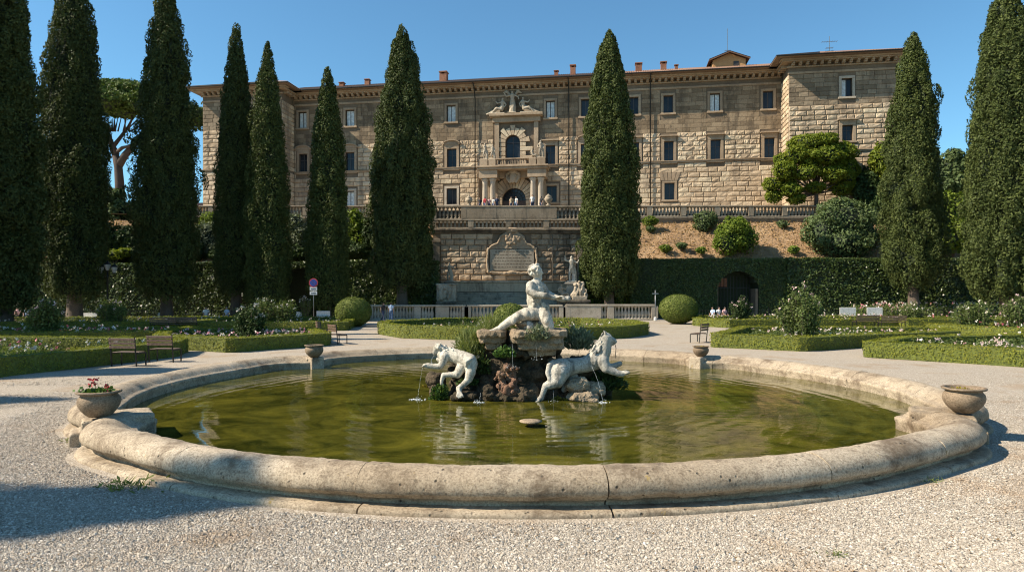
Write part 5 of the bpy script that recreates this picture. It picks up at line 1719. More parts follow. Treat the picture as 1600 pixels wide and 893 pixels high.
mb.build('rusticated_stonework', M['oldblock'], rw)
mb = MB()
for x in (X0 + .36, X1 - .36):
    mb.bbox(x - .36, x + .36, -.22, .02, 1.5, zc0 - 1.0, .03); mb.bbox(x - .46, x + .46, -.32, .02, zc0 - .99, zc0 - .6, .03)
for x in (at(863, 0, RWY)[0],):
    mb.bbox(x - .06, x + .06, -.2, -.12, 1.5, zc0 - .2, .02)
mb.build('pilaster', M['oldstone'], rw)
mb = MB()
mb.bbox(X0 - .12, X1 + .12, -.3, .5, zc0 + .0, zc0 + .22, .03); mb.bbox(X0 - .3, X1 + .3, -.55, .5, zc0 + .225, zc0 + .46, .05)
mb.build('cornice', M['oldstone'], rw)
# plaque with a scrolled frame
mb = MB(); mb.bbox(PQ[0], PQ[1], -.22, .02, PQ[2], PQ[3], .03)
plq = mb.build('plaque', M['statue'], rw)
mb = MB(); gq = np.random.default_rng(4)
for k in range(6):
    z = PQ[3] - .28 - k * .33; x = PQ[0] + .35 + gq.uniform(0, .2)
    while x < PQ[1] - .5:
        w = gq.uniform(.10, .32); mb.box(x, x + w, -.226, -.215, z - .07, z + .05); x += w + gq.uniform(.07, .14)
mb.build('worn_inscription', M['oldstone'], plq)
mb = MB(); w2 = (PQ[1] - PQ[0]) / 2; xc = (PQ[0] + PQ[1]) / 2
top = [(PQ[0] - .15, PQ[3] + .03), (PQ[0] + .25, PQ[3] + .35), (PQ[0] + .8, PQ[3] + .6), (PQ[0] + 1.15, PQ[3] + 1.35), (xc - .5, PQ[3] + 1.75), (xc, PQ[3] + 1.85), (xc + .5, PQ[3] + 1.75), (PQ[1] - 1.15, PQ[3] + 1.35), (PQ[1] - .8, PQ[3] + .6), (PQ[1] - .25, PQ[3] + .35), (PQ[1] + .15, PQ[3] + .03)]
mb.slab(top, -.24, .02)
mb.chain([(x, -.24, z) for x, z in top], [.13] * len(top), 8)
for s in (0, 1):
    x = (PQ[0] - .2, PQ[1] + .2)[s]
    mb.chain([(x, -.2, PQ[3]), (x + (.12 if s else -.12), -.2, (PQ[2] + PQ[3]) / 2), (x, -.2, PQ[2] - .1)], [.17, .12, .19], 8)
mb.chain([(PQ[0] - .1, -.2, PQ[2] - .15), (xc - .9, -.22, PQ[2] - .3), (xc, -.25, PQ[2] - .2), (xc + .9, -.22, PQ[2] - .3), (PQ[1] + .1, -.2, PQ[2] - .15)], [.16, .18, .26, .18, .16], 8)
for k in range(26): mb.ball((xc + gq.normal(0, .38), -.3, PQ[3] + .95 + gq.normal(0, .4)), gq.uniform(.1, .24), 8, 6)
mb.ball((xc, -.3, PQ[3] + 2.0), (.75, .25, .3))
link('plaque_frame', remesh(mb, 'plaque_frame', M['trim'], .06, 1, .07, 4, 6, True), plq)
# ledge and steps at the foot
zs = [zpx(y, 70.5) for y in (441, 447, 456, 460, 464, 468, 472)]
mb = MB(); sx0, sx1 = -6.1, 5.6
mb.bbox(sx0 - .2, sx1 + .6, -1.5, 0, zs[2], zs[0], .05); mb.bbox(sx0 - .3, sx1 + .7, -1.65, -.1, zs[0] + .005, zs[0] + .14, .03)
mb.build('foot_ledge', M['oldblock'], rw)
mb = MB()
for k, z in enumerate(zs[2:]):
    mb.bbox(sx0 - .4 - .12 * k, sx1 + .6 + .12 * k, -2.0 - .5 * k, -1.5 - .5 * k, -.1, z - .02, .04)
mb.build('steps', M['balust'], rw)

# pedestals with carved groups at both ends of the steps
def pedestal(label, px, py0, py1, Y, wpx, figure=None):
    x, _, z1 = at(px, py0, Y); z0 = 0.0; w = wpx / FPX * Y / 2
    root = thing('stone_pedestal', label, 'pedestal', (x, Y, 0), 0, 'pedestals beside the steps')
    mb = MB(); mb.bbox(-w, w, -w * .9, w * .9, -.1, z1 - .25, .04); mb.build('shaft', M['oldstone'], root)
    mb = MB(); mb.bbox(-w - .16, w + .16, -w * .9 - .16, w * .9 + .16, z1 - .245, z1, .04); mb.build('cap', M['oldstone'], root)
    return x, z1
x, z = pedestal('low dark pedestal carrying a carved relief block on the left side of the steps', 697, 471, 500, 66.0, 24)
# block with carved figure on the left
root = thing('carved_block', 'dark block with a carved scene in relief on the left pedestal', 'carving', (x, 66, z), 0)
mb = MB(); h = zpx(443, 66) - z
mb.bbox(-.9, .95, -.3, .9, 0, h, .05); mb.bbox(-1.0, 1.05, -.45, 1.0, h - .14, h, .04)
gq = np.random.default_rng(12)
for k in range(16): mb.ball((gq.uniform(-.7, .5), -.32, gq.uniform(.2, h - .3)), (gq.uniform(.12, .3), .2, gq.uniform(.15, .35)), 8, 6)
mb.chain([(-.4, -.4, .3), (-.5, -.45, .9), (-.3, -.45, 1.3)], [.2, .2, .13])
link('relief', remesh(mb, 'relief', M['statue'], .05, 1, .07, 4, 3), root)
stone_figure('carved figure fragment high on the left end of the retaining wall', 0, 0, 0, 2.0, 'raise', 21, group='figures beside the steps', mat='statue', world=(at(702, 0, 70.2)[0], 70.2, zpx(441, 70.2)))
mbp = at(702, 440, 70.2)
rt = thing('stone_pedestal', 'tall plain pedestal of the carved figure at the left pilaster', 'pedestal', (mbp[0], 70.2, 0), 0, 'pedestals beside the steps')
MB().bbox(-.55, .55, -.4, 1.6, -.1, mbp[2], .04).build('shaft', M['oldstone'], rt)
x, z = pedestal('broad stepped pedestal carrying the putti group on the right of the steps', 901, 468, 500, 65.2, 34)
stone_figure('carved group of putti on the right pedestal below the slender statue', 0, 0, 0, 2.1, 'putti', 22, group='figures beside the steps', world=(at(905, 0, 65.0)[0], 65.0, z))
xs = at(893, 441, 66.6)
rt = thing('stone_pedestal', 'slim tall pedestal under the slender standing statue', 'pedestal', (xs[0], 66.6, 0), 0, 'pedestals beside the steps')
MB().bbox(-.52, .52, -.45, .45, -.1, xs[2] - .2, .04).build('shaft', M['trim_pale'], rt)
MB().bbox(-.72, .72, -.62, .62, xs[2] - .195, xs[2], .04).build('cap', M['trim_pale'], rt)
stone_figure('slender standing marble figure on the tall pedestal right of the steps', 0, 0, 0, 2.55, 'raise', 23, group='figures beside the steps', world=(xs[0], 66.6, xs[2]), mat='marble')
stone_figure('small carved putto before the slender statue', 0, 0, 0, 1.6, 'recline_r', 24, group='figures beside the steps', world=(at(878, 0, 65.2)[0], 65.2, zpx(466, 65.2)))
x, z = pedestal('small pedestal under the reclining putto by the steps', 878, 466, 500, 65.2, 16)

# ------------------------------------------------------------------ balustrades
def balustrade(label, p0, p1, z0, z1, n, mat, group=None, piers=2, solid=(), bal=None, width=.3, skip=()):
    """rail, plinth, piers and single balusters between two ground points"""
    p0, p1 = Vector((*p0, 0)), Vector((*p1, 0)); L = (p1 - p0).length; ang = math.atan2(p1.y - p0.y, p1.x - p0.x)
    root = thing('balustrade', label, 'balustrade', (p0.x, p0.y, z0), ang, group)
    h = z1 - z0; w = width
    MB().bbox(0, L, -w, w, -.3, h * .13, .03).build('base_course', M[mat], root)
    MB().bbox(-.05, L + .05, -w - .05, w + .05, h * .885, h, .03).build('rail', M[mat], root)
    pier_u = [L * k / (piers - 1) for k in range(piers)]
    pw_ = .30
    for u in pier_u:
        MB().bbox(u - pw_, u + pw_, -w - .02, w + .02, h * .131, h * .884, .03).build('pier', M[mat], root)
    for a, b in solid:
        MB().bbox(a, b, -w - .01, w + .01, h * .131, h * .884, .03).build('panel', M[mat], root)
    bh = h * .755
    bmsh = baluster_mesh(bh, .165 * min(1.2, max(h, .9))); bmsh.materials.clear(); bmsh.materials.append(M[mat])
    for k in range(n):
        u = L * (k + .5) / n
        if any(abs(u - q) < pw_ + .1 for q in pier_u) or any(a - .08 < u < b + .08 for a, b in solid): continue
        o = link('baluster', bmsh, root); o.location = (u, 0, h * .13)
    return root
zb = lambda py, Y: zpx(py, Y)
G_ = 'balustrades of terrace and garden'
# garden balustrade at the foot of the steps (in three stretches)
YB = 62.5
gx = lambda px: at(px, 0, YB)[0]
balustrade('pale garden balustrade with a plain white panel left of the steps', (gx(579), YB), (gx(727), YB), 0, 1.45, 30, 'trav2', G_, 3, [(gx(681) - gx(579), gx(702) - gx(579))])
balustrade('garden balustrade behind the kneeling marble man', (gx(731), YB), (gx(878), YB), 0, 1.45, 26, 'trav2', G_, 4)
balustrade('weathered garden balustrade ending at the tall thin post', (gx(885), YB), (gx(1022), YB), 0, 1.5, 26, 'trav2', G_, 3, [(.1, 3.2)])
# centre: lower tier above the wall cornice, upper parapet behind
zt0 = zc0 + .47
balustrade('lower tier of the dark double balustrade above the plaque wall', (X0, RWY + .1), (X1, RWY + .1), zt0, zpx(343, RWY), 38, 'balust', G_, 5)
YU = 75.0
ux = lambda px: at(px, 0, YU)[0]
balustrade('upper parapet of the double balustrade with a solid middle below the palace door', (ux(678), YU), (ux(912), YU), zpx(344.5, YU), zpx(321.5, YU), 38, 'balust', G_, 6, [(ux(728) - ux(678), ux(866) - ux(678))])
fl_ = MB(); fl_.box(X0 - .2, X1 + .2, RWY + .6, YU + .2, zt0 - .6, zt0 - .05)
props(fl_.build('landing', M['oldstone']), kind='structure')
fl_ = MB(); fl_.box(ux(676) - .2, ux(914) + .2, YU + .32, 79.2, zpx(344.5, YU) - 1.5, TZ - .1)
props(fl_.build('upper_landing', M['oldstone']), kind='structure')
# terrace edge left and right, on a dark low wall
def edge_wall(label, x0, x1, y, z0, z1):
    r = thing('terrace_wall', label, 'wall', (x0, y, z0), 0, 'low dark walls under the terrace balustrade')
    MB().box(0, x1 - x0, -.25, .4, -2.0, z1 - z0).build('wall', M['oldstone'], r)
    MB().bbox(0, x1 - x0, -.36, .45, z1 - z0 - .16, z1 - z0 - .005, .03).build('coping', M['oldstone'], r)
YE = 79.0
ex = lambda px: at(px, 0, YE)[0]
zl0, zl1 = zpx(340, YE), zpx(321.5, YE)
edge_wall('dark low terrace wall above the left bank', ex(280), X0, YE, zl0 - 1.0, zl0)
edge_wall('dark low terrace wall above the right bank', ux(905), ex(1340), YE, zl0 - 1.0, zl0)
balustrade('long terrace balustrade above the left bank behind the cypresses', (ex(282), YE), (ex(674), YE), zl0, zl1, 80, 'balust', G_, 9)
balustrade('long dark terrace balustrade above the dry right bank', (ux(915), YE), (ex(1330), YE), zl0, zl1, 80, 'balust', G_, 9)
# urns on the upper parapet
def urn(label, px, Y, py0, py1, seed):
    x, _, zt = at(px, py0, Y); zb_ = zpx(py1, Y); h = zt - zb_
    r = thing('stone_urn', label, 'urn', (x, Y, zb_), 0, 'urns on the upper parapet')
    MB().lathe([(.22 * h, 0), (.22 * h, .08 * h), (.10 * h, .16 * h), (.13 * h, .22 * h), (.30 * h, .42 * h), (.36 * h, .58 * h), (.30 * h, .68 * h), (.24 * h, .72 * h), (.30 * h, .77 * h), (.28 * h, .8 * h)], seg=16).build('body', M['statue'], r, True)
    MB().lathe([(.24 * h, .8 * h), (.2 * h, .88 * h), (.07 * h, .93 * h), (.09 * h, .97 * h), (.02 * h, h)], seg=12).build('lid', M['statue'], r, True)
urn('stone urn with lid on the upper parapet left of the people', 733, YU, 305.5, 321.5, 1)
urn('stone urn with lid on the upper parapet right of the people', 857, YU, 303, 321.5, 2)

# ------------------------------------------------------------------ tall clipped hedges along the bank
def hedge_wall(label, x0, x1, y0, y1, h, n, leaf, seed, arch=None, mat='tallhedge'):
    g = np.random.default_rng(seed)
    root = thing('tall_hedge', label, 'hedge', ((x0 + x1) / 2, y0, 0), 0, 'tall clipped hedges below the bank')
    w = x1 - x0; cx = (x0 + x1) / 2
    # leaves over front, top and both ends
    aF, aT, aE = w * h, w * (y1 - y0), h * (y1 - y0)
    k = g.choice(4, n, p=np.array([aF, aT * .8, aE * .5, aE * .5]) / (aF + aT * .8 + aE))
    u, v, q = g.random(n), g.random(n), np.abs(g.normal(0, .13, n))
    P = np.empty((n, 3)); D = np.empty((n, 3))
    d = (y1 - y0)
    P[:, 0] = np.select([k == 0, k == 1, k == 2], [u * w, u * w, q], w - q); P[:, 1] = np.select([k == 0, k == 1], [q, v * d], u * d); P[:, 2] = np.select([k == 0, k == 1], [v * h, h - q + .05], v * h)
    D[:] = np.select([k[:, None] == 0, k[:, None] == 1, k[:, None] == 2], [np.array([0, -1.0, .4]), np.array([0, 0, 1.0]), np.array([-1.0, 0, .4])], np.array([1.0, 0, .4]))
    P[:, 1] += .16 * fbm(np.c_[P[:, 0] * .8, P[:, 2] * .8, P[:, 1] * 0], 3, seed)
    P[:, 2] += (k == 1) * .14 * fbm(np.c_[P[:, 0] * 1.2, P[:, 1], P[:, 2] * 0], 3, seed + 1)
    keepm = np.ones(n, bool)
    if arch:
        ac, aw, ah = arch
        keepm = ~((k == 0) & (np.abs(P[:, 0] - (ac - x0)) < aw) & (P[:, 2] < ah - aw + np.sqrt(np.maximum(0, aw ** 2 - (P[:, 0] - (ac - x0)) ** 2))))
    P, D = P[keepm], D[keepm]
    P[:, 0] -= w / 2
    v1, f1 = leaf_arrays(P, D + np.array([0, 0, .25]), leaf, leaf * .6, g, .6, True)
    mb = MB(); e = .18
    if not arch:
        mb.box(-w / 2 + e, w / 2 - e, e, d - e, 0, h - e)
    else:
        ac, aw, ah = arch; a = ac - cx
        mb.box(-w / 2 + e, a - aw, e, d - e, 0, h - e); mb.box(a + aw, w / 2 - e, e, d - e, 0, h - e)
        nseg = 10
        for i in range(nseg):
            xa, xb = a - aw + 2 * aw * i / nseg, a - aw + 2 * aw * (i + 1) / nseg
            xm = (xa + xb) / 2 - a
            mb.box(xa, xb, e, d - e, ah - aw + math.sqrt(max(0, aw * aw - xm * xm)), h - e)
    if arch: mb.box(a - aw - .3, a + aw + .3, d - .25, d - .05, 0, ah + .4)
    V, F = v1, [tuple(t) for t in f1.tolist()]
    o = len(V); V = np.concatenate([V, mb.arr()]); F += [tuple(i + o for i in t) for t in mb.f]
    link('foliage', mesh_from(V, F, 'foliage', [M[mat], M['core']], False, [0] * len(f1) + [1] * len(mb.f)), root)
    return root
HY = 67.8
hx = lambda px: at(px, 0, HY)[0]
HH = zpx(404, HY)
hedge_wall('long shaded tall hedge with a dark arched niche beside the right ball topiary', hx(985), hx(1228), HY, HY + 2.2, HH, 34000, .16, 1, (at(1154, 0, HY)[0], 2.1, zpx(423, HY)))
hedge_wall('sunlit glossy leaved tall hedge with pale leaves behind the right roses', hx(1228) + .02, hx(1640), HY, HY + 2.2, HH + .05, 24000, .24, 2)
hedge_wall('short end of the tall hedge between plaque wall and pointed cypress', at(906, 0, 68.6)[0], hx(985) - .02, HY + .8, HY + 2.2, HH + .1, 5000, .2, 3, mat='bushgreen')
hedge_wall('tall dark laurel hedge behind the walking couple', hx(541), hx(684), HY, HY + 2.2, HH - .2, 16000, .24, 4)
hedge_wall('tall hedge with a dark arched opening behind the road sign', hx(285), hx(541) - .02, HY, HY + 2.2, HH - .35, 22000, .24, 5, (at(468, 0, HY)[0], 1.9, zpx(418, HY)))
hedge_wall('dark tall hedge in the shade behind the street lamp', hx(-60), hx(285) - .02, HY, HY + 2.2, HH - .5, 18000, .24, 6)
# brick grotto with grille inside the right arch
gr = thing('grotto', 'brick lined grotto with an iron gate inside the arched niche of the hedge', 'grotto', (at(1154, 0, HY)[0], HY + 1.0, 0))
mb = MB(); mb.bbox(-2.05, -1.8, -.2, .85, 0, 3.4); mb.bbox(1.8, 2.05, -.75, .85, 0, 3.0)
mb.build('jambs', M['oldstone'], gr)
MB().bbox(-1.75, -.6, .6, .85, 3.2, 4.1).build('brickwork', M['brick'], gr)
mb = MB()
for k in range(11): mb.bar((-1.65 + k * .33, .5, 0), (-1.65 + k * .33, .5, 4.3), .05)
mb.bar((-1.7, .5, 3.1), (1.7, .5, 3.1), .08)
mb.build('gate', M['metal'], gr)

# ------------------------------------------------------------------ cypresses
def cy(label, px, Y, pz_base, py_crown, py_top, wpx, kind, n, seed, mat='cypress', leaf=.30, tr=.4, lump=.2, loose=0.0, lean=0.0):
    x = at(px, 0, Y)[0]
    return cypress(label, (x, Y, pz_base), zpx(py_crown, Y), zpx(py_top, Y), wpx / 2 / FPX * Y, kind, n, leaf, mat, seed, tr, lump, loose=loose, lean=lean)
cy('huge loose dark cypress cut by the left picture edge', 8, 50, 0, 478, -120, 86, 'full', 42000, 1, leaf=.30, lump=.34, loose=.55, tr=.5)
cy('broad tall dark cypress behind the left rose bush, its tip above the picture', 116, 58, 0, 462, -75, 93, 'slim', 40000, 2, leaf=.27, lump=.2, tr=.6)
cy('tall cypress behind the street lamp with its left edge in sun', 260, 60, 0, 462, -42, 85, 'slim', 38000, 3, leaf=.28, lump=.26, tr=.5)
cy('smooth dense dark cypress on a bare trunk beside a paler slim one', 369, 62, 0, 455, 40, 60, 'slim', 30000, 4, leaf=.24, lump=.12, tr=.5)
cy('slim bright green cypress touching the dense dark one', 418, 60.5, 0, 484, 68, 63, 'slim', 28000, 5, 'cypress_lt', .25, .3, .2)
cy('small slim cypress directly behind the road sign', 512, 61.5, 0, 480, 105, 61, 'slim', 26000, 6, 'cypress_lt', .25, .3, .18)
cy('wide bulging cypress left of the palace portal behind the garden balustrade', 628, 66, 0, 447, 45, 90, 'full', 44000, 7, leaf=.30, lump=.28, tr=.55)
cy('wide pointed cypress right of the palace portal reaching over the terrace', 952, 66.5, 0, 458, 51, 86, 'full', 44000, 8, 'cypress_lt', .30, .5, .24)
cy('pointed ragged cypress before the right palace wing', 1427, 64, .9, 444, 54, 78, 'full', 38000, 9, 'cypress_lt', .28, .45, .28)
cy('massive cypress at the right picture edge, its tip above the picture', 1572, 58, .3, 465, -25, 106, 'full', 48000, 10, 'cypress_lt', .29, .5, .22)
# row that goes on outside the picture on the left: it gives the shadows on paths and gravel
for k, (x, y, h, r) in enumerate([(-27, 3.6, 20.6, 2.0), (-34.5, 11.2, 20.5, 1.7), (-33.5, 17.2, 21.5, 1.8), (-37.5, 31.0, 26, 1.6), (-39, 35.5, 27, 1.6), (-40.5, 41, 27.5, 1.6), (-42.5, 47.5, 28, 1.6)]):
    cypress('one of the cypresses of the left row beyond the picture edge', (x, y, 0), 1.5, h, r, 'slim', 12000, .55, 'cypress', 50 + k, .35, lump=.4, loose=.8)

# ------------------------------------------------------------------ umbrella pine and the other trees
def umbrella_pine():
    Y = 103.0; X, _, _ = at(187, 0, Y); s = Y / FPX
    root = thing('umbrella_pine', 'umbrella pine with forked bare trunk and flat crown between two cypresses', 'tree', (X, Y, TZ))
    q = lambda px, py, dy=0: ((px - 187) * s, dy, zpx(py, Y) - TZ)
    mb = MB()
    mb.tube([q(187, 330), q(187, 290), q(185, 262), q(180, 240)], [.8, .66, .58, .48], 12)
    mb.tube([q(186, 258), q(195, 243), q(206, 230), q(214, 222), q(226, 200, .5), q(240, 185, 1)], [.6, .52, .45, .4, .28, .15], 10)
    mb.tube([q(181, 242), q(173, 222), q(166, 205), q(158, 190, -.5), q(140, 175, -1)], [.55, .4, .34, .25, .12], 10)
    mb.tube([q(176, 230), q(184, 215, .5), q(195, 195, 1), q(205, 175, 1)], [.35, .28, .2, .1], 8)
    mb.tube([q(172, 220), q(160, 212, 1), q(130, 195, 2), q(90, 180, 2)], [.28, .22, .16, .08], 8)
    mb.tube([q(182, 238), q(195, 232, -.6), q(206, 231, -1), q(230, 222, -1.5), q(300, 200, -2)], [.3, .25, .2, .15, .08], 8)
    for k in range(16):
        a = gq.uniform(140, 240); mb.tube([q(a * .4 + 187 * .6, 205), q(a, 178, gq.uniform(-3, 3))], [.12, .05], 6)
    mb.build('trunk', M['pinebark'], root, True)
    g = np.random.default_rng(9)
    bl = []
    for px, py, rx, rz, dy in [(190, 150, 62, 20, 0), (160, 158, 44, 19, -2.5), (222, 158, 42, 20, -2), (190, 170, 58, 15, -3), (75, 160, 24, 20, 0), (110, 155, 30, 18, 2), (270, 172, 40, 20, 1), (310, 188, 22, 18, -1), (190, 138, 44, 14, 1), (140, 168, 26, 13, -4), (240, 172, 24, 13, -4), (205, 180, 26, 10, -2)]:
        c = q(px, py, dy); bl.append((c[0], c[1], c[2], rx * s, max(2.2, rx * s * .75), rz * s))
    link('crown', crown_mesh(g, bl, 34000, .38, 'pine', 9, 'core', .22), root)
umbrella_pine()

def broadleaf(name, label, px, Y, z0, blobs, n, leaf, mat, seed, group=None, trunk=.3, cat='tree', core=True):
    """blobs in pixels: px, py, rx, rz, dy"""
    s = Y / FPX; X = at(px, 0, Y)[0]
    root = thing(name, label, cat, (X, Y, z0), 0, group)
    g = np.random.default_rng(seed)
    bl = [((bx - px) * s, dy, zpx(by, Y) - z0, rx * s, max(rx * s * .85, .4), rz * s) for bx, by, rx, rz, dy in blobs]
    link('crown', crown_mesh(g, bl, n, leaf, mat, seed, 'core', .28, core), root)
    mb = MB(); top = max(b[2] for b in bl)
    mb.tube([(0, 0, -.6), (.05, 0, top * .3), (0, 0, top * .55)], [trunk, trunk * .75, trunk * .5], 8)
    for b in bl:
        mb.tube([(0, 0, top * .3), (b[0] * .5, b[1] * .5, (top * .3 + b[2]) / 2), (b[0], b[1], b[2])], [trunk * .5, trunk * .3, trunk * .12], 6)
    mb.build('trunk', M['bark'], root, True)
    return root
broadleaf('lime_tree', 'yellow green leafy tree before the right palace wing', 1275, 79.75, TZ - .3, [(1262, 225, 26, 15, 0), (1290, 218, 20, 11, .3), (1240, 244, 20, 15, -.6), (1282, 246, 24, 14, -1), (1316, 238, 22, 18, .5), (1220, 268, 18, 15, -.8), (1252, 272, 18, 12, -1.2), (1296, 274, 20, 13, -1), (1330, 264, 14, 18, .4), (1206, 288, 15, 12, 0), (1232, 298, 19, 11, -.4), (1314, 294, 16, 12, 0), (1210, 306, 14, 11, .2), (1244, 312, 13, 8, -.3), (1334, 290, 10, 14, .3), (1270, 294, 14, 9, -.5), (1264, 256, 20, 14, -.3), (1306, 258, 16, 14, .2), (1236, 284, 15, 12, .3), (1226, 250, 14, 12, .2), (1322, 278, 12, 12, -.3)], 30000, .25, 'lime', 31, 'broadleaf trees', .3)
broadleaf('broadleaf_tree', 'dark shady tree beside the right palace wing behind the ragged cypress', 1375, 80, TZ - .4, [(1360, 300, 26, 40, 0), (1390, 270, 24, 40, 1), (1375, 330, 34, 30, -1)], 9000, .36, 'darkleaf', 32, 'broadleaf trees')
broadleaf('broadleaf_tree', 'yellowish tree half hidden by the ragged cypress', 1388, 78, 11.0, [(1385, 248, 22, 26, 0), (1396, 270, 20, 26, 0)], 4000, .33, 'lime', 33, 'broadleaf trees')
broadleaf('broadleaf_tree', 'mid green tree showing between the two right cypresses', 1488, 74, 8.0, [(1488, 260, 22, 26, 0), (1480, 290, 26, 30, 0), (1500, 300, 22, 40, 0), (1455, 300, 20, 40, .5)], 9000, .33, 'bushgrey', 34, 'broadleaf trees')
broadleaf('broadleaf_tree', 'bright green bush like tree low between the two right cypresses', 1490, 71.5, 4.5, [(1488, 330, 22, 30, 0), (1505, 360, 22, 34, 0), (1480, 375, 22, 24, 0), (1460, 350, 20, 40, .5)], 7000, .3, 'bushgreen', 35, 'broadleaf trees')
broadleaf('broadleaf_tree', 'green tree showing between the two leftmost cypresses', 66, 84, 9.0, [(66, 250, 18, 26, 0), (60, 290, 24, 36, 0), (70, 340, 30, 30, 0)], 8000, .36, 'bushgrey', 36, 'broadleaf trees')
broadleaf('broadleaf_tree', 'dark small tree below the umbrella pine trunk', 178, 81, 8.0, [(175, 312, 22, 18, 0), (190, 335, 24, 24, 0), (168, 345, 24, 26, 0)], 6000, .33, 'bushgrey', 37, 'broadleaf trees')

def slope_bush(label, px, Y, z0, blobs, n, leaf, mat, seed):
    s = Y / FPX; X = at(px, 0, Y)[0]
    bl = [((bx - px) * s, dy, zpx(by, Y) - z0, rx * s, max(.4, rx * s * .8), rz * s) for bx, by, rx, rz, dy in blobs]
    bush('garden_bush', label, (X, Y, z0), bl, n, leaf, mat, seed, group='bushes on the bank')
slope_bush('large round grey green bush on the right bank', 1315, 73, 6.0, [(1315, 345, 44, 38, 0), (1285, 365, 28, 32, -.6), (1345, 370, 28, 34, -.5), (1310, 380, 40, 24, -1), (1325, 330, 28, 22, .4)], 13000, .24, 'bushgrey', 41)
slope_bush('bright yellow green bush in the middle of the right bank', 1148, 73, 6.0, [(1148, 368, 30, 26, 0), (1135, 380, 20, 22, -.4), (1162, 375, 22, 22, -.3), (1150, 355, 18, 16, 0), (1140, 348, 10, 12, 0), (1158, 350, 9, 13, .2), (1128, 362, 10, 12, 0)], 8000, .2, 'bushgreen', 42)
slope_bush('small dark olive bush under the terrace balustrade', 1103, 77, 10, [(1103, 342, 16, 14, 0), (1098, 352, 12, 12, 0), (1112, 346, 11, 11, 0)], 2400, .2, 'bushgrey', 43)
slope_bush('little yellowish bush beside the pointed cypress under the terrace wall', 1015, 77, 10, [(1015, 346, 11, 9, 0)], 900, .18, 'bushgreen', 44)
for k, (px, py, r, lb) in enumerate([(1040, 388, 9, 'low scrub plant on the dry bank behind the right ball topiary'), (1065, 384, 8, 'low brownish scrub plant on the bank left of the bright bush'), (1096, 391, 8, 'low scrub plant just above the hedge beside the bright bush'), (1223, 350, 9, 'low dark scrub plant under the terrace wall left of the large bush'), (1240, 390, 9, 'low yellow green scrub plant before the large round bush'), (1017, 358, 7, 'small scrub plant on the bank by the pointed cypress')]):
    Yk = 71.5 + (400 - py) * .12; z = zpx(py + r * .6, Yk)
    slope_bush(lb, px, Yk, z, [(px, py, r, r * .7, 0)], 500, .18, 'bushgrey' if k % 2 else 'bushgreen', 60 + k)
slope_bush('silvery olive bush behind the bare cypress trunk', 323, 73.5, 7, [(322, 372, 22, 26, 0), (335, 392, 20, 22, 0), (315, 395, 18, 18, 0)], 5000, .22, 'olive', 45)
slope_bush('bright green bush under the left end of the terrace', 328, 77, 10, [(328, 343, 14, 14, 0), (320, 352, 12, 10, 0)], 1800, .2, 'bushgreen', 46)
slope_bush('silver grey bush between the two slim cypresses', 465, 73.5, 7, [(462, 352, 16, 20, 0), (470, 368, 18, 22, 0), (458, 385, 20, 18, 0)], 4200, .2, 'olive', 47)
slope_bush('dark leafy bush between the sign cypress and the bulging cypress', 556, 74, 7, [(552, 345, 16, 20, 0), (565, 365, 20, 26, 0), (548, 378, 16, 20, 0)], 4200, .26, 'bushgreen', 48)
slope_bush('dark bush in the shade behind the street lamp', 190, 72, 5, [(185, 400, 30, 18, 0), (215, 395, 24, 22, 0)], 4000, .26, 'darkleaf', 49)
slope_bush('autumn coloured low bush just right of the lantern', 178, 70.6, 5.4, [(180, 398, 18, 8, 0), (196, 394, 12, 8, 0)], 1500, .2, 'lime', 50)
for k, (px, py, rx, rz, mt, lb) in enumerate([(303, 392, 16, 18, 'darkleaf', 'dark undergrowth bush between the lamp cypress and the bare trunk'), (345, 400, 18, 12, 'darkleaf', 'dark bush low behind the dense dark cypress'), (455, 396, 26, 14, 'darkleaf', 'dark bush under the silver grey bush'), (548, 392, 30, 14, 'darkleaf', 'dark low bush above the laurel hedge'), (660, 385, 16, 20, 'darkleaf', 'dark bush beside the left pilaster of the retaining wall'), (140, 360, 40, 34, 'darkleaf', 'large dark bush between the two left cypresses'), (195, 372, 26, 20, 'darkleaf', 'dark bush on the shady bank behind the street lamp cypress'), (580, 365, 14, 26, 'darkleaf', 'narrow dark bush touching the bulging cypress')]):
    slope_bush(lb, px, 72.6, 5.0, [(px, py, rx, rz, 0), (px + rx * .5, py + rz * .4, rx * .7, rz * .7, -.3)], 3600, .25, mt, 80 + k)
# house beyond
hs = thing('distant_house', 'low house with red tiled roof far behind the left end of the palace', 'house', (at(262, 0, 130)[0], 130, TZ))
MB().box(-9, 9, 0, 8, 0, zpx(322, 130) - TZ).build('wall', M['plaster'], hs)
mb = MB(); zt = zpx(322, 130) - TZ; tiles(mb, (-10, -.8, zt), (10, -.8, zt), (10, 5, zt + 1.3), (-10, 5, zt + 1.3)); mb.build('roof', M['tile'], hs)

# ------------------------------------------------------------------ parterre: clipped box borders, soil, flowers
def inset(poly, w):
    n = len(poly); out = []
    A = sum(poly[i][0] * poly[(i + 1) % n][1] - poly[(i + 1) % n][0] * poly[i][1] for i in range(n))
    s = 1 if A > 0 else -1
    for i in range(n):
        p, c, q = (Vector(poly[i - 1]), Vector(poly[i]), Vector(poly[(i + 1) % n]))
        d0 = (c - p).normalized(); d1 = (q - c).normalized()
        n0 = Vector((-d0.y, d0.x)) * s; n1 = Vector((-d1.y, d1.x)) * s
        m = (n0 + n1); m = m / max(.35, m.length_squared / 2) * .5 * 2 / 2
        m = (n0 + n1).normalized(); k = w / max(.4, m.dot(n0))
        out.append(tuple(c + m * k))
    return out
def smooth_poly(poly, it=2):
    for _ in range(it):
        out = []
        n = len(poly)
        for i in range(n):
            a, b = Vector(poly[i]), Vector(poly[(i + 1) % n])
            out += [tuple(a.lerp(b, .25)), tuple(a.lerp(b, .75))]
        poly = out
    return poly
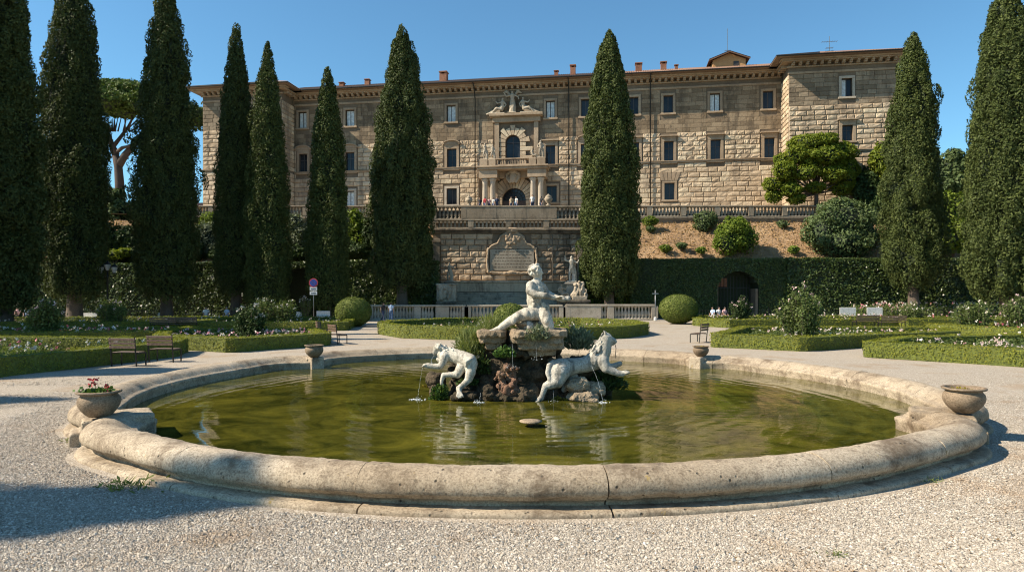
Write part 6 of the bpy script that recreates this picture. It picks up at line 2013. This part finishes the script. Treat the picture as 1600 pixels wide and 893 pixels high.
def cut_corners(poly, r=.35):
    out = []; n = len(poly)
    for i in range(n):
        p, c, q = Vector(poly[i - 1]), Vector(poly[i]), Vector(poly[(i + 1) % n])
        out += [tuple(c + (p - c).normalized() * r), tuple(c + (q - c).normalized() * r)]
    return out
def border(label, poly, h=.6, w=.55, seed=0, dens=1.0, leaf=None, mat='box'):
    g = np.random.default_rng(seed + 300)
    poly = cut_corners(poly, .22)
    inn = inset(poly, w); n = len(poly)
    cx = sum(p[0] for p in poly) / n; cy = sum(p[1] for p in poly) / n
    root = thing('box_hedge', label, 'hedge', (cx, cy, 0), 0, 'clipped box borders of the parterre')
    e = .05
    o1, i1 = inset(poly, e), inset(poly, w - e)
    V = [(x, y, 0) for x, y in o1] + [(x, y, h - e) for x, y in o1] + [(x, y, h - e) for x, y in i1] + [(x, y, 0) for x, y in i1]
    F = []
    for i in range(n):
        j = (i + 1) % n
        for k in range(3): F.append((k * n + i, k * n + j, (k + 1) * n + j, (k + 1) * n + i))
    parts = []
    A = sum(poly[i][0] * poly[(i + 1) % n][1] - poly[(i + 1) % n][0] * poly[i][1] for i in range(n)); s = 1 if A > 0 else -1
    for i in range(n):
        j = (i + 1) % n
        a, b, c, d = map(lambda t: np.array([t[0], t[1]]), (poly[i], poly[j], inn[j], inn[i]))
        L = np.linalg.norm(b - a)
        mid = (a + b) / 2
        if abs(mid[0]) > mid[1] * .80 + 2: continue
        Yd = max(15, mid[1]); lf = leaf or max(.045, .0019 * Yd)
        k = int(L * (2 * h + w) * .95 / lf ** 2 * dens)
        nrm = np.array([d0 for d0 in ((b - a)[1], -(b - a)[0])]) / max(L, 1e-6) * s
        u = g.random(k); t = g.random(k) * (2 * h + w); q = np.abs(g.normal(0, .035, k)) - .02
        f1, f2 = t < h, t >= h + w
        top = ~f1 & ~f2
        v = np.where(top, (t - h) / w, np.where(f1, 0, 1.0))
        pa = a[None] + (b - a)[None] * u[:, None]; pd = d[None] + (c - d)[None] * u[:, None]
        xy = pa + (pd - pa) * v[:, None]
        z = np.where(top, h - q, np.where(f1, t, t - h - w))
        xy = xy - nrm[None] * (np.where(f1, q, 0) - np.where(f2, q, 0))[:, None]
        P = np.c_[xy, z]
        bump_ = .075 * fbm(P * 2.2, 4, seed)
        P[:, 2] += np.where(top, bump_, 0); P[:, :2] += nrm[None] * np.where(f1, bump_, np.where(f2, -bump_, 0))[:, None]
        D = np.where(top[:, None], np.array([0, 0, 1.0]), np.where(f1[:, None], np.r_[nrm, .5], np.r_[-nrm, .5]))
        hole = (f1 & (z < .10) & (g.random(k) < .55))
        P, D = P[~hole], D[~hole]
        parts.append(leaf_arrays(P, D + np.array([0, 0, .2]), lf * 1.05, lf * .75, g, .38, True))
    v1, f1 = cat_meshes(parts)
    Fl = [tuple(t) for t in f1.tolist()]; o = len(v1)
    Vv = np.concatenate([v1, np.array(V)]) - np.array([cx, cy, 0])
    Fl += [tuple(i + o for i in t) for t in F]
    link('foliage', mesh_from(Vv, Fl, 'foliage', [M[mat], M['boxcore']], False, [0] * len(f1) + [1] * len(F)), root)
    # soil sheet
    link('bed_soil', mesh_from([(x, y, .07) for x, y in inset(poly, w * .5)], [tuple(range(n))] if A > 0 else [tuple(range(n - 1, -1, -1))], 'bed_soil', M['soil']), kind='structure')
    return inn
def in_poly(x, y, poly):
    r = np.zeros(len(x), bool); n = len(poly)
    for i in range(n):
        (x0, y0), (x1, y1) = poly[i], poly[(i + 1) % n]
        c = ((y0 > y) != (y1 > y)) & (x < (x1 - x0) * (y - y0) / (y1 - y0 + 1e-12) + x0)
        r ^= c
    return r
def planting(label, inn, seed, n=900, petal='petal_mix', hmax=.55, flower=.17, greens=4):
    g = np.random.default_rng(seed)
    P = np.array(inset(inn, .15)); lo, hi = P.min(0), P.max(0)
    x = g.uniform(lo[0], hi[0], n * 3); y = g.uniform(lo[1], hi[1], n * 3)
    k = in_poly(x, y, [tuple(p) for p in P]) & (np.abs(x) < y * .8 + 1)
    x, y = x[k][:n], y[k][:n]
    dens = fbm(np.c_[x * .5, y * .5, np.zeros(len(x))], 3, seed)
    x, y, dens = x[dens > -.25], y[dens > -.25], dens[dens > -.25]
    m = len(x); hh = hmax * (.45 + .4 * g.random(m) + .4 * dens)
    rep = 26
    ang = g.normal(size=(m * rep, 3))
    PL = np.c_[np.repeat(x, rep), np.repeat(y, rep), np.repeat(hh * .55, rep)] + ang * np.array([.13, .13, .11])
    PL[:, 2] = np.maximum(PL[:, 2], .08)
    v1, f1 = leaf_arrays(PL, ang + np.array([0, 0, .8]), .095, .06, g, .6, True)
    link('bed_plants', mesh_from(v1, f1, 'bed_plants', M['rose']), kind='stuff', label=label + ', their leaves', category='bed plants')
    q = g.random(m) < flower
    c = np.c_[x[q], y[q], hh[q] + .08]
    rep = 9
    PF = np.repeat(c, rep, 0) + g.normal(0, .028, (len(c) * rep, 3))
    v2, f2 = leaf_arrays(PF, PF - np.repeat(c, rep, 0) + np.array([0, 0, .02]), .065, .06, g, .6)
    # several petals share one blossom tone: join each blossom as one fan around a common vertex
    fan = []
    for b in range(len(c)):
        o = b * rep * 4
        v2[o:o + rep * 4:4] = c[b]
        fan += [(o,) + tuple(o + 4 * i + j for j in (1, 2, 3)) for i in range(rep)]
    link('blossoms', mesh_from(v2, fan, 'blossoms', M[petal]), kind='stuff', label=label + ', their blossoms', category='blossoms')

beds = [
    ('near right box border with an acute corner pointing at the pool', [(13.4, 25.9), (16.9, 22.1), (20.5, 18.3), (28, 25), (24, 31.2), (16.9, 29.2)], 'white roses and small flowers in the near right bed', 700, 'petal_pale', .55),
    ('right box border with a rose bush behind the far right stone bowl', [(9.0, 30.7), (12.3, 28.3), (16.0, 30.4), (22.5, 33.5), (24, 37.8), (13.0, 38.4)], 'low roses in the right bed with the big rose bush', 900, 'petal_pale', .5),
    ('box border just in front of the right ball topiary', [(13.9, 52.0), (15.4, 48.2), (31, 50.5), (33, 56.5), (16, 57.5)], 'pale low roses in the bed by the right ball topiary', 700, 'petal_pale', .5),
    ('long box border behind the two right benches', [(25.5, 41.8), (27, 35.5), (36, 36), (38, 43.5)], 'tall mixed roses in the far right bed', 600, 'petal_mix', .7),
    ('far box border behind the right benches before the fence', [(28, 55), (29, 49.5), (42, 50.5), (46, 56)], 'roses in the furthest right bed before the fence', 700, 'petal_mix', .8),
    ('near left box border with two slatted chairs before it', [(-14.9, 19.2), (-12.9, 26.0), (-13.6, 28.4), (-26, 29.5), (-29, 22), (-20, 13.5)], 'mixed flowers in the near left bed', 900, 'petal_mix', .6),
    ('left box border with a corner pointing at the small stone bowl', [(-11.7, 27.7), (-8.5, 31.8), (-10.6, 36.3), (-18.5, 36.0), (-16.2, 30.2)], 'pink and white roses in the left bed with the round rose bush', 900, 'petal_pink', .5),
    ('far left box border beside the left ball topiary', [(-13.4, 44.2), (-10.9, 44.8), (-12.4, 55), (-27, 56), (-25, 44.6)], 'low flowers in the bed beside the left ball topiary', 700, 'petal_pale', .45),
    ('left box border in the shade behind the near left bed', [(-17.0, 33.2), (-30, 31.2), (-34, 38.2), (-18.0, 38.8)], 'white and red flowers in the shaded left bed', 900, 'petal_mix', .55),
    ('furthest left box border in front of the seated visitors', [(-22, 44.4), (-37, 43), (-43, 54.5), (-21.5, 55)], 'pale flowers in the furthest left bed', 800, 'petal_pale', .55),
    ('rounded box border of the middle bed behind the fountain', [(-8.4, 43.5), (-8.2, 40.8), (-6.2, 37.2), (-2.2, 34.9), (2.8, 34.7), (6.4, 37), (8.3, 40.4), (8.2, 44.5), (5.2, 49), (0, 51), (-5.2, 49.3)], 'mixed low roses in the rounded middle bed', 1100, 'petal_mix', .42),
]
for k, (lab, poly, fl_lab, n, pet, hm) in enumerate(beds):
    inn = border(lab, poly, .62 if k != 10 else .72, .6, k)
    planting(fl_lab, inn, 500 + k, n, pet, hm * 1.25)
# roses on the rising ground behind the right fence and by the left fence
def rose_strip(label, x0, x1, y0, y1, z, n, petal, seed, h=.9, fl=.4):
    g = np.random.default_rng(seed)
    x = g.uniform(x0, x1, n); y = g.uniform(y0, y1, n); rep = 26
    hh = h * g.uniform(.4, 1.1, n); ang = g.normal(size=(n * rep, 3))
    P = np.c_[np.repeat(x, rep), np.repeat(y, rep), np.repeat(z + hh * .5, rep)] + ang * np.array([.22, .22, h * .28])
    P[:, 2] = np.maximum(P[:, 2], .05)
    v, f = leaf_arrays(P, ang + np.array([0, 0, .6]), .17, .10, g, .6, True)
    link('rose_planting', mesh_from(v, f, 'rose_planting', M['rose']), kind='stuff', label=label + ', leaves and stems', category='roses')
    c = np.c_[x, y, z + hh + .05][g.random(n) < fl]; n = len(c); rep = 7
    PF = np.repeat(c, rep, 0) + g.normal(0, .05, (n * rep, 3))
    v2, f2 = leaf_arrays(PF, PF - np.repeat(c, rep, 0) + np.array([0, 0, .02]), .13, .11, g, .6)
    link('rose_blossoms', mesh_from(v2, f2, 'rose_blossoms', M[petal]), kind='stuff', label=label + ', blossoms', category='blossoms')
rose_strip('mass of tall roses along the foot of the sunlit right hedge', 33, 50, 62.5, 66.5, .2, 620, 'petal_mix', 71, 1.3, .35)
rose_strip('roses between the right benches and the iron fence', 22, 33, 57.5, 60.5, 0, 300, 'petal_pale', 72, .6, .35)

# rose bushes that stand out of the beds
def rose_bush(label, px, Y, py0, py1, wpx, n, seed, petal, leaf=.11, dense=True, blooms=11, tint='rose'):
    s = Y / FPX; X = at(px, 0, Y)[0]; zt = zpx(py0, Y); zb_ = zpx(py1, Y)
    g = np.random.default_rng(seed)
    root = thing('rose_bush', label, 'rose bush', (X, Y, 0), 0, 'rose bushes in the beds')
    w = wpx * s / 2; zc = max(.2, zb_)
    ns = 26
    sv = []; mb = MB(); P = []; D = []; tips = []
    for k in range(ns):
        a = g.uniform(0, 6.283); r = w * g.random() ** .6
        tip = np.array([math.cos(a) * r, math.sin(a) * r * .8, zc + (zt - zc) * (1 - .45 * (r / w) ** 2) * g.uniform(.7, 1.03)])
        b0 = np.array([math.cos(a) * .08, math.sin(a) * .08, -.05]); mid = (b0 + tip) / 2 + np.array([math.cos(a), math.sin(a), 0]) * r * .18
        mb.tube([b0, mid, tip], [.022, .016, .008], 5)
        tips.append(tip)
        m = int(n * 1.7) // ns
        t = g.uniform(.18, 1.0, m)[:, None]
        q = (1 - t) ** 2 * b0 + 2 * t * (1 - t) * mid + t ** 2 * tip
        jit = g.normal(0, .13 + w * .06, (m, 3)) * (1.15 - t * .5)
        q = q + jit; q[:, 2] = np.maximum(q[:, 2], .1)
        P.append(q); D.append(jit + np.array([0, 0, .12]))
    v, f = leaf_arrays(np.concatenate(P), np.concatenate(D), leaf, leaf * .62, g, .6, True)
    link('foliage', mesh_from(v, f, 'foliage', M[tint]), root)
    mb.build('stems', M['bark'], root)
    for k in range(min(blooms, 40)):
        tp = tips[k % ns] + (g.normal(0, .14, 3) if k >= ns else g.normal(0, .03, 3)); rep = 8
        c = np.repeat(tp[None], rep, 0); q = c + g.normal(0, .045, (rep, 3))
        v, f = leaf_arrays(q, q - c + .001, .09, .085, g, .5)
        fan = [(0, 4 * i + 1, 4 * i + 2, 4 * i + 3) for i in range(rep)]; v[0::4] = tp
        link('blossom', mesh_from(v, fan, 'blossom', M[petal]), root)
rose_bush('large rose bush with pink blooms in the left bed near the picture edge', 71, 33.5, 464, 512, 50, 2600, 1, 'petal_pink', .12)
rose_bush('rose bush with faded pink blooms below the street lamp', 176, 45, 466, 500, 46, 2400, 2, 'petal_pink', .12)
rose_bush('dark round rose bush above the corner of the left box border', 388, 33, 472, 524, 52, 3600, 3, 'petal_pale', .12, tint='darkleaf')
rose_bush('loose flowering shrub with red tips beside the dark round rose bush', 412, 50, 464, 492, 50, 2000, 4, 'petal_mix', .12)
rose_bush('pale green rose bush left of the road sign', 448, 50, 465, 498, 38, 2400, 5, 'petal_pale', .12)
rose_bush('tall open rose bush with pink blooms in the right bed', 1254, 34.0, 444, 522, 82, 3800, 6, 'petal_pink', .12)
rose_bush('dark rose bush with pale blooms before the arched niche', 1157, 54, 462, 497, 34, 2200, 7, 'petal_pink', .14, tint='darkleaf')
rose_bush('rose bush with red and pink blooms before the trunk of the ragged cypress', 1428, 52, 470, 498, 40, 1600, 8, 'petal_mix', .13)
rose_bush('wide rose bush in the far right bed before the massive cypress', 1522, 40, 466, 506, 62, 2600, 9, 'petal_mix', .12)
rose_bush('rose bush at the right picture edge', 1590, 40, 462, 506, 50, 2400, 10, 'petal_pink', .12)
rose_bush('climbing pale rose left below the road sign', 477, 60, 461, 484, 18, 700, 11, 'petal_pale', .12)

# ball topiaries
def topiary(label, px, Y, rpx, py, squash, seed):
    s = Y / FPX; X = at(px, 0, Y)[0]; r = rpx * s; z = zpx(py, Y)
    g = np.random.default_rng(seed)
    root = thing('ball_topiary', label, 'topiary', (X, Y, 0), 0, 'ball topiaries beside the middle path')
    n = int(4 * math.pi * r * r / .0055)
    d = unit(g.normal(size=(n, 3)))
    q = 1 + .03 * fbm(d * 3, 3, seed) - np.abs(g.normal(0, .015, n))
    P = d * np.array([r, r, r * squash]) * q[:, None] + np.array([0, 0, z])
    ok = P[:, 2] > .04
    v, f = leaf_arrays(P[ok], d[ok] + np.array([0, 0, .15]), .11, .07, g, .5, True)
    mb = MB(); mb.ball((0, 0, z), (r * .96, r * .96, r * squash * .96), 24, 16)
    V = np.concatenate([v, mb.arr()]); o = len(v)
    F = [tuple(t) for t in f.tolist()] + [tuple(i + o for i in t) for t in mb.f]
    link('foliage', mesh_from(V, F, 'foliage', [M['topiary'], M['boxcore']], False, [0] * len(f) + [1] * len(mb.f)), root)
    MB().tube([(0, 0, -.1), (0, 0, z)], .12, 8).build('trunk', M['bark'], root)
topiary('dark green clipped ball left of the middle path', 552, 50.5, 28.5, 487, .84, 1)
topiary('sunlit clipped ball right of the middle path beside the thin post', 1060, 55, 30, 482.5, .78, 2)
topiary('clipped dome in the middle bed half hidden behind the kneeling man', 797, 44, 26, 494, .8, 3)

# ------------------------------------------------------------------ seats
def make_chair(label, w=.95, h=.98, seat=.45, depth=.46, long=False, mat='wood'):
    root = thing('garden_chair' if not long else 'garden_bench', label, 'chair' if not long else 'bench', (0, 0, 0), 0)
    for x in (-w / 2 + .02, w / 2 - .02):
        MB().bar((x, 0, 0), (x * 1.0, .10, h), .035).build('leg', M['metal'], root)
        MB().bar((x, -depth, 0), (x, -depth, seat - .02), .035).build('leg', M['metal'], root)
        MB().bar((x, -depth, seat - .02), (x, .045, seat - .02), .035).build('side_rail', M['metal'], root)
    mb = MB()
    for k in range(4): mb.bbox(-w / 2 + .03, w / 2 - .03, -depth + .01 + k * .115, -depth + .10 + k * .115, seat, seat + .025, .005)
    mb.build('seat', M[mat], root)
    mb = MB()
    for k in range(3):
        z = h - .09 - k * .125
        y = z / h * .10
        mb.bbox(-w / 2, w / 2, y + .02, y + .045, z - .04, z + .055, .005)
    mb.build('backrest', M[mat], root)
    return root
def put(o, px, py, rz, label, group):
    x, y = gnd(px, py)
    o.location = (x, y, 0); o.rotation_euler = (0, 0, R(rz))
    o['label'] = label; o['group'] = group
GC = 'slatted garden seats'
chair0 = make_chair('chair')
put(chair0, 194, 572, 172, 'dark slatted chair before the near left hedge, the one nearer the flower pot', GC)
for px, py, rz, lb in [(252, 565.5, 174, 'dark slatted chair at the end of the near left hedge'), (500, 529, 120, 'slatted chair half hidden behind the corner of the left hedge by the middle path'),
                       (522, 537, 128, 'slatted chair on the gravel at the path end of the left hedge'), (1098, 535, -128, 'slatted chair on the gravel above the far right stone bowl')]:
    c = copy_tree(chair0); put(c, px, py, rz, lb, GC)
bench0 = make_chair('bench', 1.75, .95, long=True)
GB = 'slatted garden benches'
put(bench0, 255.5, 517.5, 178, 'dark slatted bench on the pale path behind the two near left chairs', GB)
for px, py, rz, lb in [(286, 517, 190, 'sunlit brownish slatted bench next to the dark bench on the left'), (1355, 512, 186, 'dark low bench on the right, the one nearer the fountain'), (1396, 513, 180, 'dark slatted bench on the right on the pale path')]:
    c = copy_tree(bench0); put(c, px, py, rz, lb, GB)
def white_bench(label, px, Y, wpx, py0, py1):
    w = wpx * Y / FPX; zt = max(.75, zpx(py0, Y))
    root = thing('stone_bench', label, 'bench', (at(px, 0, Y)[0], Y, 0), 0, 'pale benches along the fence')
    MB().bbox(-w / 2, w / 2, .0, .08, .42, zt, .02).build('backrest', M['white'], root)
    MB().bbox(-w / 2, w / 2, -.42, -.005, .40, .47, .02).build('seat', M['white'], root)
    for x in (-w / 2 + .12, w / 2 - .12): MB().bbox(x - .06, x + .06, -.38, .06, 0, .398, .01).build('leg', M['white'], root)
for lb, px, wpx, py0 in [('pale bench in the shade right of the large left rose bush', 140, 22, 489), ('pale bench before the trunk of the street lamp cypress', 256, 19, 488), ('pale bench right of the road sign', 505, 21, 485.5), ('pale bench left of the road sign', 467, 9, 487), ('bluish pale bench before the right fence', 1325, 25, 480), ('pale bench draped with a cloth before the right fence', 1367, 24, 480)]:
    white_bench(lb, px, 60.0, wpx, py0, 496)

# ------------------------------------------------------------------ fence, lamp, sign, post
def fence(label, px0, px1, Y, h):
    x0, x1 = at(px0, 0, Y)[0], at(px1, 0, Y)[0]; L = x1 - x0
    root = thing('iron_fence', label, 'fence', (x0, Y, 0), 0, 'low iron fences before the hedges')
    for z in (.12, h - .12): MB().box(0, L, -.015, .015, z - .02, z + .02).build('rail', M['metal'], root)
    n = min(98, int(L / .26))
    mb = MB().tube([(0, 0, 0), (0, 0, h)], .014, 5); bar = mb.mesh('bar', M['metal'])
    mb = MB().box(-.03, .03, -.03, .03, 0, h + .12); post = mb.mesh('post', M['metal'])
    for k in range(n + 1):
        o = link('post' if k % 9 == 0 else 'bar', post if k % 9 == 0 else bar, root); o.location = (L * k / n, 0, 0)
fence('low dark iron fence behind the left benches', 60, 330, 61.5, 1.0)
fence('low dark iron fence between the seated visitors and the left ball topiary', 330.5, 575, 61.5, 1.0)
fence('low dark iron fence behind the right ball topiary', 1080, 1322, 62.0, 1.05)
fence('low dark iron fence in the roses at the right', 1322.5, 1545, 62.0, 1.05)

def street_lamp():
    Y = 58.0; X = at(168, 0, Y)[0]; k = Y / FPX
    root = thing('street_lamp', 'black cast iron street lamp with three glass lanterns', 'street lamp', (X, Y, 0))
    zt = zpx(425, Y)
    MB().lathe([(.18, 0), (.18, .3), (.12, .4), (.10, .7), (.075, .8), (.07, zt - .5), (.10, zt - .45), (.06, zt - .35), (.06, zt + .05)], seg=12).build('pole', M['metal'], root, True)
    for x, z in ((-.58, zt - .12), (.58, zt - .12)):
        mb = MB(); mb.tube([(0, 0, zt - .30), (x * .5, 0, zt - .42), (x * .95, 0, zt - .35), (x, 0, z)], .03, 6); mb.tube([(x * .3, 0, zt - .3), (x * .55, 0, zt - .18), (x * .8, 0, zt - .3)], .018, 5); mb.build('arm', M['metal'], root, True)
    for x, z in ((-.58, zt - .12), (0, zt + .10), (.58, zt - .12)):
        b = MB().lathe([(.10, 0), (.12, .04), (.10, .06)], (x, 0, z), 8).lathe([(.33, .56), (.30, .60), (.14, .74), (.05, .80), (.05, .86), (.02, .94)], (x, 0, z), 8).build('lantern', M['metal'], root)
        MB().lathe([(.11, .06), (.28, .50), (.27, .56)], (x, 0, z), 8).build('glass', M['lamp_glass'], b)
street_lamp()

def road_sign():
    Y = 57.0; X, _, zc = at(490, 441.5, Y); s = Y / FPX
    root = thing('road_sign', 'round no parking sign with two white plates on a grey pole', 'road sign', (X, Y, 0))
    MB().tube([(0, 0, 0), (0, 0, zc + .38)], .035, 8).build('pole', M['steel'], root, True)
    def disc(r, y0, y1, mat, nm, par):
        P = [(r * math.cos(2 * math.pi * k / 28), zc + r * math.sin(2 * math.pi * k / 28)) for k in range(28)]
        return MB().slab(P, y0, y1).build(nm, mat, par)
    d = disc(.385, -.06, -.04, M['sign_red'], 'disc', root)
    disc(.295, -.068, -.061, M['sign_blue'], 'blue_field', d)
    MB().bar((-.21, -.072, zc + .21), (.21, -.072, zc - .21), .07, .008).build('red_stripe', M['sign_red'], d)
    for zt, zb_, rows in ((zpx(448.3, Y), zpx(453.8, Y), 1), (zpx(455, Y), zpx(460.3, Y), 1)):
        p = MB().bbox(-.31, .31, -.055, -.035, zb_, zt, .01).build('plate', M['sign_white'], root)
        mb = MB(); x = -.2; zm = (zt + zb_) / 2; g = np.random.default_rng(int(zt * 10))
        while x < .18:
            w = g.uniform(.03, .07); mb.box(x, x + w, -.062, -.056, zm - .05, zm + .05); x += w + .025
        mb.build('worn_lettering', M['ink'], p)
road_sign()
Y = 61.5; X, _, zt = at(1024, 453, Y)
root = thing('metal_post', 'thin grey metal post with a short crossbar beside the right ball topiary', 'post', (X, Y, 0))
MB().tube([(0, 0, 0), (0, 0, zt)], .05, 8).build('pole', M['steel'], root, True)
MB().bar((-.28, 0, zt - .32), (.28, 0, zt - .32), .10).build('crossbar', M['steel'], root)
MB().lathe([(.12, 0), (.16, .06), (.14, .3), (.05, .36)], seg=10).build('base', M['white'], root)

# ------------------------------------------------------------------ people
def cloth(name, col):
    return plain(name, col, .8, vary=.1, scale=9)
SKIN = plain('skin', (0.42, 0.25, 0.17), .6); HAIR = [plain('dark_hair', (0.03, .02, .015), .7), plain('grey_hair', (.25, .23, .2), .7)]
SHOE = plain('shoes', (.04, .035, .03), .6)
def person(label, X, Y, z, pose, shirt, trousers, hair=0, h=1.72, rz=0.0, group='visitors in the garden'):
    root = thing('person', label, 'person', (X, Y, z), rz, group)
    k = h / 1.75
    if pose == 'stand':
        L = [[(-.09, 0, .92), (-.10, -.01, .50), (-.10, .01, .08)], [(.09, 0, .92), (.10, -.01, .50), (.11, .01, .08)]]
        A = [[(-.19, 0, 1.43), (-.24, .01, 1.15), (-.21, -.08, .90)], [(.19, 0, 1.43), (.25, .01, 1.15), (.22, -.08, .90)]]
        T = [(0, 0, .95), (0, 0, 1.18), (0, 0, 1.40)]; N_ = (0, -.01, 1.48); H_ = (0, -.03, 1.63)
    elif pose == 'walk':
        L = [[(-.09, 0, .92), (-.10, -.16, .52), (-.10, -.20, .08)], [(.09, 0, .92), (.10, .05, .50), (.10, .32, .12)]]
        A = [[(-.19, 0, 1.43), (-.25, .10, 1.17), (-.23, .06, .92)], [(.19, 0, 1.43), (.26, -.08, 1.17), (.22, -.22, .98)]]
        T = [(0, 0, .95), (0, -.01, 1.18), (0, -.02, 1.40)]; N_ = (0, -.04, 1.48); H_ = (0, -.06, 1.63)
    else:
        L = [[(-.09, 0, .50), (-.12, -.42, .50), (-.12, -.44, .08)], [(.09, 0, .50), (.13, -.42, .50), (.14, -.40, .08)]]
        A = [[(-.19, 0, 1.0), (-.25, -.08, .75), (-.14, -.32, .60)], [(.19, 0, 1.0), (.25, -.08, .75), (.14, -.32, .60)]]
        T = [(0, .02, .52), (0, .02, .75), (0, 0, .97)]; N_ = (0, -.02, 1.06); H_ = (0, -.05, 1.21)
    S = lambda p: (p[0] * k, p[1] * k, p[2] * k)
    def chn(mb, pts, r): mb.chain([S(p) for p in pts], [q * k for q in r], 8)
    b = MB()
    chn(b, T, [.14, .125, .15]); chn(b, [T[2], N_], [.09, .055])
    b.ball(S(H_), (.078 * k, .095 * k, .115 * k), 10, 8); b.ball(S((H_[0], H_[1] - .095, H_[2] - .01)), .018 * k, 6, 4)
    for l in L:
        chn(b, l, [.085, .058, .042]); chn(b, [l[2], (l[2][0], l[2][1] - .15, .04)], [.042, .035])
    for a in A:
        chn(b, a, [.052, .042, .032])
        e = a[2]; d = np.array(a[2]) - np.array(a[1]); d = d / np.linalg.norm(d)
        for q in range(5):
            s_ = (q - 2) * .016
            st = np.array(e) + np.array([s_, 0, 0]); ln = (.085, .10, .105, .10, .075)[q]
            chn(b, [tuple(e), tuple(st + d * .06), tuple(st + d * (.06 + ln * .8) + np.array([0, -.012, 0]))], [.022, .013, .009])
    link('body', remesh(b, 'body', SKIN, .014, 2), root)
    s_ = MB(); chn(s_, T, [.158, .15, .17]); s_.ball(S((T[2][0], T[2][1], T[2][2] + .03)), (.2 * k, .10 * k, .07 * k), 10, 6)
    for a in A: chn(s_, [a[0], tuple((np.array(a[0]) + np.array(a[1])) / 2 * 1.0)], [.075, .066])
    link('shirt', remesh(s_, 'shirt', shirt, .03, 2), root)
    t_ = MB()
    for l in L: chn(t_, l, [.11, .085, .062])
    chn(t_, [T[0], (T[0][0], T[0][1], T[0][2] + .08)], [.165, .155])
    link('trousers', remesh(t_, 'trousers', trousers, .03, 2), root)
    hm = MB(); hm.ball(S((H_[0], H_[1] + .015, H_[2] + .03)), (.092 * k, .105 * k, .105 * k), 10, 8)
    v = hm.arr(); cut = H_[2] * k - .02
    ok = lambda i: not (v[i][1] < (H_[1] - .05) * k and v[i][2] < (H_[2] + .055) * k)
    F = [f for f in hm.f if all(ok(i) for i in f)]
    link('hair', mesh_from(v, F, 'hair', HAIR[hair], True), root)
    sh = MB()
    for l in L: chn(sh, [(l[2][0], l[2][1] + .04, .045), (l[2][0], l[2][1] - .16, .04)], [.052, .045])
    sh.build('shoes', SHOE, root, True)
    return root
C = {'white': cloth('white_cotton', (.62, .62, .60)), 'black': cloth('black_cotton', (.02, .02, .024)), 'red': cloth('red_cotton', (.45, .04, .05)), 'blue': cloth('pale_blue_cotton', (.42, .52, .68)), 'navy': cloth('navy_cotton', (.03, .045, .09)), 'jeans': cloth('blue_denim', (.08, .14, .26)), 'grey': cloth('grey_cotton', (.22, .22, .22)), 'pink': cloth('pink_cotton', (.55, .33, .33)), 'khaki': cloth('khaki_cotton', (.35, .28, .18))}
Yp = 60.5
for px, sh, tr, rz, lb, po in [(598.5, 'black', 'navy', 60, 'person in dark clothes walking in front of the pale balustrade', 'walk'), (611, 'blue', 'jeans', 180, 'person in pale blue top and blue jeans standing before the pale balustrade', 'stand')]:
    x = at(px, 0, Yp)[0]; person(lb, x, Yp, 0, po, C[sh], C[tr], 0, 1.66, R(rz))
Yt = 77.2
for px, sh, tr, lb, hgt in [(750, 'black', 'navy', 'person in black at the left end of the group behind the upper parapet', 1.62), (757.5, 'red', 'jeans', 'person in a red top behind the upper parapet', 1.70), (764.5, 'pink', 'navy', 'person in a pale pink top beside the one in red behind the parapet', 1.6), (771, 'white', 'jeans', 'person in white between the pink top and the dark tops behind the parapet', 1.62), (776.5, 'navy', 'navy', 'person in navy at the left edge of the palace door', 1.72), (799, 'khaki', 'navy', 'person in a khaki top in front of the palace door', 1.72), (807, 'white', 'jeans', 'person in white in front of the palace door', 1.76), (832, 'white', 'navy', 'tall person in a white shirt between the right columns and the urn', 1.95), (845.5, 'black', 'navy', 'person in black next to the right urn on the parapet', 1.78)]:
    person(lb, at(px, 0, Yt)[0], Yt, TZ, 'stand', C[sh], C[tr], 0, hgt, R(random.uniform(-60, 60)), 'visitors on the terrace')
def seat_for(label, px, Y, wpx):
    root = thing('wooden_bench', label, 'bench', (at(px, 0, Y)[0], Y + .12, 0), 0, 'benches under the seated visitors')
    w = wpx * Y / FPX
    MB().bbox(-w / 2, w / 2, -.28, .2, .34, .40, .01).build('seat', M['wood'], root)
    for x in (-w / 2 + .1, w / 2 - .1): MB().bbox(x - .05, x + .05, -.24, .16, 0, .338, .01).build('leg', M['wood'], root)
for px, w, lb in [(29, 44, 'wooden bench under the three visitors at the left edge'), (338, 52, 'wooden bench under the two visitors behind the left beds'), (1124, 36, 'wooden bench under the visitors by the arched niche')]:
    seat_for(lb, px, 59.5, w)
for px, sh, tr, rz, hr, lb in [(15, 'white', 'navy', 20, 0, 'seated visitor in white at the far left edge'), (28, 'pink', 'navy', -10, 0, 'seated visitor in a pinkish top in the middle of the left three'), (42, 'blue', 'navy', 15, 1, 'seated visitor in pale blue beside the large left rose bush'), (322, 'white', 'grey', 25, 0, 'seated visitor in white behind the left beds'), (354.5, 'blue', 'jeans', -15, 1, 'seated visitor in pale blue next to the dark round rose bush'),
                               (1114, 'blue', 'white', -60, 0, 'seated visitor in pale trousers leaning beside the right ball topiary'), (1123, 'white', 'grey', 20, 0, 'seated visitor in white by the arched niche'), (1132, 'pink', 'navy', 30, 0, 'seated visitor in pink by the arched niche')]:
    person(lb, at(px, 0, 59.5)[0], 59.5, -.02, 'sit', C[sh], C[tr], hr, 1.74, R(rz))
